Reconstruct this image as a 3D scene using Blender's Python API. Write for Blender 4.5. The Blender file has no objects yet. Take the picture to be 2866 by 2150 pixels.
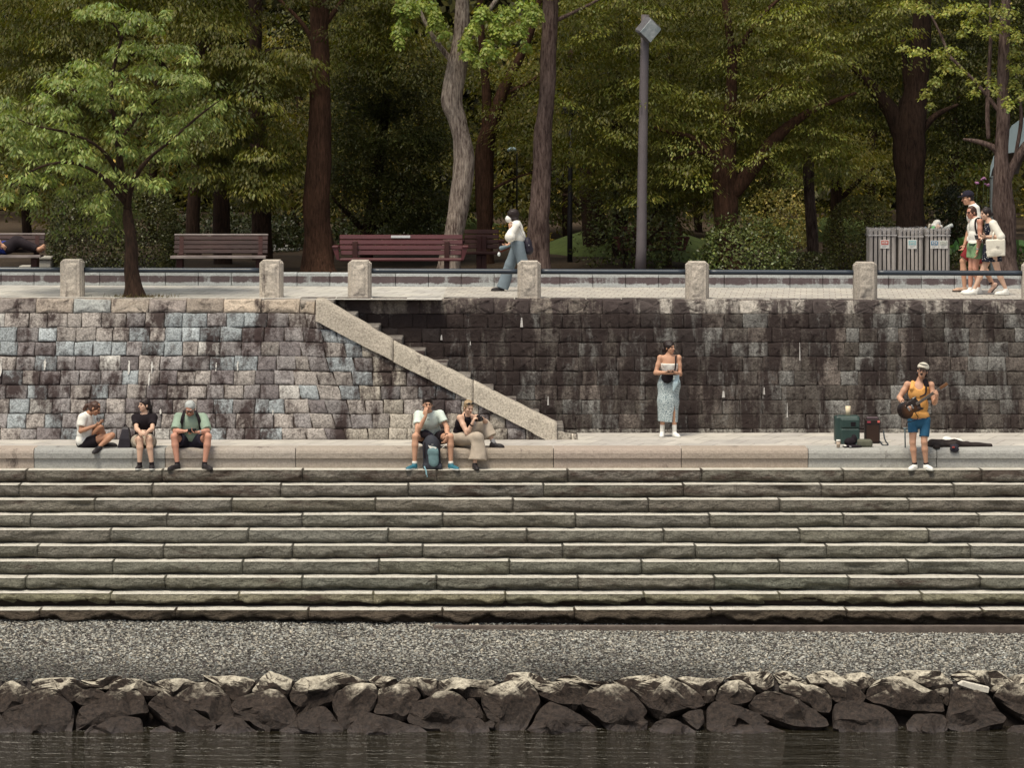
import bpy, math, random
import numpy as np
from mathutils import Vector
scene = bpy.context.scene
COL = scene.collection
RNG = np.random.default_rng(7)
random.seed(7)

# ------------------------------------------------------------------ camera, sky, sun
F = 8500.0            # focal length in pixels of the 2866 px wide photograph
CZ = 8.6              # camera height above the river
cam_d = bpy.data.cameras.new("camera")
cam = bpy.data.objects.new("camera", cam_d)
COL.objects.link(cam)
cam.location = (0, 0, CZ)
cam.rotation_euler = (math.radians(90), 0, 0)
cam_d.sensor_width = 36.0
cam_d.lens = 36.0 * F / 2866.0
cam_d.shift_y = -(1075 - 367) / 2866.0
cam_d.clip_start = 0.5
cam_d.clip_end = 600
scene.camera = cam

SUN_EL, SUN_AZ = math.radians(66), math.radians(-150)   # azimuth measured from +Y, clockwise
world = bpy.data.worlds.new("World")
scene.world = world
world.use_nodes = True
wn, wl = world.node_tree.nodes, world.node_tree.links
sky = wn.new("ShaderNodeTexSky")
sky.sky_type = 'NISHITA'
sky.sun_disc = False
sky.sun_elevation = SUN_EL
sky.sun_rotation = SUN_AZ
sky.air_density = 1.0
sky.dust_density = 3.5
sky.ozone_density = 1.0
hs = wn.new("ShaderNodeHueSaturation")
hs.inputs['Saturation'].default_value = 0.28
wl.new(sky.outputs[0], hs.inputs['Color'])
bgn = wn["Background"]
wl.new(hs.outputs[0], bgn.inputs['Color'])
bgn.inputs['Strength'].default_value = 0.095

sun_d = bpy.data.lights.new("sun", 'SUN')
sun = bpy.data.objects.new("sun", sun_d)
COL.objects.link(sun)
sun_d.energy = 2.25
sun_d.angle = math.radians(18)
sun_d.color = (1.0, 0.90, 0.72)
sdir = Vector((math.sin(SUN_AZ) * math.cos(SUN_EL), math.cos(SUN_AZ) * math.cos(SUN_EL), math.sin(SUN_EL)))
sun.location = sdir * 100
sun.rotation_euler = sdir.to_track_quat('Z', 'Y').to_euler()

scene.view_settings.view_transform = 'Standard'
scene.view_settings.look = 'None'
scene.view_settings.gamma = 1.0
scene.view_settings.exposure = 0.55
scene.cycles.max_bounces = 5
scene.cycles.diffuse_bounces = 3
scene.cycles.glossy_bounces = 2
scene.cycles.transmission_bounces = 3
scene.cycles.transparent_max_bounces = 4
scene.cycles.use_denoising = True

# ------------------------------------------------------------------ measures read off the photograph
Z_PLAZA = 3.365
Z_STEP0 = 3.047
RISE, TREAD = 0.206, 0.31
def zp(x):            # the promenade falls slightly to the right
    return 5.672 - 0.0036 * x
def P(X, Y, d):       # photograph pixel at distance d -> place in the world
    return np.array([(X - 1433) * d / F, d, CZ - (Y - 367) * d / F])
def zoomer(ox, oy, s):
    return lambda x, y, d: P(ox + x / s, oy + y / s, d)
def P2(x, y, d):      # the same for pixels of the 2212 px wide view
    return P(x * 1.2957, y * 1.2957, d)
def nrm(v):
    v = np.asarray(v, float)
    return v / max(1e-9, np.linalg.norm(v))

# ------------------------------------------------------------------ objects
WORLD_LOC = {}
def tag(o, label=None, cat=None, group=None, kind=None):
    if label: o['label'] = label
    if cat: o['category'] = cat
    if group: o['group'] = group
    if kind: o['kind'] = kind
    return o
def thing(name, label, cat, loc, group=None):
    o = bpy.data.objects.new(name, None)
    COL.objects.link(o)
    o.empty_display_size = 0.1
    o.location = [float(c) for c in loc]
    WORLD_LOC[o.name] = np.array(loc, float)
    return tag(o, label, cat, group)
def obj(name, V, Fc, mat, parent=None, smooth=True, col=None, origin=None, mats=None, fmat=None):
    """V (n,3) in world space; Fc a list of faces or an (m,k) array"""
    V = np.asarray(V, float).reshape(-1, 3)
    if parent is not None:
        org = WORLD_LOC[parent.name]
    elif origin is not None:
        org = np.array(origin, float)
    else:
        org = np.zeros(3)
    L = V - org
    me = bpy.data.meshes.new(name)
    if isinstance(Fc, np.ndarray) and Fc.ndim == 2:
        m, k = Fc.shape
        me.vertices.add(len(L)); me.vertices.foreach_set("co", L.astype(np.float32).ravel())
        me.loops.add(m * k); me.loops.foreach_set("vertex_index", Fc.astype(np.int32).ravel())
        me.polygons.add(m)
        me.polygons.foreach_set("loop_start", np.arange(0, m * k, k, dtype=np.int32))
        me.update(calc_edges=True)
    else:
        me.from_pydata([tuple(v) for v in L], [], [tuple(int(i) for i in f) for f in Fc])
    me.polygons.foreach_set("use_smooth", np.full(len(me.polygons), smooth, dtype=bool))
    if col is not None:
        a = me.color_attributes.new("col", 'FLOAT_COLOR', 'POINT')
        c4 = np.ones((len(L), 4), np.float32); c4[:, :3] = col
        a.data.foreach_set("color", c4.ravel())
    if mats:
        for mm in mats: me.materials.append(mm)
        me.polygons.foreach_set("material_index", np.asarray(fmat, dtype=np.int32))
    else:
        me.materials.append(mat)
    me.update()
    o = bpy.data.objects.new(name, me)
    COL.objects.link(o)
    if parent is not None:
        o.parent = parent
    else:
        o.location = [float(c) for c in org]
    WORLD_LOC[o.name] = org
    return o
class MB:
    """collects shapes for ONE mesh"""
    def __init__(s): s.V = []; s.F = []; s.C = []; s.n = 0; s.M = []
    def add(s, V, Fc, col=None, m=0):
        V = np.asarray(V, float).reshape(-1, 3)
        s.V.append(V)
        s.F.extend([tuple(int(i) + s.n for i in f) for f in Fc])
        s.M.extend([m] * len(Fc))
        s.C.append(np.tile(np.array(col if col is not None else (1, 1, 1), float), (len(V), 1)))
        s.n += len(V)
        return s
    def box(s, lo, hi, col=None, bev=0.0, m=0):
        lo = np.array(lo, float); hi = np.array(hi, float)
        return s.add(*boxgeo((lo + hi) / 2, (hi - lo) / 2, np.eye(3), bev), col=col, m=m)
    def obox(s, c, half, axes, col=None, bev=0.0, m=0):
        return s.add(*boxgeo(np.array(c, float), np.array(half, float), np.array(axes, float), bev), col=col, m=m)
    def tube(s, pts, rad, n=10, col=None, m=0, cap=True):
        return s.add(*tubegeo(pts, rad, n, cap), col=col, m=m)
    def build(s, name, mat, parent=None, smooth=False, origin=None, color=False, mats=None):
        return obj(name, np.concatenate(s.V), s.F, mat, parent, smooth, np.concatenate(s.C) if color else None, origin,
                   mats=mats, fmat=s.M if mats else None)
def boxgeo(c, h, ax, bev=0.0):
    """box with chamfered edges"""
    if bev <= 0:
        sg = np.array([[x, y, z] for x in (-1, 1) for y in (-1, 1) for z in (-1, 1)], float)
        V = c + (sg * h) @ ax
        return V, [(0, 1, 3, 2), (4, 6, 7, 5), (0, 4, 5, 1), (2, 3, 7, 6), (0, 2, 6, 4), (1, 5, 7, 3)]
    b = min(bev, 0.45 * min(h))
    V = []; idx = {}
    for sx in (-1, 1):
        for sy in (-1, 1):
            for sz in (-1, 1):
                s = np.array([sx, sy, sz], float)
                for a in range(3):
                    q = s * h - s * b
                    q[a] = s[a] * h[a]
                    idx[(sx, sy, sz, a)] = len(V)
                    V.append(q)
    Fc = []
    for a in range(3):
        o1, o2 = [i for i in range(3) if i != a]
        for s in (-1, 1):
            f = []
            for (p, q) in ((-1, -1), (1, -1), (1, 1), (-1, 1)):
                k = [0, 0, 0]; k[a] = s; k[o1] = p; k[o2] = q
                f.append(idx[(*k, a)])
            flip = (s < 0) ^ (a == 1)
            Fc.append(tuple(f[::-1] if flip else f))
    for a in range(3):
        o1, o2 = [i for i in range(3) if i != a]
        for p in (-1, 1):
            for q in (-1, 1):
                k1 = [0, 0, 0]; k1[o1] = p; k1[o2] = q; k2 = list(k1); k1[a] = -1; k2[a] = 1
                Fc.append((idx[(*k1, o1)], idx[(*k2, o1)], idx[(*k2, o2)], idx[(*k1, o2)]))
    for sx in (-1, 1):
        for sy in (-1, 1):
            for sz in (-1, 1):
                Fc.append((idx[(sx, sy, sz, 0)], idx[(sx, sy, sz, 1)], idx[(sx, sy, sz, 2)]))
    return c + np.array(V) @ ax, Fc
def tubegeo(pts, rad, n=10, cap=True):
    pts = np.array(pts, float)
    m = len(pts)
    rad = np.full(m, rad, float) if np.isscalar(rad) else np.array(rad, float)
    V = []; ref = np.array([0.3, 1.0, 0.2])
    T = np.gradient(pts, axis=0)
    for i in range(m):
        t = nrm(T[i])
        if abs(np.dot(t, nrm(ref))) > 0.97: ref = np.array([1.0, 0.1, 0.1])
        u = nrm(np.cross(t, ref)); v = np.cross(t, u)
        a = np.arange(n) * 2 * math.pi / n
        V.append(pts[i] + rad[i] * (np.cos(a)[:, None] * u + np.sin(a)[:, None] * v))
    V = np.concatenate(V)
    Fc = [(i * n + j, i * n + (j + 1) % n, (i + 1) * n + (j + 1) % n, (i + 1) * n + j) for i in range(m - 1) for j in range(n)]
    if cap:
        Fc.append(tuple(range(n))[::-1]); Fc.append(tuple(range((m - 1) * n, m * n)))
    return V, Fc
def smoothpath(pts, k=6):
    """Catmull-Rom through the points (any number of columns)"""
    p = np.array(pts, float)
    p = np.concatenate([[2 * p[0] - p[1]], p, [2 * p[-1] - p[-2]]])
    out = []
    for i in range(1, len(p) - 2):
        for t in np.arange(k) / k:
            a, b, c, d = p[i - 1], p[i], p[i + 1], p[i + 2]
            out.append(0.5 * (2 * b + (c - a) * t + (2 * a - 5 * b + 4 * c - d) * t * t + (3 * b - a - 3 * c + d) * t ** 3))
    out.append(p[-2])
    return np.array(out)
def wav(p, seed=0, freq=6.0, octs=3):
    """cheap smooth noise in about -1..1 for (n,3) points"""
    r = np.random.default_rng(seed)
    out = np.zeros(len(p)); amp = 1.0; tot = 0
    for o in range(octs):
        for _ in range(4):
            k = r.normal(size=3); k = k / np.linalg.norm(k) * freq * (0.6 + 0.8 * r.random())
            out += amp * np.sin(p @ k + r.random() * 6.28 + 1.3 * np.sin(p @ (k[[1, 2, 0]] * 0.7) + r.random() * 6.28))
        tot += amp * 2.0; amp *= 0.5; freq *= 2.1
    return out / tot

# ------------------------------------------------------------------ materials
def srgb(r, g, b):
    f = lambda c: c / 12.92 if c <= 0.04045 else ((c + 0.055) / 1.055) ** 2.4
    return tuple(f(c / 255.0) for c in (r, g, b))
class NT:
    def __init__(s, name):
        s.m = bpy.data.materials.new(name); s.m.use_nodes = True
        s.t = s.m.node_tree; s.b = s.t.nodes["Principled BSDF"]
    def n(s, typ, **kw):
        nd = s.t.nodes.new(typ)
        for k, v in kw.items():
            if k.startswith('i_'):
                nd.inputs[k[2:].replace('_', ' ')].default_value = v
            else: setattr(nd, k, v)
        return nd
    def l(s, a, b): s.t.links.new(a, b)
    def coord(s, scale=(1, 1, 1), rot=(0, 0, 0), world=False, loc=(0, 0, 0)):
        mp = s.n("ShaderNodeMapping")
        mp.inputs['Scale'].default_value = scale; mp.inputs['Rotation'].default_value = rot; mp.inputs['Location'].default_value = loc
        if world:
            s.l(s.n("ShaderNodeNewGeometry").outputs['Position'], mp.inputs['Vector'])
        else:
            s.l(s.n("ShaderNodeTexCoord").outputs['Object'], mp.inputs['Vector'])
        return mp.outputs[0]
    def noise(s, vec, scale=5, detail=6, rough=0.6, dist=0.0):
        nd = s.n("ShaderNodeTexNoise"); nd.inputs['Scale'].default_value = scale; nd.inputs['Detail'].default_value = detail
        nd.inputs['Roughness'].default_value = rough; nd.inputs['Distortion'].default_value = dist
        s.l(vec, nd.inputs['Vector']); return nd.outputs[0]
    def ramp(s, val, lo, hi, a=0.0, b=1.0):
        r = s.n("ShaderNodeMapRange"); r.inputs['From Min'].default_value = lo; r.inputs['From Max'].default_value = hi
        r.inputs['To Min'].default_value = a; r.inputs['To Max'].default_value = b
        s.l(val, r.inputs['Value']); return r.outputs[0]
    def math(s, op, a, b):
        m = s.n("ShaderNodeMath", operation=op)
        for i, v in enumerate((a, b)):
            if isinstance(v, (int, float)): m.inputs[i].default_value = v
            else: s.l(v, m.inputs[i])
        return m.outputs[0]
    def mix(s, fac, a, b, mode='MIX'):
        m = s.n("ShaderNodeMix", data_type='RGBA', blend_type=mode)
        for sock, v in ((m.inputs[0], fac), (m.inputs[6], a), (m.inputs[7], b)):
            if isinstance(v, (int, float)): sock.default_value = v
            elif isinstance(v, tuple): sock.default_value = (*v[:3], 1.0)
            else: s.l(v, sock)
        return m.outputs[2]
    def attr(s, name="col"):
        return s.n("ShaderNodeAttribute", attribute_name=name).outputs['Color']
    def bump(s, h, dist=0.01, strength=1.0, normal=None):
        b = s.n("ShaderNodeBump"); b.inputs['Distance'].default_value = dist; b.inputs['Strength'].default_value = strength
        s.l(h, b.inputs['Height'])
        if normal is not None: s.l(normal, b.inputs['Normal'])
        return b.outputs[0]
    def done(s, col, rough=0.8, normal=None, spec=0.3, metal=0.0):
        if isinstance(col, tuple): s.b.inputs['Base Color'].default_value = (*col[:3], 1)
        else: s.l(col, s.b.inputs['Base Color'])
        if isinstance(rough, (int, float)): s.b.inputs['Roughness'].default_value = rough
        else: s.l(rough, s.b.inputs['Roughness'])
        s.b.inputs['Specular IOR Level'].default_value = spec
        s.b.inputs['Metallic'].default_value = metal
        if normal is not None: s.l(normal, s.b.inputs['Normal'])
        return s.m
def M(name, col, rough=0.8, var=0.2, scale=6, bump=0.0, bscale=60, spec=0.3, metal=0.0, stretch=(1, 1, 1), attr=False):
    t = NT(name)
    v = t.coord(stretch)
    f = t.ramp(t.noise(v, scale, 5, 0.65), 0.3, 0.7, 1 - var, 1 + var)
    c = t.n("ShaderNodeCombineColor")
    for i in range(3): t.l(f, c.inputs[i])
    base = t.mix(1.0, tuple(col), c.outputs[0], 'MULTIPLY')
    if attr: base = t.mix(1.0, base, t.attr(), 'MULTIPLY')
    nr = t.bump(t.noise(v, bscale, 4, 0.6), bump) if bump > 0 else None
    return t.done(base, rough, nr, spec, metal)

def leaf_mat(name, trans=0.38, rough=0.5):
    t = NT(name)
    v = t.coord()
    f = t.ramp(t.noise(v, 1.2, 3, 0.6), 0.3, 0.7, 0.78, 1.22)
    c = t.n("ShaderNodeCombineColor")
    for i in range(3): t.l(f, c.inputs[i])
    base = t.mix(1.0, t.attr(), c.outputs[0], 'MULTIPLY')
    m = t.done(base, rough, None, 0.35)
    tr = t.n("ShaderNodeBsdfTranslucent")
    t.l(t.mix(1.0, base, (1.25, 1.25, 0.5), 'MULTIPLY'), tr.inputs['Color'])
    mx = t.n("ShaderNodeMixShader"); mx.inputs[0].default_value = trans
    out = t.t.nodes["Material Output"]
    t.l(t.b.outputs[0], mx.inputs[1]); t.l(tr.outputs[0], mx.inputs[2]); t.l(mx.outputs[0], out.inputs['Surface'])
    return m
LEAF = leaf_mat("leaf_tissue")
LEAF_DK = leaf_mat("leaf_leathery", 0.15, 0.4)

def stone_mat(name, stain_amt, stain_col=(0.035, 0.022, 0.022), white=0.0, zsq=0.25, speck=0.35, spatial=None):
    """masonry: colour per stone, speckled grain, dark streaks running down"""
    t = NT(name)
    v = t.coord(world=True)
    g = t.noise(v, 34, 8, 0.75)
    base = t.mix(t.ramp(g, 0.36, 0.64, 0.0, 1.0), t.mix(1.0, t.attr(), (1 - speck, 1 - speck, 1 - speck), 'MULTIPLY'),
                 t.mix(1.0, t.attr(), (1 + speck, 1 + speck, 1 + speck), 'MULTIPLY'))
    s1 = t.noise(t.coord((1.0, 1.0, zsq), world=True), 2.2, 7, 0.62, 0.4)
    s2 = t.noise(t.coord((1.0, 1.0, zsq * 0.5), world=True, loc=(3.1, 0, 1)), 7.0, 6, 0.6, 0.2)
    s3 = t.noise(t.coord((1, 1, 1), world=True, loc=(1.7, 2, 5)), 18.0, 6, 0.7)
    sm = t.math('ADD', t.math('ADD', t.math('MULTIPLY', s1, 0.6), t.math('MULTIPLY', s2, 0.28)), t.math('MULTIPLY', s3, 0.22))
    if spatial is not None:
        sm = t.math('ADD', sm, spatial(t))
    thr = 0.62 - stain_amt * 0.22
    mask = t.ramp(sm, thr, thr + 0.10, 0.0, 0.93)
    base = t.mix(mask, base, tuple(stain_col))
    if white > 0:
        w = t.noise(t.coord((1.0, 1.0, 0.12), world=True, loc=(9, 1, 4)), 6.0, 5, 0.65, 0.5)
        base = t.mix(t.math('MULTIPLY', t.ramp(w, 0.64 - white * 0.08, 0.74, 0.0, 0.75), t.ramp(s3, 0.42, 0.58)), base, (0.27, 0.265, 0.25))
    n1 = t.bump(g, 0.012, 0.8)
    n2 = t.bump(t.noise(v, 9, 6, 0.65), 0.03, 0.7, n1)
    return t.done(base, 0.88, n2, 0.25)
# ------------------------------------------------------------------ smooth bodies from distance fields
class SDF:
    def __init__(s, k=0.02): s.p = []; s.k = k
    def rc(s, a, b, ra, rb=None, k=None, flat=(0, 0), sq=None, sub=False):
        rb = ra if rb is None else rb
        s.p.append(('rc', np.array(a, float), np.array(b, float), ra, rb, s.k if k is None else k, flat, sq, sub)); return s
    def ell(s, c, r, ax=None, k=None, sub=False):
        s.p.append(('ell', np.array(c, float), np.array(r, float), np.eye(3) if ax is None else np.array(ax, float), s.k if k is None else k, sub)); return s
    def box(s, c, h, ax=None, rnd=0.01, k=None, sub=False):
        s.p.append(('box', np.array(c, float), np.array(h, float), np.eye(3) if ax is None else np.array(ax, float), rnd, s.k if k is None else k, sub)); return s
    def plane(s, c, n):     # keeps the side the normal points away from
        s.p.append(('plane', np.array(c, float), nrm(n))); return s
    def bounds(s, q):
        if q[0] == 'rc':
            m = max(q[3], q[4]) * (1.0 if q[7] is None else max(1.0, q[7][1]))
            return np.minimum(q[1], q[2]) - m, np.maximum(q[1], q[2]) + m
        e = np.abs(q[3].T) @ q[2] + (q[4] if q[0] == 'box' else 0)
        return q[1] - e, q[1] + e
    def ev(s, q, X):
        if q[0] == 'rc':
            a, b, ra, rb, flat, sq = q[1], q[2], q[3], q[4], q[6], q[7]
            ba = b - a; L2 = ba @ ba
            w = X - a
            if sq is not None:
                ax, f = nrm(sq[0]), sq[1]
                w = w + (w @ ax)[..., None] * ax * (1.0 / f - 1.0)
            t0 = (w @ ba) / max(L2, 1e-9); t = np.clip(t0, 0, 1)
            d = np.sqrt(((w - t[..., None] * ba) ** 2).sum(-1)) - (ra + (rb - ra) * t)
            L = math.sqrt(L2)
            if flat[0]: d = np.maximum(d, -t0 * L)
            if flat[1]: d = np.maximum(d, (t0 - 1) * L)
            return d
        if q[0] == 'ell':
            w = (X - q[1]) @ q[3].T
            k0 = np.sqrt(((w / q[2]) ** 2).sum(-1)); k1 = np.sqrt(((w / q[2] ** 2) ** 2).sum(-1))
            return k0 * (k0 - 1) / np.maximum(k1, 1e-6)
        if q[0] == 'box':
            w = np.abs((X - q[1]) @ q[3].T) - q[2] + q[4]
            return np.sqrt((np.maximum(w, 0) ** 2).sum(-1)) + np.minimum(w.max(-1), 0) - q[4]
    def mesh(s, h=0.01, noise=None):
        solid = [q for q in s.p if q[0] != 'plane' and not q[-1]]
        B = [s.bounds(q) for q in solid]
        lo = np.min([b[0] for b in B], axis=0) - 3 * h - 0.01
        hi = np.max([b[1] for b in B], axis=0) + 3 * h + 0.01
        n = np.ceil((hi - lo) / h).astype(int) + 1
        Fd = np.full(n, 1.0, np.float32)
        def block(q, pad):
            b0, b1 = s.bounds(q)
            i0 = np.clip(np.floor((b0 - pad - lo) / h).astype(int), 0, n - 1)
            i1 = np.clip(np.ceil((b1 + pad - lo) / h).astype(int) + 1, 1, n)
            sl = tuple(slice(a, b) for a, b in zip(i0, i1))
            g = np.stack(np.meshgrid(*[lo[i] + h * np.arange(i0[i], i1[i]) for i in range(3)], indexing='ij'), -1)
            return sl, g
        for q in s.p:
            if q[0] == 'plane':
                g = [lo[i] + h * np.arange(n[i]) for i in range(3)]
                d = ((g[0] - q[1][0]) * q[2][0])[:, None, None] + ((g[1] - q[1][1]) * q[2][1])[None, :, None] + ((g[2] - q[1][2]) * q[2][2])[None, None, :]
                Fd = np.maximum(Fd, d).astype(np.float32)
                continue
            k = max(q[5], 1e-4)
            sl, g = block(q, k + 2 * h)
            if g.size == 0: continue
            d = s.ev(q, g)
            o = Fd[sl]
            if q[-1]:
                d = -d
                Fd[sl] = np.maximum(o, d)
            else:
                e = np.maximum(k - np.abs(o - d), 0) / k
                Fd[sl] = np.minimum(o, d) - e * e * k * 0.25
        if noise is not None:
            amp, fr, seed = noise
            idx = np.argwhere(np.abs(Fd) < 3 * h)
            Fd[tuple(idx.T)] += (amp * wav(lo + idx * h, seed, fr, 2)).astype(np.float32)
        Fd[0] = Fd[-1] = 1; Fd[:, 0] = Fd[:, -1] = 1; Fd[:, :, 0] = Fd[:, :, -1] = 1
        return nets(Fd, lo, h)
def nets(Fd, lo, h):
    ins = Fd < 0
    nx, ny, nz = Fd.shape
    cs = [(i, j, k) for i in (0, 1) for j in (0, 1) for k in (0, 1)]
    cnt = np.zeros((nx - 1, ny - 1, nz - 1), np.int8)
    for (i, j, k) in cs: cnt += ins[i:nx - 1 + i, j:ny - 1 + j, k:nz - 1 + k]
    act = np.argwhere((cnt > 0) & (cnt < 8))
    vid = np.full(cnt.shape, -1, np.int64); vid[tuple(act.T)] = np.arange(len(act))
    acc = np.zeros((len(act), 3)); num = np.zeros(len(act))
    val = {c: Fd[act[:, 0] + c[0], act[:, 1] + c[1], act[:, 2] + c[2]].astype(float) for c in cs}
    for c in cs:
        for a in range(3):
            if c[a] == 0:
                e = list(c); e[a] = 1; e = tuple(e)
                f0, f1 = val[c], val[e]
                m = (f0 < 0) != (f1 < 0)
                t = np.where(m, f0 / np.where(m, f0 - f1, 1), 0)
                p = np.tile(np.array(c, float), (len(act), 1)); p[:, a] = t
                acc += p * m[:, None]; num += m
    V = lo + (act + acc / num[:, None]) * h
    Q = []
    for a in range(3):
        o1, o2 = [(1, 2), (2, 0), (0, 1)][a]
        s0 = [slice(1, -1)] * 3; s1 = [slice(1, -1)] * 3
        s0[a] = slice(0, -1); s1[a] = slice(1, None)
        A, Bv = ins[tuple(s0)], ins[tuple(s1)]
        for sign in (0, 1):
            E = np.argwhere((A & ~Bv) if sign == 0 else (~A & Bv))
            if len(E) == 0: continue
            off = np.ones(3, int); off[a] = 0
            E = E + off
            q = []
            for (u, v) in ((-1, -1), (0, -1), (0, 0), (-1, 0)):
                k = E.copy(); k[:, o1] += u; k[:, o2] += v
                q.append(vid[tuple(k.T)])
            q = np.stack(q, 1)
            Q.append(q if sign == 0 else q[:, ::-1])
    return V, np.concatenate(Q)
def sdf_obj(name, s, h, mat, parent=None, noise=None, origin=None, col=None):
    V, Q = s.mesh(h, noise)
    return obj(name, V, Q, mat, parent, True, None, origin)

# ------------------------------------------------------------------ leaves
def leaf_geo(C, D, N, L, W):
    """C centres (base), D directions, N normals -> one folded rhombus for each leaf"""
    D = D / np.linalg.norm(D, axis=1, keepdims=True)
    S = np.cross(D, N); S /= np.maximum(np.linalg.norm(S, axis=1, keepdims=True), 1e-6)
    N2 = np.cross(S, D)
    L = L[:, None]; W = W[:, None]
    mid = C + D * L * 0.45
    V = np.stack([C, mid + S * W * 0.5 - N2 * W * 0.12, C + D * L - N2 * L * 0.12, mid - S * W * 0.5 - N2 * W * 0.12], 1)
    n = len(C)
    Fq = np.arange(4 * n).reshape(n, 4)
    return V.reshape(-1, 3), Fq
def pad_leaves(r, c, rad, n, droop=0.5, shell=0.6):
    """leaves of one spray: a flat pad, leaves pointing outwards and hanging at the rim"""
    u = r.normal(size=(n, 3)); u /= np.linalg.norm(u, axis=1, keepdims=True)
    rr = r.random(n) ** (1 / 3.0 * (1 - shell) + 0.12)
    u[:, 2] = np.where(u[:, 2] < 0, u[:, 2] * 0.6, u[:, 2])
    p = u * rr[:, None] * np.array(rad)
    hor = p[:, :2] / np.array(rad)[:2]
    rim = np.clip((hor ** 2).sum(1), 0, 1)
    p[:, 2] -= rim * rad[2] * 0.9
    tl = r.normal(size=2) * 0.22
    p[:, 2] += p[:, 0] * tl[0] + p[:, 1] * tl[1] + 0.25 * rad[2] * r.normal(size=n)
    D = np.zeros((n, 3))
    D[:, :2] = hor + 0.32 * r.normal(size=(n, 2))
    D[:, 2] = -droop * (0.45 + 0.8 * rim) + 0.2 * r.normal(size=n)
    N = np.zeros((n, 3)); N[:, 2] = 1.0
    N[:, :2] = 0.45 * hor + 0.22 * r.normal(size=(n, 2))
    return np.array(c) + p, D, N
class Crown:
    def __init__(s, seed): s.r = np.random.default_rng(seed); s.V = []; s.C = []
    def pad(s, c, rad, n, L, W, col, droop=0.5, var=0.16, shell=0.6):
        r = s.r
        C, D, N = pad_leaves(r, c, rad, n, droop, shell)
        s.leaves(C, D, N, L, W, col, var)
    def leaves(s, C, D, N, L, W, col, var=0.25):
        r = s.r; n = len(C)
        V, _ = leaf_geo(C, D, N, L * (0.65 + 0.6 * r.random(n)), W * (0.65 + 0.6 * r.random(n)))
        k = np.exp(var * r.normal(size=n))
        cc = np.array(col)[None, :] * k[:, None]
        cc[:, 0] *= 1 + 0.10 * r.normal(size=n)
        s.V.append(V); s.C.append(np.repeat(np.clip(cc, 0.004, 0.9), 4, axis=0))
    def build(s, name, parent, mat=None, **kw):
        V = np.concatenate(s.V)
        return obj(name, V, np.arange(len(V)).reshape(-1, 4), mat or LEAF, parent, False, np.concatenate(s.C), **kw)
def inpoly(x, y, poly):
    c = False; j = len(poly) - 1
    for i in range(len(poly)):
        xi, yi = poly[i]; xj, yj = poly[j]
        if (yi > y) != (yj > y) and x < (xj - xi) * (y - yi) / (yj - yi) + xi: c = not c
        j = i
    return c
def limb(mb, pts2, d, widths, n=10, seed=1, rough=0.08):
    """tapered wooden limb through view pixels (2212 wide); widths in those pixels; a third number per point is its own distance"""
    P3 = []
    for i, q in enumerate(pts2):
        dd = q[2] if len(q) > 2 else d
        p = P2(q[0], q[1], dd)
        P3.append([*p, widths[i] * 1.2957 * dd / F / 2])
    S = smoothpath(P3, 6)
    pts, rad = S[:, :3], np.maximum(S[:, 3], 0.004)
    V, Fc = tubegeo(pts, rad, n)
    ctr = np.repeat(pts, n, axis=0); rr = np.repeat(rad, n)
    V = ctr + (V - ctr) * (1 + rough * 2.0 * wav(V * np.array([1, 1, 0.35]), seed, 9.0, 3))[:, None]
    mb.add(V, Fc)
# ================================================================== SETTING
XL, XR = -15.0, 15.0

# ---- river
t = NT("river_water")
w1 = t.noise(t.coord((0.55, 2.6, 1), world=True), 1.5, 4, 0.55, 0.5)
w2 = t.noise(t.coord((1.6, 9.0, 1), world=True, loc=(4, 2, 0)), 1.6, 3, 0.5, 0.3)
w3 = t.noise(t.coord((1.1, 5.0, 1), world=True, loc=(1, 7, 0)), 1.5, 4, 0.6, 0.8)
hgt = t.math('ADD', t.math('MULTIPLY', w1, 0.9), t.math('ADD', t.math('MULTIPLY', w2, 0.16), t.math('MULTIPLY', w3, 0.35)))
WATER = t.done((0.016, 0.013, 0.007), 0.02, t.bump(hgt, 0.22, 1.0), 0.5)
t.b.inputs['IOR'].default_value = 1.33
tag(obj("river_water", [(-60, 4, 0), (60, 4, 0), (60, 44.6, 0), (-60, 44.6, 0)], [(0, 1, 2, 3)], WATER), "dark brown rippled river water below the boulders", "water", kind="structure")

# ---- gravel bank
def gtop(x):
    return 1.045 - 0.0078 * (x + 8.0)
def gz(x, d):
    return 0.60 + (gtop(x) - 0.60) * (d - 44.2) / (46.95 - 44.2)
t = NT("gravel_bed")
v = t.coord(world=True)
cr = t.noise(v, 22, 6, 0.75)
psb = t.n("ShaderNodeSeparateXYZ"); t.l(v, psb.inputs[0])
GBED = t.done(t.mix(t.ramp(psb.outputs[1], 44.1, 44.3), (0.012, 0.008, 0.006), t.mix(t.ramp(cr, 0.35, 0.65), (0.028, 0.021, 0.019), (0.10, 0.09, 0.085))), 0.95, t.bump(cr, 0.03, 1.0))  # near-black below the boulders: wet earth plus painted shade of the gaps
V = []; Fc = []
nx = 61
for i in range(nx):
    x = XL + (XR - XL) * i / (nx - 1)
    for d in (43.0, 43.6, 44.16, 44.22, 45.4, 46.2, 47.3):
        z = gz(x, d) - 0.02 if d > 44.2 else gz(x, 44.1) - 0.38 - (44.1 - d) * 0.85
        V.append((x, d, z))
for i in range(nx - 1):
    for j in range(6):
        a = i * 7 + j
        Fc.append((a, a + 7, a + 8, a + 1))
tag(obj("gravel_bank_ground", V, Fc, GBED), "earth bank under the gravel and boulders", "bank", kind="structure")
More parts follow.
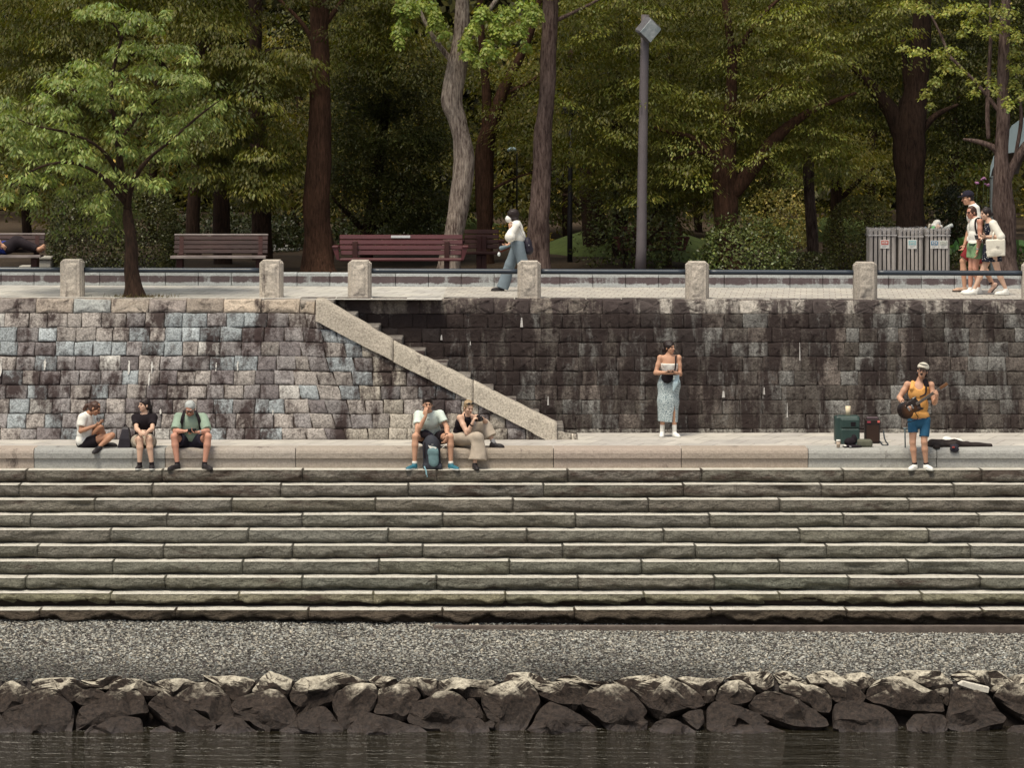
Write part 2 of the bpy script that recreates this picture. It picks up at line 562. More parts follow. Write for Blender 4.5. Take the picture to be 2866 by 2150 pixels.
# loose stones
def gravel():
    r = np.random.default_rng(11)
    n = 85000
    x = r.uniform(-10.5, 10.5, n); d = 44.2 + 2.8 * r.random(n)
    z = np.array(gz(x, d))
    s = 0.009 + 0.013 * r.random(n) ** 2
    base = np.array([[1, 0, 0], [-1, 0, 0], [0, 1, 0], [0, -1, 0], [0, 0, 1], [0, 0, -1]], float)
    Vb = base[None] * (s[:, None, None] * np.stack([1 + 0.7 * r.random(n), 1 + 0.5 * r.random(n), 0.55 + 0.35 * r.random(n)], 1)[:, None, :])
    Vb = Vb * (1 + 0.25 * r.normal(size=(n, 6, 1)))
    a = r.random(n) * 6.28
    ca, sa = np.cos(a)[:, None], np.sin(a)[:, None]
    X = Vb[:, :, 0] * ca - Vb[:, :, 1] * sa; Y = Vb[:, :, 0] * sa + Vb[:, :, 1] * ca
    Vw = np.stack([X + x[:, None], Y + d[:, None], Vb[:, :, 2] + (z + 0.4 * s - 0.02)[:, None]], -1)
    tri = np.array([[0, 2, 4], [2, 1, 4], [1, 3, 4], [3, 0, 4], [2, 0, 5], [1, 2, 5], [3, 1, 5], [0, 3, 5]])
    Fg = (np.arange(n)[:, None, None] * 6 + tri[None]).reshape(-1, 3)
    # the bank is dry and pale near the steps, damper below
    damp = np.clip((45.6 - d + 0.5 * wav(np.stack([x, d * 2, 0 * x], 1), 5, 0.8, 2)) / 1.4, 0, 1) * np.where(x > 3, 0.5, 1)
    lum = np.clip(r.normal(0.205, 0.135, n), 0.035, 0.66) * (1 - 0.66 * damp)
    hue = r.normal(0, 0.04, n)
    c = np.stack([lum * (1.0 + hue), lum * 0.965, lum * (0.85 - hue)], 1)
    tag(obj("gravel", Vw.reshape(-1, 3), Fg, M("gravel_stone", (1, 1, 1), 0.9, 0.15, 40, attr=True), None, False, np.repeat(c, 6, axis=0)),
        "pale grey river gravel strewn below the stone steps", "gravel", kind="stuff")
gravel()

# ---- plaza paving between the seating ledge and the retaining walls
def paving_mat(name, w, h, shear, col, jcol, offset=0.5, ox=0.0):
    t = NT(name)
    v = t.coord(world=True)
    sep = t.n("ShaderNodeSeparateXYZ"); t.l(v, sep.inputs[0])
    cx = t.n("ShaderNodeCombineXYZ")
    t.l(t.math('ADD', t.math('ADD', sep.outputs[0], ox), t.math('MULTIPLY', t.math('SUBTRACT', sep.outputs[1], 50.0), shear)), cx.inputs[0])
    t.l(sep.outputs[1], cx.inputs[1])
    br = t.n("ShaderNodeTexBrick"); t.l(cx.outputs[0], br.inputs['Vector'])
    br.offset = offset
    br.inputs['Scale'].default_value = 1.0
    br.inputs['Brick Width'].default_value = w; br.inputs['Row Height'].default_value = h
    br.inputs['Mortar Size'].default_value = 0.008; br.inputs['Mortar Smooth'].default_value = 0.1
    k = 0.82
    br.inputs['Color1'].default_value = (*col, 1); br.inputs['Color2'].default_value = (col[0] * k, col[1] * k, col[2] * k * 1.04, 1)
    br.inputs['Mortar'].default_value = (*jcol, 1)
    g = t.noise(v, 2.2, 6, 0.65); g2 = t.noise(v, 60, 4, 0.7)
    f = t.math('MULTIPLY', t.ramp(g, 0.3, 0.7, 0.8, 1.14), t.ramp(g2, 0.3, 0.7, 0.88, 1.12))
    cc = t.n("ShaderNodeCombineColor")
    for i in range(3): t.l(f, cc.inputs[i])
    bm = t.bump(br.outputs['Fac'], 0.006, -1.0)
    return t.done(t.mix(1.0, br.outputs['Color'], cc.outputs[0], 'MULTIPLY'), 0.85, t.bump(g2, 0.002, 0.5, bm), 0.3)
PAVE1 = paving_mat("plaza_slabs", 0.62, 0.62, -0.42, (0.50, 0.47, 0.42), (0.19, 0.17, 0.15))
tag(obj("plaza_pavement", [(XL, 50.12, Z_PLAZA), (XR, 50.12, Z_PLAZA), (XR, 53.2, Z_PLAZA), (XL, 53.2, Z_PLAZA)], [(0, 1, 2, 3)], PAVE1), "pale stone slab terrace between seating ledge and wall", "pavement", kind="structure")

# ---- promenade paving
PAVE2 = paving_mat("promenade_slabs", 0.50, 0.62, -0.15, (0.52, 0.50, 0.45), (0.16, 0.13, 0.12), ox=0.1)
PAVE3 = paving_mat("promenade_setts", 0.21, 0.42, -0.10, (0.47, 0.44, 0.385), (0.24, 0.20, 0.18), 0.5)
def strip(name, x0, x1, d0, d1, dz, mat, label, n=12):
    V = []; Fc = []
    for i in range(n + 1):
        x = x0 + (x1 - x0) * i / n
        V += [(x, d0, zp(x) + dz), (x, d1, zp(x) + dz)]
    for i in range(n): Fc.append((2 * i, 2 * i + 2, 2 * i + 3, 2 * i + 1))
    return tag(obj(name, V, Fc, mat), label, "pavement", kind="structure")
strip("promenade_pavement", XL, -1.22, 52.62, 57.06, 0, PAVE2, "pale slab promenade along the top of the light wall")
strip("promenade_pavement", -1.22, XR, 52.95, 57.06, 0, PAVE3, "promenade of small pale setts above the dark wall")

# ---- park ground
ZG = 5.77
t = NT("park_soil")
v = t.coord(world=True)
g = t.noise(v, 0.7, 6, 0.7); g2 = t.noise(v, 22, 5, 0.75)
SOIL = t.done(t.mix(t.ramp(g2, 0.35, 0.65), t.mix(t.ramp(g, 0.4, 0.6), (0.030, 0.018, 0.011), (0.045, 0.028, 0.016)), (0.065, 0.045, 0.026)), 0.95, t.bump(g2, 0.02, 1.0))
V = []; Fc = []
xs = np.linspace(-60, 60, 61); ds = np.concatenate([[57.25], np.linspace(58, 140, 42)])
for x in xs:
    for d in ds:
        b = float(np.clip((d - 60) / 6, 0, 1)) * 0.10 * math.sin(0.7 * x + 0.3 * d) + float(np.clip((d - 66) / 30, 0, 1)) * 0.2
        V.append((x, d, ZG - 0.0025 * x + b))
m = len(ds)
for i in range(len(xs) - 1):
    for j in range(m - 1): Fc.append((i * m + j, (i + 1) * m + j, (i + 1) * m + j + 1, i * m + j + 1))
tag(obj("park_ground", V, Fc, SOIL), "brown earth floor of the wooded park", "ground", kind="structure")
# lawn mound in the trees
def mound(x0, x1, d0, d1, h, label, seed):
    GR = M("mown_grass", (0.085, 0.115, 0.028), 0.9, 0.3, 3, 0.02, 80)
    V = []; Fc = []; n = 24
    for i in range(n + 1):
        for j in range(n + 1):
            u, w = i / n, j / n
            z = ZG - 0.1 + (h + 0.1) * (math.sin(math.pi * u) ** 0.8) * (math.sin(math.pi * w) ** 0.8)
            V.append((x0 + (x1 - x0) * u, d0 + (d1 - d0) * w, z))
    for i in range(n):
        for j in range(n): Fc.append((i * (n + 1) + j, (i + 1) * (n + 1) + j, (i + 1) * (n + 1) + j + 1, i * (n + 1) + j + 1))
    tag(obj("grass_mound", V, Fc, GR), label, "lawn", kind="structure")
mound(0.3, 5.2, 67, 75, 0.62, "sunlit green lawn mound behind the tall leaning trunk", 1)
mound(-4.5, 0.6, 78, 88, 0.5, "low green lawn rise deep in the park", 2)
mound(5.5, 11.5, 77, 87, 0.5, "low green lawn rise behind the clipped bushes", 3)

# ================================================================== STEPS DOWN TO THE GRAVEL
def lipd(n): return 49.7 - TREAD * n
def step_stone_mat():
    t = NT("step_stone")
    v = t.coord(world=True)
    g = t.noise(v, 30, 8, 0.75); big = t.noise(t.coord((0.5, 1, 1.6), world=True), 2.6, 6, 0.7)
    base = t.mix(t.ramp(g, 0.35, 0.65), t.mix(1.0, t.attr(), (0.60, 0.59, 0.58), 'MULTIPLY'), t.mix(1.0, t.attr(), (1.32, 1.32, 1.29), 'MULTIPLY'))
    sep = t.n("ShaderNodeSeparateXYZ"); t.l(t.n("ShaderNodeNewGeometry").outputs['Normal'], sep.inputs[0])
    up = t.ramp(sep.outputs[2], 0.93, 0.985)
    # weather stains on the rough faces; paler smooth treads, sky highlight painted in
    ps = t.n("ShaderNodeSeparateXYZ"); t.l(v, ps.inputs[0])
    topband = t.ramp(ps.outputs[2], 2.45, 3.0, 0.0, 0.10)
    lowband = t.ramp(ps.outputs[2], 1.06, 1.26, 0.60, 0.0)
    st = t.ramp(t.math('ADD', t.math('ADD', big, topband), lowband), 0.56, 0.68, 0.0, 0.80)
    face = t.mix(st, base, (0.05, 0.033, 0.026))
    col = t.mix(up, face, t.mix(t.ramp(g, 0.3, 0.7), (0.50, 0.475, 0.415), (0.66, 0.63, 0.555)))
    n1 = t.bump(g, 0.008, 0.7)
    return t.done(col, 0.9, t.bump(t.noise(t.coord((1.0, 1.0, 2.0), world=True), 6.5, 5, 0.62, 0.6), 0.11, 1.0, n1), 0.2)
STEPM = step_stone_mat()
JOFF = [60, 48, 201, 68, 215, 72, 220, 60, 235, 80]
def step_mesh(n):
    r = np.random.default_rng(100 + n)
    dl = lipd(n); zt = Z_STEP0 - RISE * n
    zb = zt - RISE - (0.0 if n < 9 else 0.06)
    sc = dl / 6560.0   # metres per 2212-view pixel here
    period = 290 * sc
    x = (JOFF[n] - 1106) * sc
    while x > -12.5: x -= period
    Vs = []; Fs = []; Cs = []; off = 0
    while x < 12.5:
        L = period * (1 + 0.03 * r.normal())
        x0, x1 = x + 0.003, x + L - 0.003
        nxs = max(4, int(L / 0.032))
        xs = np.linspace(x0, x1, nxs)
        # rows: back of tread, front of tread, lip, then down the split face
        zrow = [zt, zt, zt - 0.001] + list(np.linspace(zt - 0.008, zb, 9))
        under = 0.035 + (0.06 if n >= 7 else 0.0) + (0.09 if n >= 8 else 0.0)
        nr = len(zrow)
        Z = np.tile(np.array(zrow)[:, None], (1, nxs)); Xg = np.tile(xs, (nr, 1))
        D = np.zeros((nr, nxs))
        D[0] = dl + TREAD + 0.12; D[1] = dl + 0.006; D[2] = dl + 0.003
        pts = np.stack([Xg[3:].ravel() * 1.0, np.full(Xg[3:].size, n * 7.0), Z[3:].ravel() * 2.2], 1)
        ns = (0.7 * wav(pts, 31 + n, 3.6, 4) + 0.75 - 1.5 * np.abs(wav(pts, 61 + n, 4.2, 3))).reshape(9, nxs)
        edge = np.minimum(1, np.minimum(xs - x0, x1 - xs) / 0.06)
        tt = np.linspace(0, 1, 9)[:, None]
        cut = (0.72 if n < 7 else (0.62 if n < 8 else 0.45)) + 0.20 * wav(np.stack([xs, np.full(nxs, n * 3.0), 0 * xs], 1), 77 + n, 9.0, 3)
        foot = np.clip((tt - cut[None, :]) / 0.12, 0, 1)
        bulge = 0.038 * np.clip(tt / 0.62, 0, 1) - 0.065 * np.clip((tt - 0.62) / 0.38, 0, 1) ** 1.4
        D[3:] = dl + 0.004 - (bulge + 0.048 * ns * np.clip(tt * 3, 0, 1)) * edge[None, :] + foot * under
        yj = 0.004 * r.normal()
        D[1:] += yj
        Z[:3] += 0.003 * r.normal()
        Vg = np.stack([Xg, D, Z], -1).reshape(-1, 3)
        # closed ends
        cap = np.stack([Xg, D + 0.18, Z], -1)
        F4 = [(i * nxs + j, (i + 1) * nxs + j, (i + 1) * nxs + j + 1, i * nxs + j + 1) for i in range(nr - 1) if i != 1 for j in range(nxs - 1)]
        nv = len(Vg)
        ends = []
        for jj in (0, nxs - 1):
            for i in range(1, nr):
                ends.append((Xg[i, jj], dl + TREAD + 0.1, Z[i, jj]))
        Vg = np.concatenate([Vg, np.array(ends)])
        k = 0
        for e, jj in enumerate((0, nxs - 1)):
            for i in range(1, nr - 1):
                a, b = i * nxs + jj, (i + 1) * nxs + jj
                c, d2 = nv + e * (nr - 1) + i, nv + e * (nr - 1) + i - 1
                F4.append((a, d2, c, b) if e == 0 else (a, b, c, d2))
        tone = r.normal(0, 1)
        pal = [(0.150, 0.137, 0.117), (0.146, 0.139, 0.118), (0.140, 0.137, 0.113), (0.150, 0.143, 0.106)]
        pc = np.array(pal[min(3, n // 3)] if n < 8 else (0.195, 0.180, 0.127)) * (1 + 0.05 * tone)
        pc = pc * np.array([1 + 0.015 * r.normal(), 1, 1 + 0.02 * r.normal()])
        Vs.append(Vg); Fs += [tuple(q + off for q in f) for f in F4]; Cs.append(np.tile(pc, (len(Vg), 1))); off += len(Vg)
        x += L
    return np.concatenate(Vs), Fs, np.concatenate(Cs)
steps = thing("river_steps", "broad flight of rough split stone steps going down to the gravel", "steps", (0, 48.3, 1.0))
for n in range(10):
    V, Fc, C = step_mesh(n)
    obj("step", V, Fc, STEPM, steps, True, C)
core = MB()
core.add([(-13, lipd(n) + 0.2 if n < 10 else 0, z) for n in range(0)], [])
for n in range(10):
    zt = Z_STEP0 - RISE * n
    core.box((-12.6, lipd(n) + 0.16, 0.7), (12.6, lipd(n) + 0.16 + (TREAD if n else 0.9), zt - 0.03))
core.build("core", M("step_core", (0.03, 0.022, 0.018), 0.95), steps)
# narrow concrete kerb at the foot of the steps, uncovered at its right end
kb = MB()
kb.box((-1.2, 46.66, 0.6), (12.6, 46.80, 0.985))
kb.build("foot_kerb", M("kerb_concrete", (0.13, 0.105, 0.09), 0.9, 0.3, 5, 0.01, 60), steps, origin=None)

# ================================================================== SEATING LEDGE
def ledge():
    LM = stone_mat("ledge_granite", 0.0, speck=0.16)
    root = thing("seating_ledge", "long low granite ledge where the people sit above the steps", "ledge", (0, 50.2, Z_STEP0))
    joints = [-320, 95, 462, 827, 1190, 1549, 1907, 2262, 2622, 2985]
    cols = [(0.355, 0.30, 0.255), (0.305, 0.305, 0.29), (0.35, 0.31, 0.27), (0.335, 0.29, 0.245), (0.325, 0.275, 0.225), (0.35, 0.29, 0.245), (0.34, 0.285, 0.235), (0.34, 0.335, 0.31), (0.345, 0.34, 0.32)]
    zt, zb, zm = Z_PLAZA + 0.004, Z_STEP0 - 0.03, Z_STEP0 + 0.158
    prof = [(50.50, zt), (50.06, zt), (50.025, zt - 0.008), (50.0, zt - 0.035), (49.985, zt - 0.075), (49.985, zm + 0.006), (50.02, zm), (50.02, zb)]
    for i in range(len(joints) - 1):
        x0 = (joints[i] - 1433) * 50 / F + 0.006; x1 = (joints[i + 1] - 1433) * 50 / F - 0.006
        if i == 0: x0 = -12.5
        if i == len(joints) - 2: x1 = 12.5
        V = [(x, d, z) for x in (x0, x1) for (d, z) in prof]
        n = len(prof)
        Fc = [(j, n + j, n + j + 1, j + 1) for j in range(n - 1)]
        Fc += [tuple(range(n)), tuple(range(2 * n - 1, n - 1, -1))]
        obj("granite_block", V, Fc, LM, root, False, np.tile(np.array(cols[i]) * 1.05, (2 * n, 1)))
    b = MB(); b.box((-12.4, 50.08, Z_STEP0 - 0.1), (12.4, 50.48, Z_PLAZA - 0.02)); b.build("core", M("ledge_core", (0.06, 0.05, 0.045), 0.95), root)
ledge()

# ================================================================== RETAINING WALLS
def stone_block(mb, poly, surf, nrmv, col, r, rough=0.012, gap=0.006, pillow=1.0):
    """poly: corners in wall coordinates (x, s); surf(x, s)->3D; a pillowed, slightly irregular dressed stone"""
    pts = []
    m = len(poly)
    for i in range(m):
        a, b = np.array(poly[i]), np.array(poly[(i + 1) % m])
        L = np.linalg.norm(b - a)
        k = max(1, int(L / 0.075))
        for j in range(k): pts.append(a + (b - a) * j / k)
    pts = np.array(pts); c = pts.mean(0)
    n = len(pts)
    jit = r.normal(size=(n, 2)) * 0.004
    def ring(inset, depth, nz):
        d = c - pts
        Ld = np.linalg.norm(d, axis=1, keepdims=True)
        q = pts + d / np.maximum(Ld, 1e-6) * np.minimum(inset * 1.25, Ld * 0.9) + jit
        return np.array([surf(*p) for p in q]) + nrmv * (depth + nz * r.normal(size=(n, 1)))
    tilt = 0.006 * r.normal()
    R = [ring(gap, -0.06, 0), ring(gap, -0.012 * pillow, 0.002), ring(gap + 0.016, 0.004 * pillow, 0.004), ring(gap + 0.05, 0.010 * pillow + tilt, rough * 0.5), ring(gap + 0.095, 0.012 * pillow + tilt, rough * 0.6)]
    cc = np.array(surf(*c)) + nrmv * (0.012 + tilt)
    V = np.concatenate(R + [cc[None]])
    Fc = []
    for k in range(len(R) - 1):
        for i in range(n): Fc.append((k * n + i, k * n + (i + 1) % n, (k + 1) * n + (i + 1) % n, (k + 1) * n + i))
    k = len(R) - 1
    for i in range(n): Fc.append((k * n + i, k * n + (i + 1) % n, len(V) - 1))
    mb.add(V, Fc, col)
def clip_poly(poly, fn):
    out = []
    for i in range(len(poly)):
        a, b = poly[i], poly[(i + 1) % len(poly)]
        fa, fb = fn(a), fn(b)
        if fa >= 0: out.append(a)
        if (fa >= 0) != (fb >= 0):
            t = fa / (fa - fb); out.append((a[0] + (b[0] - a[0]) * t, a[1] + (b[1] - a[1]) * t))
    return out
HW = 2.29   # wall height above the plaza
def batterL(x):
    k = float(np.clip((x + 3.85) / 0.7, 0, 1)); k = k * k * (3 - 2 * k)
    return 0.90 * (1 - k) + 0.42 * k
def surfL(x, s):      # s = height above the plaza
    top = zp(x) - Z_PLAZA
    return (x, 51.5 + batterL(x) * s / top, Z_PLAZA + s)
def surfR(x, s):
    top = zp(x) - Z_PLAZA
    return (x, 52.66 + 0.26 * s / top, Z_PLAZA + s)
ZA = zoomer(850, 800, 2.765)
# parapet edges in the wall plane
par_top = [ZA(x, y, 51.7) for x, y in ((85, 108), (150, 108), (690, 428), (1310, 738), (1960, 1055))]
par_bot = [ZA(x, y, 51.6) for x, y in ((100, 285), (690, 588), (1310, 898), (1885, 1190))]
def par_mid(x):
    xs = [p[0] for p in par_top]; zs = [p[2] - 0.17 for p in par_top]
    return np.interp(x, xs, zs) - Z_PLAZA
LWM = stone_mat("left_wall_stone", 0.46, speck=0.55, white=0.25, stain_col=(0.035, 0.021, 0.020))
LCM = stone_mat("coping_stone", 0.22, speck=0.34)
def left_wall():
    r = np.random.default_rng(21)
    root = thing("retaining_wall", "battered wall of pale and stained squared stones beside the stairs", "wall", (-6, 51.5, Z_PLAZA))
    top = HW + 0.03
    rows_px = [400, 497, 593, 688, 785, 880, 973, 1068, 1165, 1245]
    # row boundaries as fractions of the height
    sb = [(1240 - y) / (1240 - 315) for y in rows_px]
    mb = MB()
    pal = [((0.315, 0.285, 0.262), 0.33), ((0.240, 0.222, 0.218), 0.27), ((0.285, 0.31, 0.32), 0.22), ((0.175, 0.155, 0.155), 0.11), ((0.41, 0.395, 0.37), 0.07)]
    xmax = 1.1
    for i in range(len(sb) - 1):
        x = -12.6 + 0.3 * r.random()
        while x < xmax:
            w = float(np.clip(r.normal(0.335, 0.045), 0.22, 0.46))
            hi, lo = sb[i] * top, max(sb[i + 1] * top, -0.04)
            w += 0.0
            j = [0.008 * r.normal() for _ in range(4)]
            lean = 0.10 * float(np.clip((x + 4.2) / 0.8, 0, 1) * np.clip((-2.4 - x) / 0.8, 0, 1))
            poly = [(x + lean * 0.4, lo + j[0]), (x + w + lean * 0.4, lo + j[1]), (x + w - lean * 0.4, hi + j[2]), (x - lean * 0.4, hi + j[3])]
            if x + w > 1.12: poly = [(min(p[0], 1.12), p[1]) for p in poly]
            if x > -3.5: poly = clip_poly(poly, lambda p: par_mid(p[0]) - p[1] if p[0] > -3.28 else 1.0)
            if len(poly) >= 3:
                ar = 0.5 * abs(sum(poly[k][0] * poly[(k + 1) % len(poly)][1] - poly[(k + 1) % len(poly)][0] * poly[k][1] for k in range(len(poly))))
                if ar > 0.004:
                    u = r.random(); acc = 0
                    for c, pr in pal:
                        acc += pr
                        if u < acc: break
                    if x > -2.9 and r.random() < 0.5: c = (0.37, 0.335, 0.285)
                    c = np.array(c) * (1 + 0.12 * r.normal())
                    nv = nrm([0, -1, 0.4])
                    stone_block(mb, poly, surfL, nv, np.clip(c, 0.05, 0.7), r, 0.010, 0.005, 0.75)
            x += w
    o = mb.build("stone_courses", LWM, root, True, color=True)
    # dark joints behind
    V = []; Fc = []; xs = np.linspace(-12.7, 1.1, 60)
    for x in xs:
        hh = HW if x < -3.3 else max(0.02, min(HW, par_mid(x)))
        for s in np.linspace(-0.05, hh, 6): q = surfL(x, s); V.append((q[0], q[1] + 0.035, q[2]))
    for i in range(59):
        for k in range(5): Fc.append((i * 6 + k, (i + 1) * 6 + k, (i + 1) * 6 + k + 1, i * 6 + k + 1))
    obj("mortar", V, Fc, M("wall_mortar", (0.05, 0.036, 0.03), 0.95), root, True)
    # coping course
    cb = MB()
    X = [-420, -205, 0, 104, 209, 314, 419, 524, 628, 733, 842, 886]
    X = [-1000, -860, -740, -630, -525] + X
    s0 = sb[0] * top
    colc = [(0.33, 0.28, 0.235), (0.31, 0.32, 0.31), (0.35, 0.30, 0.25), (0.27, 0.235, 0.215)]
    for i in range(len(X) - 1):
        x0 = (X[i] - 1433) * 52.5 / F; x1 = (X[i + 1] - 1433) * 52.5 / F
        c = colc[i % 4] if X[i] < 600 else (0.42, 0.35, 0.28)
        xm = 0.5 * (x0 + x1); tp = zp(xm) - Z_PLAZA
        hj = 0.012 * r.normal()
        poly = [(x0, s0), (x1, s0), (x1, tp + 0.005 + hj), (x0, tp + 0.005 + 0.012 * r.normal())]
        stone_block(cb, poly, surfL, nrm([0, -1, 0.4]), np.array(c) * (1 + 0.08 * r.normal()), r, 0.02, 0.004)
    # upper faces of the coping
    for i in range(len(X) - 1):
        x0 = (X[i] - 1433) * 52.5 / F + 0.005; x1 = (X[i + 1] - 1433) * 52.5 / F - 0.005
        xm = 0.5 * (x0 + x1)
        d0 = surfL(xm, zp(xm) - Z_PLAZA)[1]
        cb.box((x0, d0 + 0.01, zp(xm) - 0.10), (x1, d0 + 0.42, zp(xm) + 0.006), (0.34, 0.30, 0.26), 0.01)
    cb.build("coping", LCM, root, True, color=True)
    # white lime runs
    wb = MB()
    ZW = zoomer(0, 700, 2.304)
    for (x, y0, y1, w) in ((10, 700, 810, 16), (292, 702, 770, 15), (835, 712, 800, 14), (982, 715, 790, 12), (968, 790, 868, 12), (1396, 725, 780, 7), (1535, 715, 775, 11), (1050, 1010, 1045, 12), (1770, 1020, 1050, 8)):
        n = 7; L = []; Rr = []
        for k in range(n):
            y = y0 + (y1 - y0) * k / (n - 1)
            ww = w * (0.35 + 0.65 * math.sin(math.pi * (k + 0.6) / n)) * (0.8 + 0.4 * r.random())
            for side, lst in ((-1, L), (1, Rr)):
                q = ZW(x + side * ww / 2 + 2 * r.normal(), y, 52.0)
                s = q[2] - Z_PLAZA
                p = surfL(q[0], s); lst.append((p[0], p[1] - 0.036, p[2]))
        V = L + Rr
        wb.add(V, [(k, k + 1, n + k + 1, n + k) for k in range(n - 1)])
    wb.build("lime_stain", M("lime", (0.50, 0.485, 0.455), 0.9, 0.3, 30), root, True)
left_wall()
def right_wall():
    r = np.random.default_rng(22)
    def spatial(t):
        ps = t.n("ShaderNodeSeparateXYZ"); t.l(t.n("ShaderNodeNewGeometry").outputs['Position'], ps.inputs[0])
        return t.math('SUBTRACT', t.ramp(ps.outputs[0], -4.0, 6.0, 0.075, -0.015), t.ramp(ps.outputs[2], 5.38, 5.5, 0.0, 0.06))
    RWM = stone_mat("right_wall_stone", 0.62, stain_col=(0.024, 0.0155, 0.0145), speck=0.62, white=0.9, zsq=0.30, spatial=spatial)
    root = thing("retaining_wall", "tall dark weathered stone wall behind the guitarist, streaked black", "wall", (4, 52.66, Z_PLAZA))
    nrow = 9
    edges = [0, 0.07] + list(np.linspace(0.07, HW - 0.235, 9)[1:]) + [HW - 0.005]
    mb = MB(); cb = MB()
    for i in range(len(edges) - 1):
        last = i == len(edges) - 2
        x = -3.7 + 0.4 * r.random()
        while x < 12.5:
            w = float(np.clip(r.normal(0.36, 0.06), 0.22, 0.5)) if not last else float(r.normal(0.62, 0.04))
            tpx = zp(x + w / 2) - Z_PLAZA
            hi = edges[i + 1] if not last else tpx + 0.012 * r.normal()
            poly = [(x, edges[i] - (0.05 if i == 0 else 0)), (x + w, edges[i] - (0.05 if i == 0 else 0)), (x + w, hi + (0.006 * r.normal())), (x, hi + 0.006 * r.normal())]
            c = np.array([(0.125, 0.105, 0.092), (0.095, 0.083, 0.073), (0.16, 0.155, 0.145), (0.075, 0.064, 0.055)][r.integers(4)]) * (1 + 0.13 * r.normal())
            if i == 0: c = np.array((0.24, 0.225, 0.20))
            if last: c = np.array((0.26, 0.225, 0.19) if x < 2 else (0.42, 0.385, 0.34)) * (1 + 0.1 * r.normal())
            stone_block(cb if last else mb, poly, surfR, nrm([0, -1, 0.1]), np.clip(c, 0.03, 0.7), r, 0.007 if not last else 0.022, 0.0015, 0.45)
            x += w
    mb.build("stone_courses", RWM, root, True, color=True)
    x = -3.7
    while x < 12.5:
        d0 = surfR(x, HW)[1]
        cb.box((x, d0 + 0.012, zp(x) - 0.10), (min(x + 0.62, 12.5), d0 + 0.40, zp(x + 0.31) + 0.004 + 0.004 * r.normal()), (0.30, 0.27, 0.235), 0.012); x += 0.624
    CSM = stone_mat("dark_coping_stone", 0.62, speck=0.4, zsq=0.3, stain_col=(0.05, 0.036, 0.036),
                    spatial=lambda t: t.ramp(t.n("ShaderNodeSeparateXYZ").outputs[0], 0, 1, 0.0, 0.0))
    cb.build("coping", CSM, root, True, color=True)
    V = []; Fc = []
    for i, x in enumerate(np.linspace(-3.8, 12.6, 30)):
        for s in (-0.05, zp(x) - Z_PLAZA - 0.02): q = surfR(x, s); V.append((q[0], q[1] + 0.03, q[2]))
    for i in range(29): Fc.append((2 * i, 2 * i + 2, 2 * i + 3, 2 * i + 1))
    obj("mortar", V, Fc, M("dark_mortar", (0.03, 0.022, 0.02), 0.95), root)
    wb = MB()
    for (X, Y, h, w) in ((1460, 904, 26, 8), (1235, 946, 14, 6), (1316, 962, 10, 4), (2025, 1104, 18, 9), (2139, 1095, 20, 5), (1534, 1122, 24, 5), (2203, 1148, 40, 3), (2240, 985, 50, 3)):
        V = []
        for k in range(5):
            ww = w * (0.4 + 0.6 * k / 4) * 0.5
            for sx in (-1, 1):
                q = P(X + sx * ww, Y - h / 2 + h * k / 4, 52.7); p = surfR(q[0], q[2] - Z_PLAZA); V.append((p[0], p[1] - 0.022, p[2]))
        wb.add(V, [(2 * k, 2 * k + 1, 2 * k + 3, 2 * k + 2) for k in range(4)])
    wb.build("lime_stain", M("lime_dull", (0.46, 0.44, 0.42), 0.9, 0.3, 30), root, True)
right_wall()

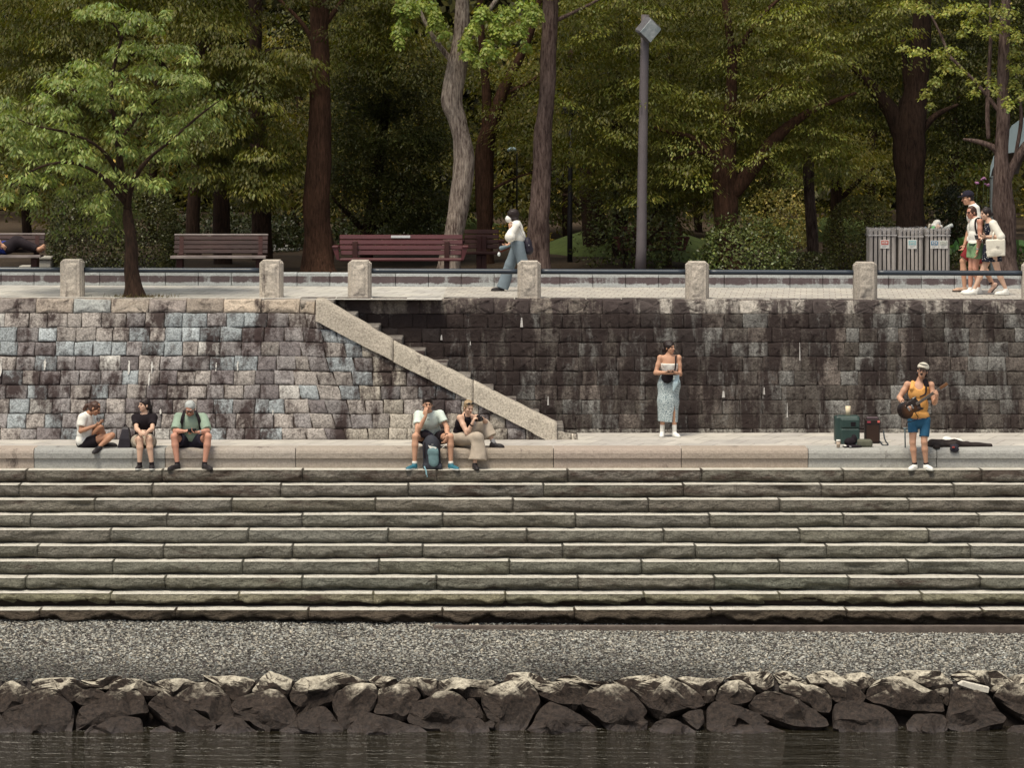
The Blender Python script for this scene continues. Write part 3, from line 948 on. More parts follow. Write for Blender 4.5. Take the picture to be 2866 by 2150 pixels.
# ================================================================== STAIRS WITH SLOPING PARAPET
def stairs():
    root = thing("side_staircase", "narrow stone staircase climbing left behind a sloping granite parapet", "staircase", (1.5, 52.2, Z_PLAZA))
    SM = stone_mat("stair_stone", 0.45, speck=0.35)
    xr = (1440 / 2.304 + 950 + 10 - 1433) * 52.2 / F     # right end of the lowest step
    nst = 11; rise = (zp(-3) - Z_PLAZA) / nst; run = 0.392
    for i in range(nst):
        x1 = 0.86 - run * i
        m = MB()
        d0 = surfL(x1 - run, rise * (i + 1))[1] + 0.10
        m.box((x1 - run - 0.06, d0, Z_PLAZA + rise * i - 0.02 * (i > 0)), (x1 if i else x1 + 0.02, 52.74 + 0.18 * i / nst, Z_PLAZA + rise * (i + 1)), (0.185, 0.168, 0.15), 0.012)
        m.build("stair_step", SM, root, False, color=True)
    # body under the steps
    m = MB()
    V = []
    for d in (52.05, 52.7):
        for (x, z) in ((0.9, Z_PLAZA), (-3.2, zp(-3.2) - 0.25), (-3.2, Z_PLAZA), ): V.append((x, d + (0.2 if z > 4 and d > 52.5 else 0), z))
    m.add(V, [(0, 1, 2), (5, 4, 3), (0, 3, 4, 1)])
    m.build("stair_body", M("stair_core", (0.05, 0.04, 0.035), 0.95), root)
    # parapet slabs
    PM = stone_mat("parapet_granite", -0.1, speck=0.42)
    tx = np.array([p[0] for p in par_top]); tz = np.array([p[2] for p in par_top])
    bx = np.array([p[0] for p in par_bot]); bz = np.array([p[2] for p in par_bot])
    cuts = [ZA(85, 200, 51.65)[0], ZA(692, 500, 51.65)[0], ZA(1312, 800, 51.65)[0], ZA(1962, 1050, 51.65)[0]]
    r = np.random.default_rng(5)
    for i in range(3):
        x0, x1 = cuts[i] + 0.006, cuts[i + 1] - 0.006
        n = 26
        xs = np.linspace(x0, x1, n)
        prof = 14
        V = []
        for q, x in enumerate(xs):
            zt = np.interp(x, tx, tz); zb_ = np.interp(x, bx, bz, left=bz[0], right=Z_PLAZA - 0.02)
            if x > bx[-1]: zb_ = Z_PLAZA - 0.02
            zb_ = max(zb_, Z_PLAZA - 0.02)
            s = (zt - 0.15 - Z_PLAZA) / HW
            df = 51.5 + 0.42 * s - 0.035
            dep = 0.40
            ring = []
            for (u, w) in ((0, 0), (0, .2), (0, .4), (0, .6), (0, .8), (.02, .94), (.08, 1), (.35, 1.015), (.65, 1.015), (.92, 1), (.98, .94), (1, .8), (1, .4), (1, 0)):
                zz = zb_ + (zt - zb_) * w; ring.append((x, df - 0.03 + 0.42 * (zz - (zt - 0.15)) / HW + u * dep, zz))
            V.append(ring)
        V = np.array(V)
        nz = wav(V.reshape(-1, 3), 3 + i, 7.0, 4).reshape(n, prof)
        V[:, :, 1] -= 0.012 * nz; V[:, :, 2] += 0.010 * nz
        Vf = V.reshape(-1, 3)
        Fc = [(a * prof + b, (a + 1) * prof + b, (a + 1) * prof + b + 1, a * prof + b + 1) for a in range(n - 1) for b in range(prof - 1)]
        Fc += [tuple(range(prof)), tuple(range(n * prof - 1, (n - 1) * prof - 1, -1))]
        c = [(0.40, 0.355, 0.295), (0.42, 0.375, 0.31), (0.43, 0.385, 0.32)][i]
        obj("parapet_slab", Vf, Fc, PM, root, True, np.tile(np.array(c), (len(Vf), 1)))
stairs()

# ================================================================== KERB WALL AT THE BACK OF THE PROMENADE
def kerb():
    def spatial(t):
        ps = t.n("ShaderNodeSeparateXYZ"); t.l(t.n("ShaderNodeNewGeometry").outputs['Position'], ps.inputs[0])
        zr = t.math('ADD', ps.outputs[2], t.math('MULTIPLY', ps.outputs[0], 0.0036))
        a = t.ramp(zr, 5.672, 5.76, -0.35, 0.0); b = t.ramp(zr, 5.855, 5.885, 0.0, -0.4)
        return t.math('ADD', a, b)
    KM = stone_mat("kerb_stone", 0.92, stain_col=(0.085, 0.058, 0.062), speck=0.2, zsq=0.12, spatial=spatial)
    root = thing("kerb_wall", "low bluish stone kerb wall with dark stained panels behind the promenade", "kerb", (0, 57.05, 5.67))
    m = MB(); x = -13.0; r = np.random.default_rng(4)
    L = 92 * 57.05 / F
    k0 = (8 / 2.304 - 1433) * 57.05 / F
    x = k0 - 20 * L
    while x < 13:
        if x > -13:
            c = np.array((0.40, 0.42, 0.42)) * (1 + 0.06 * r.normal())
            m.box((x + 0.004, 57.05, zp(x) - 0.05), (x + L - 0.004, 57.33, zp(x) + 0.25), c, 0.012)
        x += L
    m.build("kerb_block", KM, root, False, color=True)
kerb()

# ================================================================== STONE POSTS AND RAILS
def railing(label, Xs, rail_from, rail_to, seed):
    PMt = stone_mat("post_granite", -0.05, speck=0.30)
    RM = M("painted_steel", (0.030, 0.040, 0.055), 0.35, 0.2, 3, spec=0.5)
    r = np.random.default_rng(seed)
    x0 = (Xs[0] - 1433) * 53.3 / F
    root = thing("railing", label, "railing", (x0, 53.3, zp(x0)))
    for X in Xs:
        x = (X - 1433) * 53.3 / F; z = zp(x)
        V = []; n = 0
        m = MB()
        col = np.array((0.50, 0.445, 0.38)) * (1 + 0.06 * r.normal())
        m.box((x - 0.155, 53.13, z - 0.01), (x + 0.155, 53.47, z + 0.655), col, 0.012)
        m.box((x - 0.185, 53.165, z - 0.01), (x + 0.185, 53.435, z + 0.630), col * 0.97, 0.012)
        m.box((x - 0.205, 53.20, z - 0.01), (x + 0.205, 53.40, z + 0.610), col * 0.92, 0.012)
        po = m.build("post", PMt, root, False, color=True)
        # rough picked panel on the front
        g = MB(); nn = 12
        xs = np.linspace(x - 0.115, x + 0.115, nn); zs = np.linspace(z + 0.03, z + 0.60, 22)
        G = np.array([[(a, 53.128, b) for a in xs] for b in zs])
        nz = wav(G.reshape(-1, 3), int(X) % 97, 26.0, 3).reshape(22, nn)
        e = np.minimum.outer(np.minimum(np.arange(22), np.arange(22)[::-1]), np.full(nn, 9)); e2 = np.minimum(np.arange(nn), np.arange(nn)[::-1])
        ee = np.clip(np.minimum(e, e2[None, :]) / 2.0, 0, 1)
        G[:, :, 1] -= ee * (0.016 + 0.014 * nz) - 0.006 * (1 - ee)
        g.add(G.reshape(-1, 3), [(i * nn + j, i * nn + j + 1, (i + 1) * nn + j + 1, (i + 1) * nn + j) for i in range(21) for j in range(nn - 1)], col * 1.02)
        g.build("rough_panel", PMt, po, True, color=True)
    for a, b in zip(rail_from, rail_to):
        xa = (a - 1433) * 53.3 / F; xb = (b - 1433) * 53.3 / F
        m = MB()
        n = 14
        m.tube([(xa + (xb - xa) * i / n, 53.3, zp(xa + (xb - xa) * i / n) + 0.465) for i in range(n + 1)], 0.047, 14)
        m.build("rail", RM, root, True)
railing("stone posts with dark steel rail at the left, by the young tree", [-354, 203, 760], [-700, -330, 230], [-378, 178, 735], 1)
railing("stone posts with dark steel rail running right from the stair head", [1007, 1481, 1951, 2421, 2893, 3365], [1031, 1505, 1975, 2445, 2917], [1457, 1927, 2397, 2869, 3341], 2)
# ================================================================== TREES AND SHRUBS
def bark_mat(name, c1, c2, vs=0.18, scale=26):
    t = NT(name)
    v = t.coord((1, 1, vs))
    g = t.noise(v, scale, 6, 0.7, 0.3); b = t.noise(t.coord((1, 1, 0.5)), 3.0, 5, 0.65)
    col = t.mix(t.ramp(t.math('ADD', t.math('MULTIPLY', g, 0.7), t.math('MULTIPLY', b, 0.3)), 0.40, 0.62), tuple(c1), tuple(c2))
    return t.done(col, 0.95, t.bump(g, 0.03, 1.0), 0.15)
BARK_G = bark_mat("bark_grey", (0.075, 0.05, 0.042), (0.46, 0.385, 0.32))
BARK_M = bark_mat("bark_mid", (0.042, 0.026, 0.022), (0.19, 0.135, 0.115))
BARK_R = bark_mat("bark_reddish", (0.030, 0.016, 0.010), (0.095, 0.048, 0.030))
BARK_D = bark_mat("bark_dark", (0.018, 0.011, 0.008), (0.06, 0.035, 0.024))
OLIVE, DEEP, CHERRY, GINKGO, SUNLIT_GOLD = (0.118, 0.119, 0.021), (0.060, 0.060, 0.014), (0.225, 0.275, 0.088), (0.235, 0.29, 0.060), (0.60, 0.45, 0.10)  # the last leaf colour has sunlight painted in

def tree(name, label, base2, d, bark, limbs, cat="tree", group=None, seed=0):
    """limbs: list of (points, widths) in 2212-view pixels, the first is the trunk"""
    b = P2(base2[0], base2[1], d)
    root = thing(name, label, cat, b, group)
    m = MB()
    for i, (pts, w) in enumerate(limbs): limb(m, pts, d, w, 12 if i == 0 else 8, seed * 7 + i, 0.09 if i == 0 else 0.05)
    m.build("trunk", bark, root, True)
    return root
def pads_at(cr, lst, s, d0, d1, col, lpm, L, W, droop=0.5, rz=None, depth=0.8, split=2, cv=0.16):
    """lst of (x, y, rx, ry) ellipses in zoomed photo pixels, s = (ox, oy, scale)"""
    r = cr.r
    for (x, y, rx, ry) in lst:
        for k in range(split):
            d = r.uniform(d0, d1)
            xx = x + rx * 0.45 * r.uniform(-1, 1); yy = y + ry * 0.45 * r.uniform(-1, 1)
            c = P(s[0] + xx / s[2], s[1] + yy / s[2], d)
            sc = d / F / s[2]
            RX, RZ = rx * sc * 0.72, max(ry * sc * 0.62, 0.05)
            n = int(lpm * RX * RZ * 4)
            cc = np.array(col) * math.exp(cv * r.normal())
            cr.pad(c, (RX, min(depth, RX * 0.9), RZ), max(n, 25), L, W, cc, droop)
def fill_pads(cr, poly, n, d0, d1, rx, rz, nl, L, W, col, droop=0.5, cv=0.22):
    """random sprays inside a polygon of 2212-view pixels"""
    r = cr.r
    xs = [p[0] for p in poly]; ys = [p[1] for p in poly]
    k = 0; tries = 0
    while k < n and tries < n * 30:
        tries += 1
        x, y = r.uniform(min(xs), max(xs)), r.uniform(min(ys), max(ys))
        if not inpoly(x, y, poly): continue
        d = r.uniform(d0, d1)
        c = P2(x, y, d)
        a = r.uniform(rx[0], rx[1])
        cr.pad(c, (a, a * 0.8, r.uniform(rz[0], rz[1])), int(nl * a / rx[1]), L, W, np.array(col) * math.exp(cv * r.normal()), droop)
        k += 1

def canopy_roof(cr, x0, x1, d0, d1, z0, z1, n, col, size=0.32):
    n = int(n * 0.4)
    """upper part of a crown, above what the photograph shows: bigger sprays, it keeps the sky out"""
    r = cr.r
    C = np.stack([r.uniform(x0, x1, n), r.uniform(d0, d1, n), r.uniform(z0, z1, n)], 1)
    D = r.normal(size=(n, 3)); D[:, 2] *= 0.4
    N = r.normal(size=(n, 3)) * 0.5; N[:, 2] += 1
    cr.leaves(C, D, N, size, size * 0.7, col, 0.3)

# ---- young cherry growing out of the wall top (front left)
def cherry():
    Z1 = (0, 0, 1.929)
    root = thing("cherry_tree", "young leafy tree with dark slim trunk rooted at the top edge of the light wall", "tree", P(372, 829, 53.25))
    m = MB()
    q = lambda x, y: (x / 1.929 / 1.2957, y / 1.929 / 1.2957)
    def L(pts, w, d, n=10, seed=1): limb(m, [(*q(x, y), dd) for (x, y, dd) in pts], d, [a / 1.929 / 1.2957 for a in w], n, seed, 0.10)
    L([(718, 1605, 53.2), (715, 1540, 53.2), (705, 1440, 53.25), (705, 1300, 53.3), (690, 1180, 53.4), (685, 1080, 53.5), (660, 960, 53.6), (640, 800, 53.7), (620, 640, 53.7)], [122, 88, 70, 62, 62, 50, 42, 34, 26], 53.4, 14, 3)
    L([(620, 640, 53.7), (605, 560, 53.7), (600, 440, 53.8), (620, 340, 53.8), (650, 230, 53.8), (680, 170, 53.9), (760, 130, 54), (840, 90, 54)], [26, 24, 26, 20, 18, 16, 11, 6], 53.7, 8, 4)
    L([(655, 215, 53.8), (620, 140, 53.8), (560, 90, 53.7), (480, 60, 53.6)], [14, 12, 9, 5], 53.7, 7, 5)
    L([(600, 400, 53.8), (680, 360, 54), (720, 290, 54), (820, 260, 54.2)], [14, 12, 10, 5], 54, 7, 6)
    L([(690, 1120, 53.4), (720, 980, 53.2), (800, 860, 53.0), (920, 760, 52.9), (1080, 620, 52.9), (1200, 530, 52.9)], [40, 30, 22, 17, 11, 5], 53.2, 8, 7)
    L([(680, 1100, 53.4), (560, 960, 53.0), (400, 880, 52.8), (220, 900, 52.7), (60, 1000, 52.7)], [36, 26, 18, 12, 5], 53, 8, 8)
    L([(660, 960, 53.6), (540, 800, 53.2), (380, 720, 53), (200, 680, 53), (40, 620, 53)], [30, 20, 15, 10, 5], 53.2, 8, 9)
    L([(640, 760, 53.7), (760, 620, 54.2), (900, 500, 54.4), (1060, 430, 54.6)], [22, 16, 10, 5], 54, 7, 10)
    L([(620, 620, 53.7), (500, 540, 54.3), (350, 470, 54.6), (220, 510, 54.8)], [20, 14, 10, 5], 54.4, 7, 11)
    m.build("trunk", BARK_D, root, True)
    cr = Crown(3)
    A = [(490, 40, 80, 30), (600, 60, 90, 45), (760, 80, 120, 40), (850, 140, 60, 35), (690, 130, 60, 35), (440, 70, 45, 25), (900, 70, 35, 30), (560, 20, 60, 25),
         (700, 240, 140, 35), (900, 270, 150, 35), (1030, 305, 60, 35), (620, 290, 80, 25), (980, 250, 90, 22),
         (440, 340, 90, 32), (330, 420, 130, 45), (230, 510, 60, 45), (560, 380, 120, 45), (800, 360, 140, 42), (960, 400, 140, 45), (1080, 425, 50, 28), (700, 470, 150, 45), (900, 490, 100, 35), (460, 440, 120, 40), (1000, 460, 80, 30),
         (40, 540, 55, 42), (80, 610, 90, 45), (330, 590, 110, 45), (480, 480, 110, 45), (650, 640, 80, 38), (540, 540, 90, 45), (240, 600, 70, 40), (760, 560, 80, 35), (20, 640, 60, 50),
         (1180, 545, 55, 28), (1100, 600, 80, 42), (980, 650, 100, 42), (1150, 660, 60, 30), (900, 700, 110, 48), (1030, 700, 90, 38), (840, 640, 70, 35),
         (40, 740, 60, 45), (200, 720, 120, 55), (330, 700, 110, 55), (250, 820, 130, 50), (600, 720, 90, 38), (700, 800, 80, 36), (850, 800, 120, 42), (960, 810, 80, 45), (450, 840, 120, 45), (120, 800, 90, 45), (400, 760, 80, 40), (90, 690, 80, 40), (960, 740, 80, 40),
         (130, 950, 110, 32), (30, 1050, 60, 36), (165, 1070, 45, 45), (260, 960, 70, 38), (420, 900, 110, 45), (600, 920, 100, 40), (720, 960, 120, 38), (850, 1000, 90, 42), (650, 1010, 80, 35), (490, 1110, 80, 42), (570, 1150, 50, 36), (330, 890, 90, 35), (880, 970, 60, 30), (560, 1060, 60, 30), (340, 1020, 50, 25)]
    pads_at(cr, A, Z1, 52.6, 54.9, CHERRY, 520, 0.105, 0.044, 0.75, split=6, depth=0.5, cv=0.18)
    fill_pads(cr, [(-60, 260), (90, 180), (200, 100), (260, 60), (330, 80), (480, 140), (560, 180), (560, 240), (470, 300), (400, 400), (300, 470), (180, 500), (60, 470), (-60, 430)], 60, 53.8, 55.2, (0.28, 0.5), (0.10, 0.18), 110, 0.10, 0.042, (0.125, 0.15, 0.042), 0.7)
    cr.build("crown", root)
    # tuft of dry grass at the foot
    g = Crown(9); r = g.r; n = 240
    C = np.stack([r.uniform(-6.83, -6.2, n), r.uniform(52.92, 53.2, n), np.full(n, zp(-6.5) - 0.01)], 1)
    C[:, 0] += 0.35 * r.normal(size=n) * 0.6
    D = r.normal(size=(n, 3)) * 0.5; D[:, 2] = np.abs(D[:, 2]) + 0.4
    g.leaves(C, D, r.normal(size=(n, 3)), 0.09, 0.012, (0.11, 0.085, 0.04))
    tag(g.build("grass", None), "dry grass tuft at the foot of the young tree", "grass", kind="stuff")
cherry()

# ---- the old trees of the park, nearest first
def crown_tree(name, label, base2, d, bark, limbs, seed, parts, mat=None, roof=None):
    root = tree(name, label, base2, d, bark, limbs, seed=seed)
    cr = Crown(seed)
    for f in parts: f(cr)
    if roof: canopy_roof(cr, *roof)
    if cr.V: cr.build("crown", root, mat)
    return root
R = lambda poly, n, d0, d1, rx, rz, nl, L, W, col, droop=0.5, cv=0.22: (lambda cr: fill_pads(cr, poly, n, d0, d1, rx, rz, nl, L, W, col, droop, cv))
PA = lambda lst, s, d0, d1, col, lpm, L, W, droop=0.5, split=2, depth=0.8, cv=0.16: (lambda cr: pads_at(cr, lst, s, d0, d1, col, lpm, L, W, droop, None, depth, split, cv))

# thick reddish trunk between the two left benches
crown_tree("broadleaf_tree", "thick straight reddish brown trunk standing between the two front benches", (683, 580), 61.0, BARK_R,
    [([(684, 596), (684, 560), (684, 470), (688, 380), (690, 250), (692, 120), (690, -40), (690, -200)], [92, 66, 60, 54, 50, 44, 40, 34]),
     ([(690, 130), (660, 60), (610, 5), (560, -40)], [14, 10, 8, 6]), ([(696, 60), (740, 0), (780, -60)], [14, 10, 8]),
     ([(652, 610), (668, 585), (680, 540)], [10, 22, 30]), ([(722, 608), (708, 585), (694, 540)], [10, 22, 30])], 12,
    [R([(560, -60), (740, -60), (730, 110), (640, 120), (600, 60)], 26, 60.2, 63, (0.35, 0.7), (0.08, 0.18), 150, 0.10, 0.04, DEEP)],
    roof=(-9, -3, 59, 68, 12.4, 17, 2600, DEEP))
# dark fingery left tree with hanging layers
LEFTPOLY = [(-40, -60), (520, -60), (560, 60), (520, 110), (470, 80), (300, 40), (250, 200), (230, 330), (-40, 330)]
crown_tree("zelkova_tree", "large dark olive tree filling the upper left corner behind the young tree", (486, 580), 63.5, BARK_D,
    [([(478, 590), (480, 500), (478, 400), (470, 300), (450, 150), (430, -40), (420, -200)], [46, 36, 33, 30, 28, 24, 20]),
     ([(470, 300), (400, 200), (300, 90), (180, 10)], [20, 16, 11, 7]), ([(462, 220), (520, 150), (580, 110), (630, 100)], [16, 12, 8, 4]), ([(470, 300), (540, 260), (600, 250)], [14, 9, 4])], 13,
    [R(LEFTPOLY, 150, 59.8, 64, (0.5, 1.0), (0.12, 0.24), 420, 0.105, 0.042, OLIVE, 0.9),
     R([(380, 110), (520, 110), (640, 110), (700, 130), (640, 200), (540, 180), (400, 200)], 32, 59.8, 61.5, (0.4, 0.7), (0.10, 0.18), 330, 0.105, 0.042, OLIVE, 1.0),
     R([(430, 200), (560, 200), (590, 260), (630, 330), (600, 440), (540, 420), (500, 380), (430, 400)], 52, 59.6, 62, (0.35, 0.7), (0.10, 0.18), 330, 0.105, 0.042, OLIVE, 1.1)],
    roof=(-16, -6, 58.5, 70, 12.3, 17, 4200, DEEP))
# rounded dark evergreen behind the big trunk
crown_tree("evergreen_tree", "rounded dark evergreen tree between the thick trunk and the pale leaning trunk", (815, 580), 67.0, BARK_D,
    [([(790, 600), (792, 520), (800, 470), (815, 380), (830, 250), (840, 100), (840, -150)], [34, 26, 25, 23, 20, 16, 12]), ([(796, 510), (760, 470), (730, 440), (715, 420)], [16, 12, 9, 5]), ([(800, 500), (850, 460), (880, 400)], [14, 10, 6])], 14,
    [R([(720, 170), (830, 100), (930, 150), (965, 300), (950, 460), (880, 500), (780, 480), (725, 420)], 130, 64, 68, (0.45, 0.9), (0.16, 0.34), 420, 0.09, 0.038, (0.065, 0.070, 0.018), 0.35),
     R([(730, -60), (880, -60), (880, 140), (800, 170), (730, 150)], 60, 63.5, 67, (0.45, 0.9), (0.12, 0.24), 340, 0.10, 0.04, OLIVE, 0.8)],
    roof=(-6, 0, 63, 74, 12.4, 17, 3000, DEEP))
# pale leaning ginkgo in the middle
GK1 = [(330, 40, 50, 60), (340, 130, 55, 60), (320, 210, 35, 45), (390, 20, 40, 60), (500, 40, 50, 60), (530, 120, 60, 60), (560, 170, 45, 30),
       (680, 200, 50, 60), (700, 280, 50, 40), (760, 330, 45, 30), (800, 240, 50, 50), (840, 120, 40, 70), (830, 300, 50, 35), (760, 60, 60, 60), (900, 60, 60, 60), (960, 150, 60, 50), (1000, 230, 45, 45), (900, 180, 50, 50), (1040, 80, 60, 60), (720, 130, 50, 50), (870, 270, 40, 40), (1010, 20, 60, 40), (430, 20, 60, 30)]
def leafcol_ginkgo(cr): pads_at(cr, GK1, (950, 0, 1.929), 58.9, 60.4, GINKGO, 1300, 0.075, 0.075, 1.1, None, 0.35, 3, 0.15)
crown_tree("ginkgo_tree", "pale grey leaning trunk with bright hanging fan leaves, rising behind the long red bench", (975, 590), 60.6, BARK_G,
    [([(972, 604), (972, 565), (978, 520), (988, 450), (1001, 380), (1000, 320), (988, 255), (978, 215), (985, 150), (998, 60), (1000, -60), (1000, -220)], [58, 48, 46, 45, 43, 42, 44, 52, 46, 34, 32, 26]),
     ([(990, 150), (930, 70), (890, -20)], [16, 10, 6]), ([(995, 110), (1050, 30), (1100, -40)], [16, 11, 7])], 15, [leafcol_ginkgo],
    roof=(-5, 0.5, 58.6, 63, 12.0, 16, 1900, GINKGO, 0.25))
# forked dark trunk behind it
crown_tree("forked_tree", "dark forked trunk close behind the pale leaning trunk", (1046, 590), 64.5, BARK_R,
    [([(1048, 605), (1047, 520), (1046, 420), (1046, 330), (1060, 270), (1090, 190), (1120, 130), (1150, 60), (1180, -60)], [52, 40, 38, 38, 34, 24, 20, 16, 10]),
     ([(1050, 300), (1052, 240), (1048, 170), (1040, 80), (1035, -60)], [26, 24, 20, 16, 10]), ([(1085, 205), (1140, 180), (1180, 150)], [12, 9, 5]), ([(1046, 420), (1090, 395), (1140, 375), (1200, 365)], [9, 6, 4, 3])], 16,
    [R([(870, 100), (960, 110), (1000, 250), (960, 250), (890, 220)], 22, 63, 66, (0.35, 0.7), (0.1, 0.2), 200, 0.09, 0.036, DEEP),
     R([(1060, 160), (1170, 120), (1170, 330), (1090, 330), (1060, 250)], 26, 62.5, 66, (0.35, 0.7), (0.1, 0.2), 200, 0.09, 0.036, OLIVE)],
    roof=(-2, 3, 62, 72, 12.2, 17, 2600, DEEP))
# tall trunk leaning right
crown_tree("tall_tree", "tall dark furrowed trunk leaning right beside the masked walker", (1165, 590), 60.2, BARK_M,
    [([(1163, 606), (1162, 560), (1164, 480), (1167, 400), (1173, 300), (1180, 220), (1184, 130), (1188, 40), (1193, -60), (1200, -220)], [60, 48, 46, 43, 40, 38, 37, 34, 32, 26]),
     ([(1188, 50), (1230, 30), (1290, 0), (1330, -30)], [10, 8, 6, 4])], 17, [],
    roof=(1, 4, 59, 64, 12.2, 16, 900, OLIVE, 0.25))
# wide spreading tree on the right
RP = [(1200, -60), (1960, -60), (1960, 120), (1890, 260), (1830, 330), (1730, 340), (1640, 360), (1560, 410), (1480, 430), (1400, 440), (1330, 420), (1290, 370), (1240, 360), (1200, 300), (1210, 100)]
crown_tree("spreading_tree", "wide spreading tree with layered olive foliage behind the main lamp post", (1570, 590), 61.3, BARK_R,
    [([(1574, 606), (1572, 560), (1570, 500), (1568, 420), (1566, 370), (1572, 310), (1578, 230), (1582, 120), (1574, 60), (1560, -60)], [74, 56, 52, 56, 60, 36, 28, 24, 18, 14]),
     ([(1575, 420), (1620, 370), (1665, 310), (1700, 275), (1760, 235), (1850, 200)], [40, 34, 28, 22, 14, 6]),
     ([(1566, 370), (1540, 340), (1500, 300), (1430, 280), (1380, 265)], [26, 20, 14, 10, 5]),
     ([(1580, 150), (1600, 100), (1640, 40), (1690, -10)], [14, 13, 10, 7]), ([(1578, 260), (1640, 210), (1690, 185), (1740, 190)], [14, 11, 8, 4]), ([(1570, 330), (1500, 330), (1440, 350)], [10, 8, 4])], 18,
    [R(RP, 420, 60.8, 67, (0.5, 1.1), (0.09, 0.19), 360, 0.095, 0.036, OLIVE, 0.7),
     R(RP, 46, 60.2, 61.2, (0.45, 0.9), (0.07, 0.15), 300, 0.095, 0.036, (0.165, 0.172, 0.034), 0.6)],  # lighter front sprays: foliage highlight painted into the leaf colour
    roof=(2, 12, 59.6, 72, 12.2, 17, 5200, DEEP))
crown_tree("slim_dark_tree", "slim dark upright trunk rising through leaves left of the lamp head", (1338, 590), 67.0, BARK_D,
    [([(1336, 600), (1338, 480), (1342, 360), (1338, 250), (1332, 130), (1330, -120)], [38, 34, 34, 36, 38, 30])], 19,
    [R([(1230, 250), (1330, 220), (1420, 300), (1400, 420), (1290, 430), (1230, 360)], 40, 65, 69, (0.4, 0.8), (0.1, 0.2), 220, 0.09, 0.035, OLIVE)],
    roof=(0, 6, 66, 78, 12.2, 17, 2400, DEEP))
crown_tree("massive_tree", "massive almost black trunk behind the litter bins", (1970, 590), 62.6, BARK_D,
    [([(1972, 606), (1970, 560), (1968, 480), (1966, 400), (1966, 330), (1970, 250), (1980, 170), (1990, 60), (1995, -150)], [76, 62, 60, 62, 68, 62, 46, 40, 34]),
     ([(1962, 330), (1930, 250), (1895, 200), (1850, 150), (1800, 110)], [46, 40, 28, 16, 8]), ([(1975, 300), (2020, 250), (2070, 225)], [22, 14, 6]), ([(1975, 250), (1960, 180), (1950, 80)], [24, 18, 10])], 20,
    [R([(1880, -60), (2240, -60), (2240, 330), (2120, 350), (2030, 330), (1990, 250), (1880, 230)], 160, 63, 68, (0.5, 1.0), (0.10, 0.22), 340, 0.10, 0.04, (0.058, 0.062, 0.013), 0.5)],
    roof=(7, 16, 60.5, 74, 12.2, 17, 4200, DEEP))
crown_tree("small_grey_tree", "small pale grey trunk with one lit edge between the bushes", (1757, 590), 66.0, BARK_M,
    [([(1758, 596), (1756, 520), (1752, 450), (1748, 400), (1745, 330), (1740, 250)], [30, 26, 25, 24, 22, 16])], 21,
    [R([(1680, 300), (1800, 290), (1850, 350), (1800, 400), (1700, 390)], 24, 65, 69, (0.4, 0.7), (0.1, 0.2), 200, 0.09, 0.035, (0.22, 0.24, 0.06))])  # bright crown colour paints in sun reaching the gap
crown_tree("slim_dark_tree", "slim near black trunk standing left of the round clipped bush", (1810, 590), 69.0, BARK_D,
    [([(1812, 598), (1808, 480), (1806, 420), (1802, 300), (1798, 200), (1795, -60)], [34, 28, 28, 24, 20, 16]), ([(1806, 440), (1850, 395), (1890, 360)], [14, 10, 5])], 22,
    [R([(1780, 300), (1900, 280), (1900, 400), (1800, 420)], 26, 68, 72, (0.4, 0.8), (0.1, 0.22), 220, 0.09, 0.036, (0.24, 0.22, 0.05))],  # warm crown colour, sunlight of the gap painted in
    )
crown_tree("stout_dark_tree", "stout near black trunk right behind the second slim lamp post", (1284, 590), 68.5, BARK_D,
    [([(1288, 600), (1285, 540), (1282, 480), (1276, 420), (1270, 330)], [66, 56, 54, 50, 34]), ([(1276, 470), (1240, 430), (1215, 420)], [20, 13, 6])], 23, [])
crown_tree("stout_dark_tree", "stout near black trunk behind the right end of the brown weathered bench", (566, 590), 66.5, BARK_D,
    [([(570, 598), (566, 520), (564, 440), (560, 360), (556, 250), (552, 100), (550, -100)], [54, 46, 44, 42, 36, 30, 26])], 24,
    [R([(480, 250), (640, 200), (660, 380), (560, 440), (480, 420)], 34, 66, 70, (0.4, 0.8), (0.1, 0.2), 200, 0.09, 0.036, DEEP)],
    )
crown_tree("slim_dark_tree", "slim dark trunk behind the left end of the brown weathered bench", (418, 590), 67.5, BARK_D,
    [([(420, 598), (418, 480), (424, 380), (430, 250), (434, 60), (436, -120)], [36, 30, 28, 26, 22, 18])], 25, [])
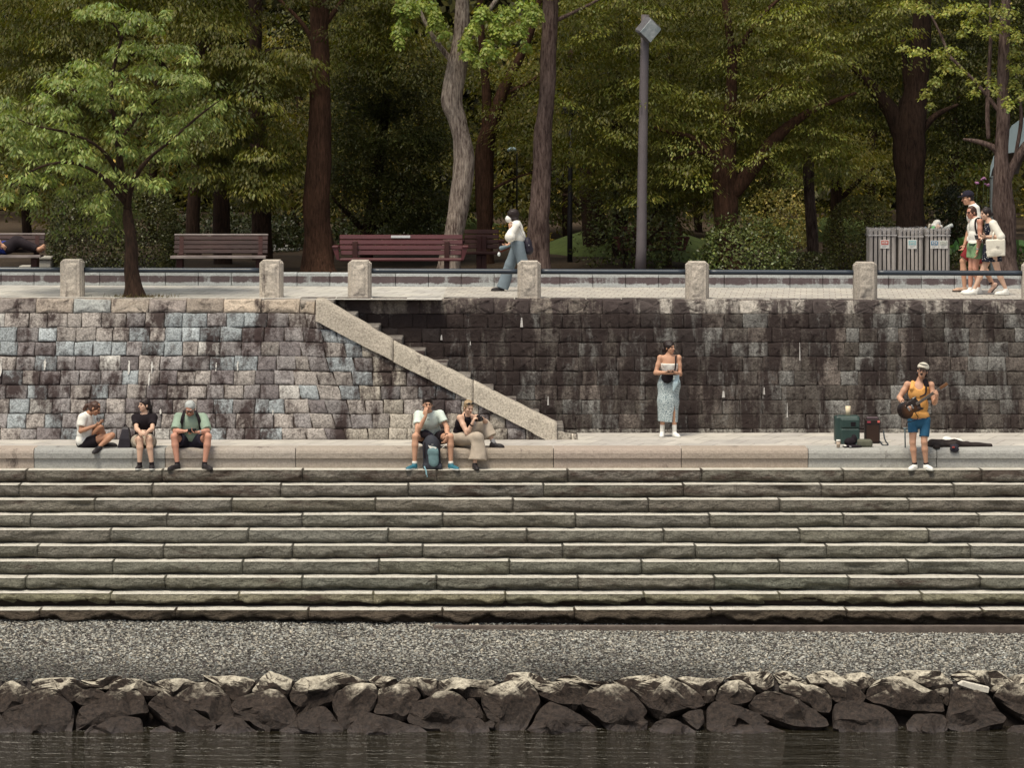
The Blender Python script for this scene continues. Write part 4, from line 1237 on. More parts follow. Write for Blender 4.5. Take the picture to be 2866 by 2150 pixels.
# yellow-green tree at the right edge
GK2 = [(1240, 20, 60, 30), (1320, 30, 80, 40), (1450, 40, 90, 40), (1600, 40, 110, 50), (1740, 60, 90, 50), (1560, 110, 60, 40), (1700, 130, 100, 45), (1800, 170, 60, 50),
       (1200, 250, 55, 24), (1290, 260, 80, 35), (1390, 290, 70, 40), (1480, 270, 60, 40), (1440, 360, 80, 40), (1360, 430, 50, 45), (1320, 490, 45, 45), (1350, 560, 30, 35), (1520, 380, 40, 40),
       (1600, 440, 60, 35), (1700, 450, 90, 45), (1800, 430, 60, 55), (1780, 350, 80, 45), (1800, 290, 60, 40), (1590, 500, 45, 35), (1770, 530, 50, 50), (1690, 500, 40, 35), (1830, 500, 40, 45), (1640, 180, 70, 40), (1530, 170, 50, 30)]
crown_tree("ginkgo_tree", "yellow green fan leaved tree with patchy grey forked trunk at the right edge", (2172, 590), 59.4, BARK_M,
    [([(2176, 606), (2174, 560), (2172, 500), (2168, 440), (2166, 390), (2164, 340), (2166, 250), (2168, 150), (2172, 30), (2175, -120)], [62, 48, 44, 42, 40, 32, 28, 26, 22, 18]),
     ([(2170, 400), (2190, 355), (2212, 318), (2240, 280), (2270, 200)], [24, 20, 18, 15, 10]), ([(2160, 330), (2140, 315), (2110, 305), (2080, 300)], [18, 14, 10, 5]), ([(2135, 300), (2133, 240), (2136, 160), (2140, 80), (2138, -20)], [9, 10, 9, 8, 5]),
     ([(2190, 355), (2206, 260), (2200, 200)], [9, 8, 5]), ([(2050, 120), (2030, 70), (2000, 10)], [7, 6, 4]), ([(2166, 250), (2110, 180), (2050, 120)], [10, 8, 7])], 26,
    [PA(GK2, (1906, 0, 1.929), 57.8, 60.2, (0.25, 0.265, 0.062), 900, 0.065, 0.060, 0.8, 2, 0.45)],
    roof=(8.6, 13, 58.2, 62, 12.0, 15, 1200, GINKGO, 0.25))

# ---- distant park trees, seen only between the nearer ones
def far_tree(x2, d, w, label, seed, hi=330):
    root = tree("background_tree", label, (x2, 585), d, BARK_D, [([(x2 + 3, 592), (x2, 520), (x2 - 3, 420), (x2 + 5, 300), (x2 + 8, 100)], [w * 1.3, w, w * .95, w * .85, w * .6])], seed=seed, group="background trunks deep in the park")
    cr = Crown(seed)
    fill_pads(cr, [(x2 - 150, 40), (x2 + 150, 40), (x2 + 160, hi), (x2 + 60, hi + 90), (x2 - 70, hi + 80), (x2 - 160, hi)], 56, d - 2.5, d + 2.5, (0.6, 1.2), (0.18, 0.36), 230, 0.15, 0.065, [(0.10, 0.095, 0.020), (0.085, 0.09, 0.020), (0.13, 0.115, 0.025)][seed % 3], 0.5)
    cr.build("crown", root)
for k, (x2, d, w, lab, hi) in enumerate([
    (60, 74, 24, "background trunk above the bench with the sleeper", 360), (170, 80, 26, "background trunk hidden behind the tall clipped hedge", 400), (330, 77, 22, "background trunk just right of the tall clipped hedge", 420), (640, 80, 20, "background trunk just left of the thick reddish trunk", 400),
    (750, 75, 22, "background trunk just right of the thick reddish trunk", 380), (900, 79, 22, "background trunk over the right half of the long red bench", 420), (1105, 80, 20, "background trunk straight above the masked walker", 430), (1225, 78, 18, "background trunk rising behind the lawn mound", 390),
    (1440, 76, 24, "background trunk just right of the lamp post", 400), (1510, 82, 20, "background trunk in the gap left of the spreading tree", 400), (1660, 78, 22, "background trunk in the gap right of the spreading tree", 350), (1880, 76, 24, "background trunk just left of the massive black trunk", 380), (2060, 77, 22, "background trunk above the overflowing bin", 360), (2120, 84, 20, "background trunk above the three walkers", 380)]):
    far_tree(x2, d, w, lab, 40 + k, hi)

# ---- the wood behind, one mass, low sun painted into some of its leaves
def far_wood():
    cr = Crown(80); r = cr.r
    n = 42000
    x = r.uniform(-26, 26, n); d = r.uniform(88, 97, n); z = r.uniform(5.6, 20, n)
    C = np.stack([x, d, z], 1)
    cl = wav(C * np.array([1, 0.6, 1.3]), 5, 1.5, 3)
    keep = cl > -0.28
    C, cl = C[keep], cl[keep]
    D = r.normal(size=C.shape); D[:, 2] -= 0.3
    N = r.normal(size=C.shape) * 0.6; N[:, 1] -= 0.6; N[:, 2] += 0.6
    lit = (wav(C, 9, 0.9, 3) > 0.30) & (C[:, 2] < 9.2)  # picks the leaves whose colour carries painted sunlight
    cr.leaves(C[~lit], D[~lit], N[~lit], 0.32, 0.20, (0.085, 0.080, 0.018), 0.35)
    cr.leaves(C[lit], D[lit], N[lit], 0.22, 0.14, SUNLIT_GOLD, 0.35)
    tag(cr.build("woods", None), "distant wood closing the park, yellow sunlit patches painted into its leaves", "wood", kind="stuff")
    # dense dark understorey that stops the view further back
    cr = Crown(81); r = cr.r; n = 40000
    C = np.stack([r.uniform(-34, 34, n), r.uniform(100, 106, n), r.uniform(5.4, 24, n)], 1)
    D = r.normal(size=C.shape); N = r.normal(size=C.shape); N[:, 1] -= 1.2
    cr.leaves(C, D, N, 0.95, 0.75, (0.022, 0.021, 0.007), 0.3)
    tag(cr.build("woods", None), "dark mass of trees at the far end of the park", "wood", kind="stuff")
far_wood()

# ---- shrubs
def shrub(name, label, shape, d, col, L, W, n, seed, cat="bush", stems=None, mat=None):
    """shape(u, v, r) -> points and normals scattered over the volume"""
    C, N = shape(np.random.default_rng(seed), n)
    root = thing(name, label, cat, (C[:, 0].mean(), C[:, 1].mean(), ZG))
    cr = Crown(seed); r = cr.r
    D = N * 0.5 + r.normal(size=C.shape) * 0.8
    NN = N + 0.5 * r.normal(size=C.shape); NN[:, 2] += 0.4
    cr.leaves(C, D, NN, L, W, col, 0.32)
    cr.build("foliage", root, mat or LEAF_DK)
    if stems:
        for k, (pts, w) in enumerate(stems):
            m = MB(); limb(m, pts, d, w, 6, seed + k); m.build("stem", BARK_D, root, True)
    return root
def boxy(x0, x1, d0, d1, z0, z1, pw=5.0, noise=0.12):
    def f(r, n):
        u = r.normal(size=(n, 3))
        u /= (np.abs(u) ** pw).sum(1, keepdims=True) ** (1 / pw)
        rr = 1 - 0.22 * r.random(n)[:, None] ** 2
        c = np.array([(x0 + x1) / 2, (d0 + d1) / 2, (z0 + z1) / 2]); h = np.array([(x1 - x0) / 2, (d1 - d0) / 2, (z1 - z0) / 2])
        p = c + u * h * rr
        nn = np.sign(u) * np.abs(u) ** (pw - 1)
        nn /= np.linalg.norm(nn, axis=1, keepdims=True)
        p += nn * (noise * wav(p, 3, 3.5, 3))[:, None]
        ok = p[:, 2] > ZG - 0.05
        return p[ok], nn[ok]
    return f
def X2(x, d): return (x * 1.2957 - 1433) * d / F
def Zz(y, d): return CZ - (y * 1.2957 - 367) * d / F
shrub("clipped_hedge", "tall dark clipped hedge with rounded top behind the young tree", boxy(X2(108, 60), X2(372, 60), 59.3, 61.2, ZG - 0.6, Zz(398, 60), 4.5, 0.06), 60, (0.055, 0.058, 0.017), 0.055, 0.034, 26000, 60, "hedge")
shrub("topiary_bush", "round dome shaped clipped bush left of the litter bins", boxy(X2(1782, 63.2), X2(1940, 63.2), 62.5, 64.6, ZG - 0.85, Zz(426, 63.2), 2.3, 0.04), 63.2, (0.118, 0.116, 0.030), 0.05, 0.032, 14000, 61)
shrub("leafy_bush", "loose low green bush between lamp post and round clipped bush", boxy(X2(1500, 60.5), X2(1712, 60.5), 59.6, 61.6, ZG - 0.4, Zz(482, 60.5), 2.6, 0.30), 60.5, (0.090, 0.108, 0.030), 0.07, 0.04, 9000, 62,
      stems=[([(1560, 590), (1580, 540), (1600, 500)], [6, 4, 3]), ([(1600, 590), (1630, 530), (1660, 505)], [6, 4, 3]), ([(1640, 590), (1680, 530)], [5, 3])])
shrub("leafy_bush", "tall airy bush with curved bare twigs directly left of the lamp post", boxy(X2(1290, 62.5), X2(1470, 62.5), 61.7, 64.0, ZG - 0.2, Zz(392, 62.5), 2.4, 0.5), 62.5, (0.085, 0.095, 0.026), 0.08, 0.042, 5200, 63,
      stems=[([(1370, 590), (1390, 500), (1430, 440), (1450, 420)], [8, 6, 4, 3]), ([(1380, 590), (1400, 520), (1450, 480)], [7, 5, 3]), ([(1350, 590), (1340, 500), (1320, 440)], [7, 5, 3]), ([(1390, 590), (1380, 480), (1390, 400)], [6, 5, 3])])
shrub("low_hedge", "low clipped hedge running behind the walkers at the right edge", boxy(X2(1995, 62.3), X2(2300, 62.3), 61.9, 62.9, ZG - 0.3, Zz(548, 62.3), 6, 0.05), 62.3, (0.070, 0.076, 0.022), 0.05, 0.03, 9000, 64, "hedge")
shrub("low_hedge", "short low hedge under the small pale grey trunk", boxy(X2(1690, 62.0), X2(1800, 62.0), 61.2, 62.4, ZG - 0.3, Zz(548, 62.0), 4, 0.06), 62, (0.052, 0.056, 0.017), 0.05, 0.03, 4500, 65, "hedge")
shrub("dark_hedge", "dark square hedge between the round bush and the massive trunk", boxy(X2(1868, 67), X2(1965, 67), 66, 68, ZG - 0.3, Zz(487, 67), 5, 0.06), 67, (0.026, 0.03, 0.011), 0.055, 0.035, 9000, 66, "hedge")
shrub("leafy_bush", "dark leafy bush low between the right walker group and the massive trunk", boxy(X2(2020, 66), X2(2110, 66), 65, 67.5, ZG - 0.3, Zz(420, 66), 2.4, 0.3), 66, (0.045, 0.052, 0.017), 0.08, 0.045, 4500, 67)
shrub("leafy_bush", "yellow green bush with painted sun glow behind the gap right of the long red bench", boxy(X2(1075, 76), X2(1165, 76), 75, 78, ZG - 0.3, Zz(520, 76), 2.4, 0.4), 76, SUNLIT_GOLD, 0.09, 0.05, 3000, 68)  # sun glow comes from the leaf colour alone
shrub("leafy_bush", "low dark bushes under the rounded evergreen behind the long red bench", boxy(X2(735, 71), X2(960, 71), 70, 73, ZG - 0.3, Zz(470, 71), 2.6, 0.4), 71, (0.04, 0.05, 0.015), 0.09, 0.05, 9000, 69)
shrub("leafy_bush", "bush with sunlight painted into its leaves in the gap below the spreading tree", boxy(X2(1630, 72), X2(1740, 72), 71, 74, ZG - 0.3, Zz(440, 72), 2.4, 0.5), 72, (0.30, 0.26, 0.07), 0.09, 0.05, 5000, 70)  # warm leaf colour stands in for sun in the gap
shrub("leafy_bush", "dark bush filling the gap left of the thick reddish trunk", boxy(X2(380, 72), X2(640, 72), 71, 74, ZG - 0.3, Zz(470, 72), 3, 0.4), 72, (0.034, 0.040, 0.013), 0.09, 0.05, 11000, 71)
# broad-leaved clump behind the bins
def taro():
    root = thing("broadleaf_plant", "clump of large round bright green leaves right of the litter bins", "plant", P2(2075, 575, 61.8))
    cr = Crown(72); r = cr.r
    pts = []
    for k in range(44):
        x = r.uniform(2050, 2100) if k < 26 else r.uniform(2178, 2230)
        pts.append(P2(x, r.uniform(512, 560), r.uniform(62.2, 62.7)))
    C = np.array(pts); D = r.normal(size=C.shape); D[:, 2] -= 0.6; N = r.normal(size=C.shape) * 0.4; N[:, 1] -= 1
    cr.leaves(C, D, N, 0.19, 0.19, (0.10, 0.19, 0.065), 0.25)
    cr.build("leaves", root, LEAF)
    sm = M("green_stem", (0.05, 0.08, 0.02), 0.7)
    for c in pts[::3]:
        m = MB(); m.tube([c, (c[0], c[1] + .05, ZG)], 0.010, 5); m.build("stem", sm, root)
taro()
# ================================================================== BOULDERS ALONG THE WATER
def rock_mat():
    t = NT("boulder_stone")
    v = t.coord(world=True)
    g = t.noise(v, 16, 8, 0.75); f = t.noise(v, 70, 5, 0.75); b = t.noise(v, 4.5, 5, 0.65, 0.3)
    geo = t.n("ShaderNodeNewGeometry")
    ps = t.n("ShaderNodeSeparateXYZ"); t.l(geo.outputs['Position'], ps.inputs[0])
    ns = t.n("ShaderNodeSeparateXYZ"); t.l(geo.outputs['Normal'], ns.inputs[0])
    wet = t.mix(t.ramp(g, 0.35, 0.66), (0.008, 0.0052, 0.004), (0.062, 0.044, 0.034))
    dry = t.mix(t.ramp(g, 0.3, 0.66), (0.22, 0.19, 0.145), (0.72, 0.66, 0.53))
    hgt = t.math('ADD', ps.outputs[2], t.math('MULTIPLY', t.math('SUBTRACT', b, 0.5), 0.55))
    m = t.math('MULTIPLY', t.ramp(hgt, 0.44, 0.62), t.ramp(t.math('ADD', ns.outputs[2], t.math('MULTIPLY', t.math('SUBTRACT', g, 0.5), 0.8)), 0.52, 0.82))  # dry tops, with top light painted into the upward faces
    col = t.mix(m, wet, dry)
    # a thin greyish silt line just above the water
    silt = t.math('MULTIPLY', t.ramp(ps.outputs[2], 0.0, 0.10, 0.55, 0.0), t.ramp(b, 0.42, 0.6))
    col = t.mix(silt, col, (0.11, 0.095, 0.095))
    rough = t.ramp(ps.outputs[2], 0.05, 0.4, 0.45, 0.9)
    n1 = t.bump(f, 0.010, 0.9); n2 = t.bump(g, 0.035, 1.0, n1)
    return t.done(col, rough, n2, 0.35)
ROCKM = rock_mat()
def rd(Y):   # distance of the boulder slope at a photo row
    return float(np.interp(Y, [1870, 1897, 2052, 2075], [44.5, 44.25, 43.40, 43.30]))
def rock(poly, ox, seed, thick=1.0):
    r = np.random.default_rng(seed)
    pts = np.array(poly, float)
    # keep the corners, round them a little
    q = []
    m = len(pts)
    for i in range(m):
        a, b, c = pts[i - 1], pts[i], pts[(i + 1) % m]
        q.append(b + 0.13 * (a - b)); q.append(b + 0.13 * (c - b))
    pts = np.array(q)
    out = []
    m = len(pts)
    for i in range(m):
        a, b = pts[i], pts[(i + 1) % m]
        k = max(1, int(np.linalg.norm(b - a) / 32))
        for j in range(k): out.append(a + (b - a) * j / k)
    pts = np.array(out)
    X = ox + pts[:, 0] / 3.0722; Y = 1640 + pts[:, 1] / 3.0722
    W = np.array([P(x, min(y, 2060) + 0, rd(y)) for x, y in zip(X, Y)])
    sub = np.clip(Y - 2050, 0, 20)
    W[:, 2] -= 0.10 * (sub > 0)
    n = len(W)
    c = W.mean(0)
    nv = nrm([0, -0.80, 0.60])
    up = nrm([0, 0.60, 0.80])
    size = np.sqrt(np.ptp(W[:, 0]) * np.ptp(W[:, 2]))
    hgt = thick * float(np.clip(0.42 * size, 0.06, 0.26))
    # the brow: most of the height sits above the middle, below it the rock undercuts
    R = []
    rings = [(0.85, -0.8), (1.0, -0.30), (1.03, 0.0), (1.01, 0.30), (0.955, 0.60), (0.80, 0.82), (0.54, 0.94), (0.27, 1.0)]
    tx, ty = 0.5 * r.normal(), 0.35 * r.normal() + 0.15
    for s, h in rings:
        p = c + (W - c) * s
        rel = (p - c)
        lx = rel[:, 0] / max(0.05, np.ptp(W[:, 0]) / 2); ly = rel[:, 2] / max(0.05, np.ptp(W[:, 2]) / 2)
        hh = hgt * h * (1 + 0.45 * tx * lx - 0.35 * ty * ly)
        R.append(p + nv * hh[:, None] * (1.0 if h >= 0 else 1.6))
    R.append((c + nv * hgt * 1.03)[None]); R.append((c - nv * hgt * 1.3)[None])
    V = np.concatenate(R)
    F4 = []
    k = len(rings)
    for a in range(k - 1):
        for i in range(n): F4.append((a * n + i, a * n + (i + 1) % n, (a + 1) * n + (i + 1) % n, (a + 1) * n + i))
    for i in range(n):
        F4.append(((k - 1) * n + i, (k - 1) * n + (i + 1) % n, len(V) - 2)); F4.append(((i + 1) % n, i, len(V) - 1))
    # facets and lumps
    for _ in range(9):
        d = nrm(r.normal(size=3) * [1, 0.5, 1] + nv * 0.7); off = size * r.uniform(0.16, 0.34)
        s = (V - c) @ d - off
        V = V - np.clip(s, 0, None)[:, None] * d * 0.85 * np.clip(((V - c) @ nv - 0.25 * hgt) / (0.35 * hgt), 0, 1)[:, None]
    V += nv * (0.05 * size * wav(V, seed, 5.5, 4))[:, None] * np.clip(((V - c) @ nv + 0.3 * hgt) / hgt, 0, 1)[:, None]
    V += 0.026 * size * np.stack([wav(V, seed + k, 11, 3) for k in range(3)], 1)
    # orient faces outwards
    a, b, cc = V[F4[3 * n][0]], V[F4[3 * n][1]], V[F4[3 * n][2]]
    if np.dot(np.cross(b - a, cc - a), (a + b + cc) / 3 - c) < 0: F4 = [f[::-1] for f in F4]
    return V, F4, c, size
O2, O3, O4, O5 = 0, 700, 1400, 2146
ROCKS = [
 (O2, [(-60, 960), (30, 870), (120, 845), (220, 890), (300, 950), (345, 1000), (200, 1040), (100, 1075), (30, 1110), (-60, 1060)]),
 (O2, [(10, 1115), (110, 1070), (350, 1005), (400, 975), (500, 962), (570, 985), (630, 1060), (632, 1150), (610, 1285), (180, 1290), (60, 1190)]),
 (O2, [(-80, 1130), (0, 1110), (80, 1200), (190, 1250), (170, 1290), (-80, 1290)]),
 (O2, [(285, 850), (330, 820), (450, 812), (620, 815), (780, 870), (900, 900), (760, 905), (680, 950), (600, 1005), (480, 960), (340, 985), (270, 900)]),
 (O2, [(640, 985), (700, 930), (780, 900), (860, 910), (915, 935), (880, 985), (800, 1035), (700, 1030)]),
 (O2, [(650, 1230), (680, 1100), (720, 1045), (790, 1040), (840, 1050), (930, 940), (1010, 945), (1090, 930), (1180, 930), (1240, 990), (1270, 1080), (1150, 1110), (1060, 1150), (900, 1190), (720, 1215)]),
 (O2, [(650, 1285), (830, 1225), (960, 1160), (1080, 1145), (1215, 1155), (1222, 1300), (900, 1310)]),
 (O2, [(940, 900), (990, 825), (1100, 808), (1230, 825), (1320, 870), (1355, 925), (1330, 965), (1250, 960), (1150, 915), (1000, 915)]),
 (O2, [(690, 822), (800, 815), (960, 812), (1060, 805), (1000, 840), (930, 890), (860, 885), (760, 850)]),
 (O2, [(1320, 850), (1420, 815), (1600, 820), (1735, 850), (1620, 890), (1540, 960), (1490, 990), (1400, 920), (1340, 900)]),
 (O2, [(1500, 985), (1600, 910), (1690, 870), (1790, 855), (1900, 900), (1960, 970), (1985, 1030), (2010, 1100), (1990, 1160), (1890, 1195), (1800, 1130), (1640, 1050), (1540, 1000)]),
 (O2, [(1270, 1045), (1330, 980), (1400, 935), (1480, 990), (1540, 1010), (1640, 1060), (1780, 1150), (1860, 1210), (1830, 1270), (1720, 1285), (1560, 1270), (1470, 1230), (1350, 1100)]),
 (O2, [(1270, 1285), (1300, 1240), (1400, 1205), (1500, 1255), (1560, 1290), (1400, 1305)]),
 (O2, [(1840, 1260), (1930, 1180), (2020, 1140), (2080, 1155), (2150, 1220), (2215, 1265), (2100, 1290), (1900, 1290)]),
 (O2, [(1735, 790), (1850, 800), (2000, 790), (2100, 810), (2190, 830), (2150, 900), (2080, 960), (2010, 1025), (1960, 950), (1870, 880)]),
 (O3, [(-160, 1040), (-110, 990), (0, 965), (80, 945), (180, 930), (250, 935), (310, 990), (380, 1080), (410, 1130), (360, 1190), (260, 1245), (120, 1262), (60, 1235), (0, 1170), (-80, 1150), (-140, 1100)]),
 (O3, [(20, 905), (100, 810), (170, 755), (260, 780), (370, 820), (350, 900), (320, 965), (240, 935), (170, 925), (60, 945)]),
 (O3, [(340, 930), (380, 870), (450, 820), (600, 800), (760, 780), (860, 790), (1010, 840), (880, 860), (780, 885), (730, 950), (700, 1000), (560, 1050), (420, 1130), (380, 1060), (360, 990)]),
 (O3, [(710, 1010), (740, 940), (830, 890), (960, 870), (1070, 865), (1100, 910), (1090, 980), (1060, 1060), (980, 1120), (880, 1190), (800, 1220), (740, 1140), (720, 1080)]),
 (O3, [(1015, 825), (1080, 785), (1180, 790), (1270, 815), (1240, 880), (1150, 890), (1090, 860)]),
 (O3, [(1250, 860), (1330, 805), (1450, 805), (1610, 815), (1605, 900), (1590, 940), (1500, 960), (1450, 900), (1370, 870)]),
 (O3, [(1065, 1100), (1085, 1000), (1110, 910), (1200, 895), (1270, 870), (1370, 870), (1440, 905), (1470, 960), (1440, 1010), (1380, 1060), (1330, 1140), (1240, 1140), (1150, 1110)]),
 (O3, [(255, 1245), (350, 1190), (450, 1120), (560, 1060), (640, 1058), (690, 1100), (740, 1170), (790, 1240), (770, 1285), (500, 1285), (300, 1280)]),
 (O3, [(835, 1250), (900, 1170), (1010, 1120), (1100, 1130), (1300, 1180), (1420, 1200), (1525, 1265), (1400, 1285), (900, 1285)]),
 (O3, [(1610, 940), (1625, 840), (1740, 805), (1880, 825), (2010, 830), (2080, 810), (2110, 850), (2060, 890), (2010, 960), (1920, 985), (1840, 970), (1760, 915), (1690, 930)]),
 (O3, [(1360, 1160), (1400, 1050), (1500, 1010), (1600, 950), (1700, 922), (1780, 940), (1850, 1000), (1930, 1080), (2005, 1140), (1900, 1160), (1800, 1230), (1700, 1265), (1500, 1230)]),
 (O3, [(1710, 1265), (1800, 1205), (1900, 1150), (1980, 1165), (2040, 1210), (2060, 1260), (1900, 1285)]),
 (O3, [(1860, 985), (1920, 978), (1980, 1040), (2010, 1110), (1960, 1100), (1890, 1050)]),
 (O3, [(2010, 1190), (2060, 1165), (2110, 1190), (2090, 1230), (2040, 1220)]),
 (O4, [(-160, 960), (-100, 910), (0, 880), (120, 860), (240, 855), (290, 890), (330, 950), (350, 1010), (330, 1060), (270, 1120), (240, 1190), (200, 1255), (60, 1270), (0, 1260), (-60, 1200), (-110, 1120), (-150, 1040)]),
 (O4, [(10, 860), (60, 770), (150, 760), (280, 770), (450, 825), (350, 845), (200, 870), (80, 885)]),
 (O4, [(290, 880), (330, 840), (420, 850), (560, 830), (700, 860), (860, 880), (840, 930), (780, 960), (720, 1010), (640, 1050), (520, 1010), (360, 960)]),
 (O4, [(480, 820), (530, 795), (620, 795), (690, 820), (800, 830), (930, 830), (920, 870), (840, 880), (690, 850)]),
 (O4, [(230, 1255), (290, 1180), (340, 1080), (420, 1015), (500, 1040), (600, 1080), (700, 1140), (820, 1215), (800, 1270), (640, 1285), (400, 1285)]),
 (O4, [(690, 1030), (760, 960), (850, 910), (900, 875), (980, 865), (1080, 900), (1160, 950), (1200, 1000), (1260, 1075), (1220, 1120), (1265, 1170), (1260, 1235), (1130, 1275), (970, 1265), (900, 1170), (800, 1090)]),
 (O4, [(1120, 905), (1200, 870), (1330, 835), (1430, 815), (1560, 860), (1680, 930), (1760, 1000), (1740, 1030), (1600, 1050), (1480, 1090), (1400, 1130), (1320, 1090), (1240, 1030), (1180, 960)]),
 (O4, [(960, 835), (1080, 800), (1230, 785), (1340, 790), (1420, 810), (1330, 840), (1200, 875), (1120, 905), (1040, 875)]),
 (O4, [(1510, 815), (1560, 805), (1700, 815), (1920, 810), (1900, 850), (1860, 880), (1850, 970), (1770, 1000), (1700, 930), (1580, 865)]),
 (O4, [(1855, 990), (1880, 900), (1960, 840), (2060, 830), (2130, 870), (2200, 930), (2150, 990), (2040, 1035), (1940, 1030)]),
 (O4, [(1940, 800), (2050, 775), (2150, 765), (2330, 760), (2350, 850), (2330, 920), (2200, 900), (2120, 850), (2050, 820)]),
 (O4, [(1775, 1250), (1775, 1080), (1820, 1020), (1900, 1015), (2000, 1050), (2100, 1070), (2212, 1110), (2300, 1160), (2250, 1200), (2050, 1180), (1930, 1240), (1850, 1265)]),
 (O4, [(1285, 1255), (1330, 1190), (1420, 1165), (1500, 1170), (1600, 1210), (1690, 1260), (1560, 1290), (1380, 1285)]),
 (O4, [(1560, 1130), (1620, 1090), (1740, 1075), (1760, 1170), (1700, 1240), (1630, 1190)]),
 (O4, [(1890, 1265), (2000, 1195), (2110, 1150), (2250, 1190), (2350, 1220), (2460, 1260), (2300, 1290), (2050, 1290)]),
 (O5, [(-150, 1050), (-90, 980), (0, 945), (80, 940), (200, 985), (330, 1040), (430, 1090), (500, 1150), (530, 1200), (400, 1220), (200, 1200), (0, 1120), (-80, 1100)]),
 (O5, [(100, 890), (150, 850), (210, 838), (330, 890), (420, 875), (500, 920), (560, 980), (555, 1090), (480, 1090), (380, 1040), (250, 980), (150, 940)]),
 (O5, [(50, 770), (130, 750), (200, 760), (330, 820), (360, 850), (250, 850), (200, 840), (120, 850)]),
 (O5, [(330, 800), (450, 765), (560, 765), (650, 820), (780, 880), (850, 950), (830, 1000), (740, 1020), (600, 1010), (540, 950), (470, 880), (380, 870)]),
 (O5, [(620, 795), (720, 765), (840, 770), (900, 800), (950, 830), (870, 880), (830, 920), (740, 850)]),
 (O5, [(860, 960), (880, 890), (950, 830), (1080, 805), (1200, 825), (1350, 890), (1450, 950), (1510, 1020), (1530, 1090), (1380, 1090), (1200, 1060), (1050, 1040), (920, 1010)]),
 (O5, [(1060, 800), (1150, 750), (1300, 750), (1490, 755), (1550, 800), (1600, 840), (1570, 890), (1430, 900), (1340, 860), (1200, 810)]),
 (O5, [(1580, 780), (1640, 755), (1800, 750), (2000, 755), (2070, 800), (2050, 860), (1980, 930), (1900, 890), (1760, 830), (1650, 830)]),
 (O5, [(1435, 905), (1510, 885), (1560, 890), (1570, 960), (1560, 1030), (1500, 980)]),
 (O5, [(1550, 1210), (1545, 1120), (1575, 1020), (1570, 900), (1650, 900), (1780, 930), (1900, 970), (1970, 1050), (2050, 1140), (2030, 1190), (1940, 1200), (1920, 1255), (1700, 1265), (1600, 1245)]),
 (O5, [(580, 1255), (580, 1060), (640, 1025), (760, 1020), (900, 1040), (1020, 1080), (1090, 1140), (1130, 1190), (1125, 1265), (900, 1275)]),
 (O5, [(1205, 1255), (1200, 1180), (1260, 1115), (1400, 1120), (1510, 1130), (1550, 1180), (1560, 1250), (1400, 1272)]),
 (O5, [(1950, 960), (2000, 890), (2080, 855), (2212, 880), (2330, 900), (2360, 1120), (2250, 1150), (2150, 1100), (2030, 1010)]),
 (O5, [(2065, 1250), (2110, 1205), (2230, 1205), (2330, 1230), (2300, 1280), (2130, 1285)]),
 (O5, [(2060, 800), (2130, 775), (2300, 780), (2330, 870), (2200, 880), (2090, 850)]),
]
def rocks():
    built = []
    for k, (ox, poly) in enumerate(ROCKS):
        V, F4, c, size = rock(poly, ox, 300 + k)
        p = np.array(poly, float)
        w, h = np.ptp(p[:, 0]), np.ptp(p[:, 1])
        y1 = p[:, 1].max(); y0 = p[:, 1].min()
        row = 'waterline' if y1 > 1225 else ('top row' if y0 < 840 else 'middle row')
        a = 0.5 * abs(np.sum(p[:, 0] * np.roll(p[:, 1], -1) - np.roll(p[:, 0], -1) * p[:, 1]))
        built.append([ox * 3.0722 + p[:, 0].mean(), row, w / h, a, V, F4, c])
    names = "first second third fourth fifth sixth seventh eighth ninth tenth eleventh twelfth thirteenth fourteenth fifteenth sixteenth seventeenth eighteenth nineteenth twentieth twenty-first twenty-second twenty-third twenty-fourth twenty-fifth twenty-sixth twenty-seventh twenty-eighth".split()
    for row in ('waterline', 'top row', 'middle row'):
        g = sorted([b for b in built if b[1] == row], key=lambda b: b[0])
        for i, b in enumerate(g):
            shp = 'long low' if b[2] > 2.3 else ('upright' if b[2] < 1.0 else 'blocky')
            sz = 'small' if b[3] < 26000 else ('large' if b[3] > 110000 else 'mid-sized')
            tone = {'waterline': 'dark wet', 'top row': 'pale topped', 'middle row': 'brown'}[row]
            if i == 0: pos = "leftmost"
            elif i == len(g) - 1: pos = "rightmost"
            elif i < len(g) / 2: pos = names[i] + " from left"
            else: pos = names[len(g) - 1 - i] + " from right"
            place = {'waterline': 'at the waterline', 'top row': 'in the top row under the gravel', 'middle row': 'in the middle row'}[row]
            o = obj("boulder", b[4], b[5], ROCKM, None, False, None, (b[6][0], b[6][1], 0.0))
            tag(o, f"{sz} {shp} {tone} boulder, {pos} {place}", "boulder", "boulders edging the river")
    # pale broken slab lying between two boulders
    Z = zoomer(2146, 1640, 3.0722)
    pts = [Z(x, y, 43.85) for x, y in ((1650, 852), (1690, 828), (1790, 852), (1915, 882), (1905, 925), (1800, 903))]
    V = np.concatenate([np.array(pts), np.array(pts) + [0, 0.13, 0.0]])
    n = 6
    Fc = [tuple(range(n))[::-1], tuple(range(n, 2 * n))] + [(i, (i + 1) % n, n + (i + 1) % n, n + i) for i in range(n)]
    tag(obj("stone_slab", V, Fc, M("pale_slab", (0.62, 0.58, 0.50), 0.85, 0.15, 20, 0.01, 60), None, False, None, V.mean(0)), "pale broken slab wedged between boulders near the right edge", "slab")
rocks()
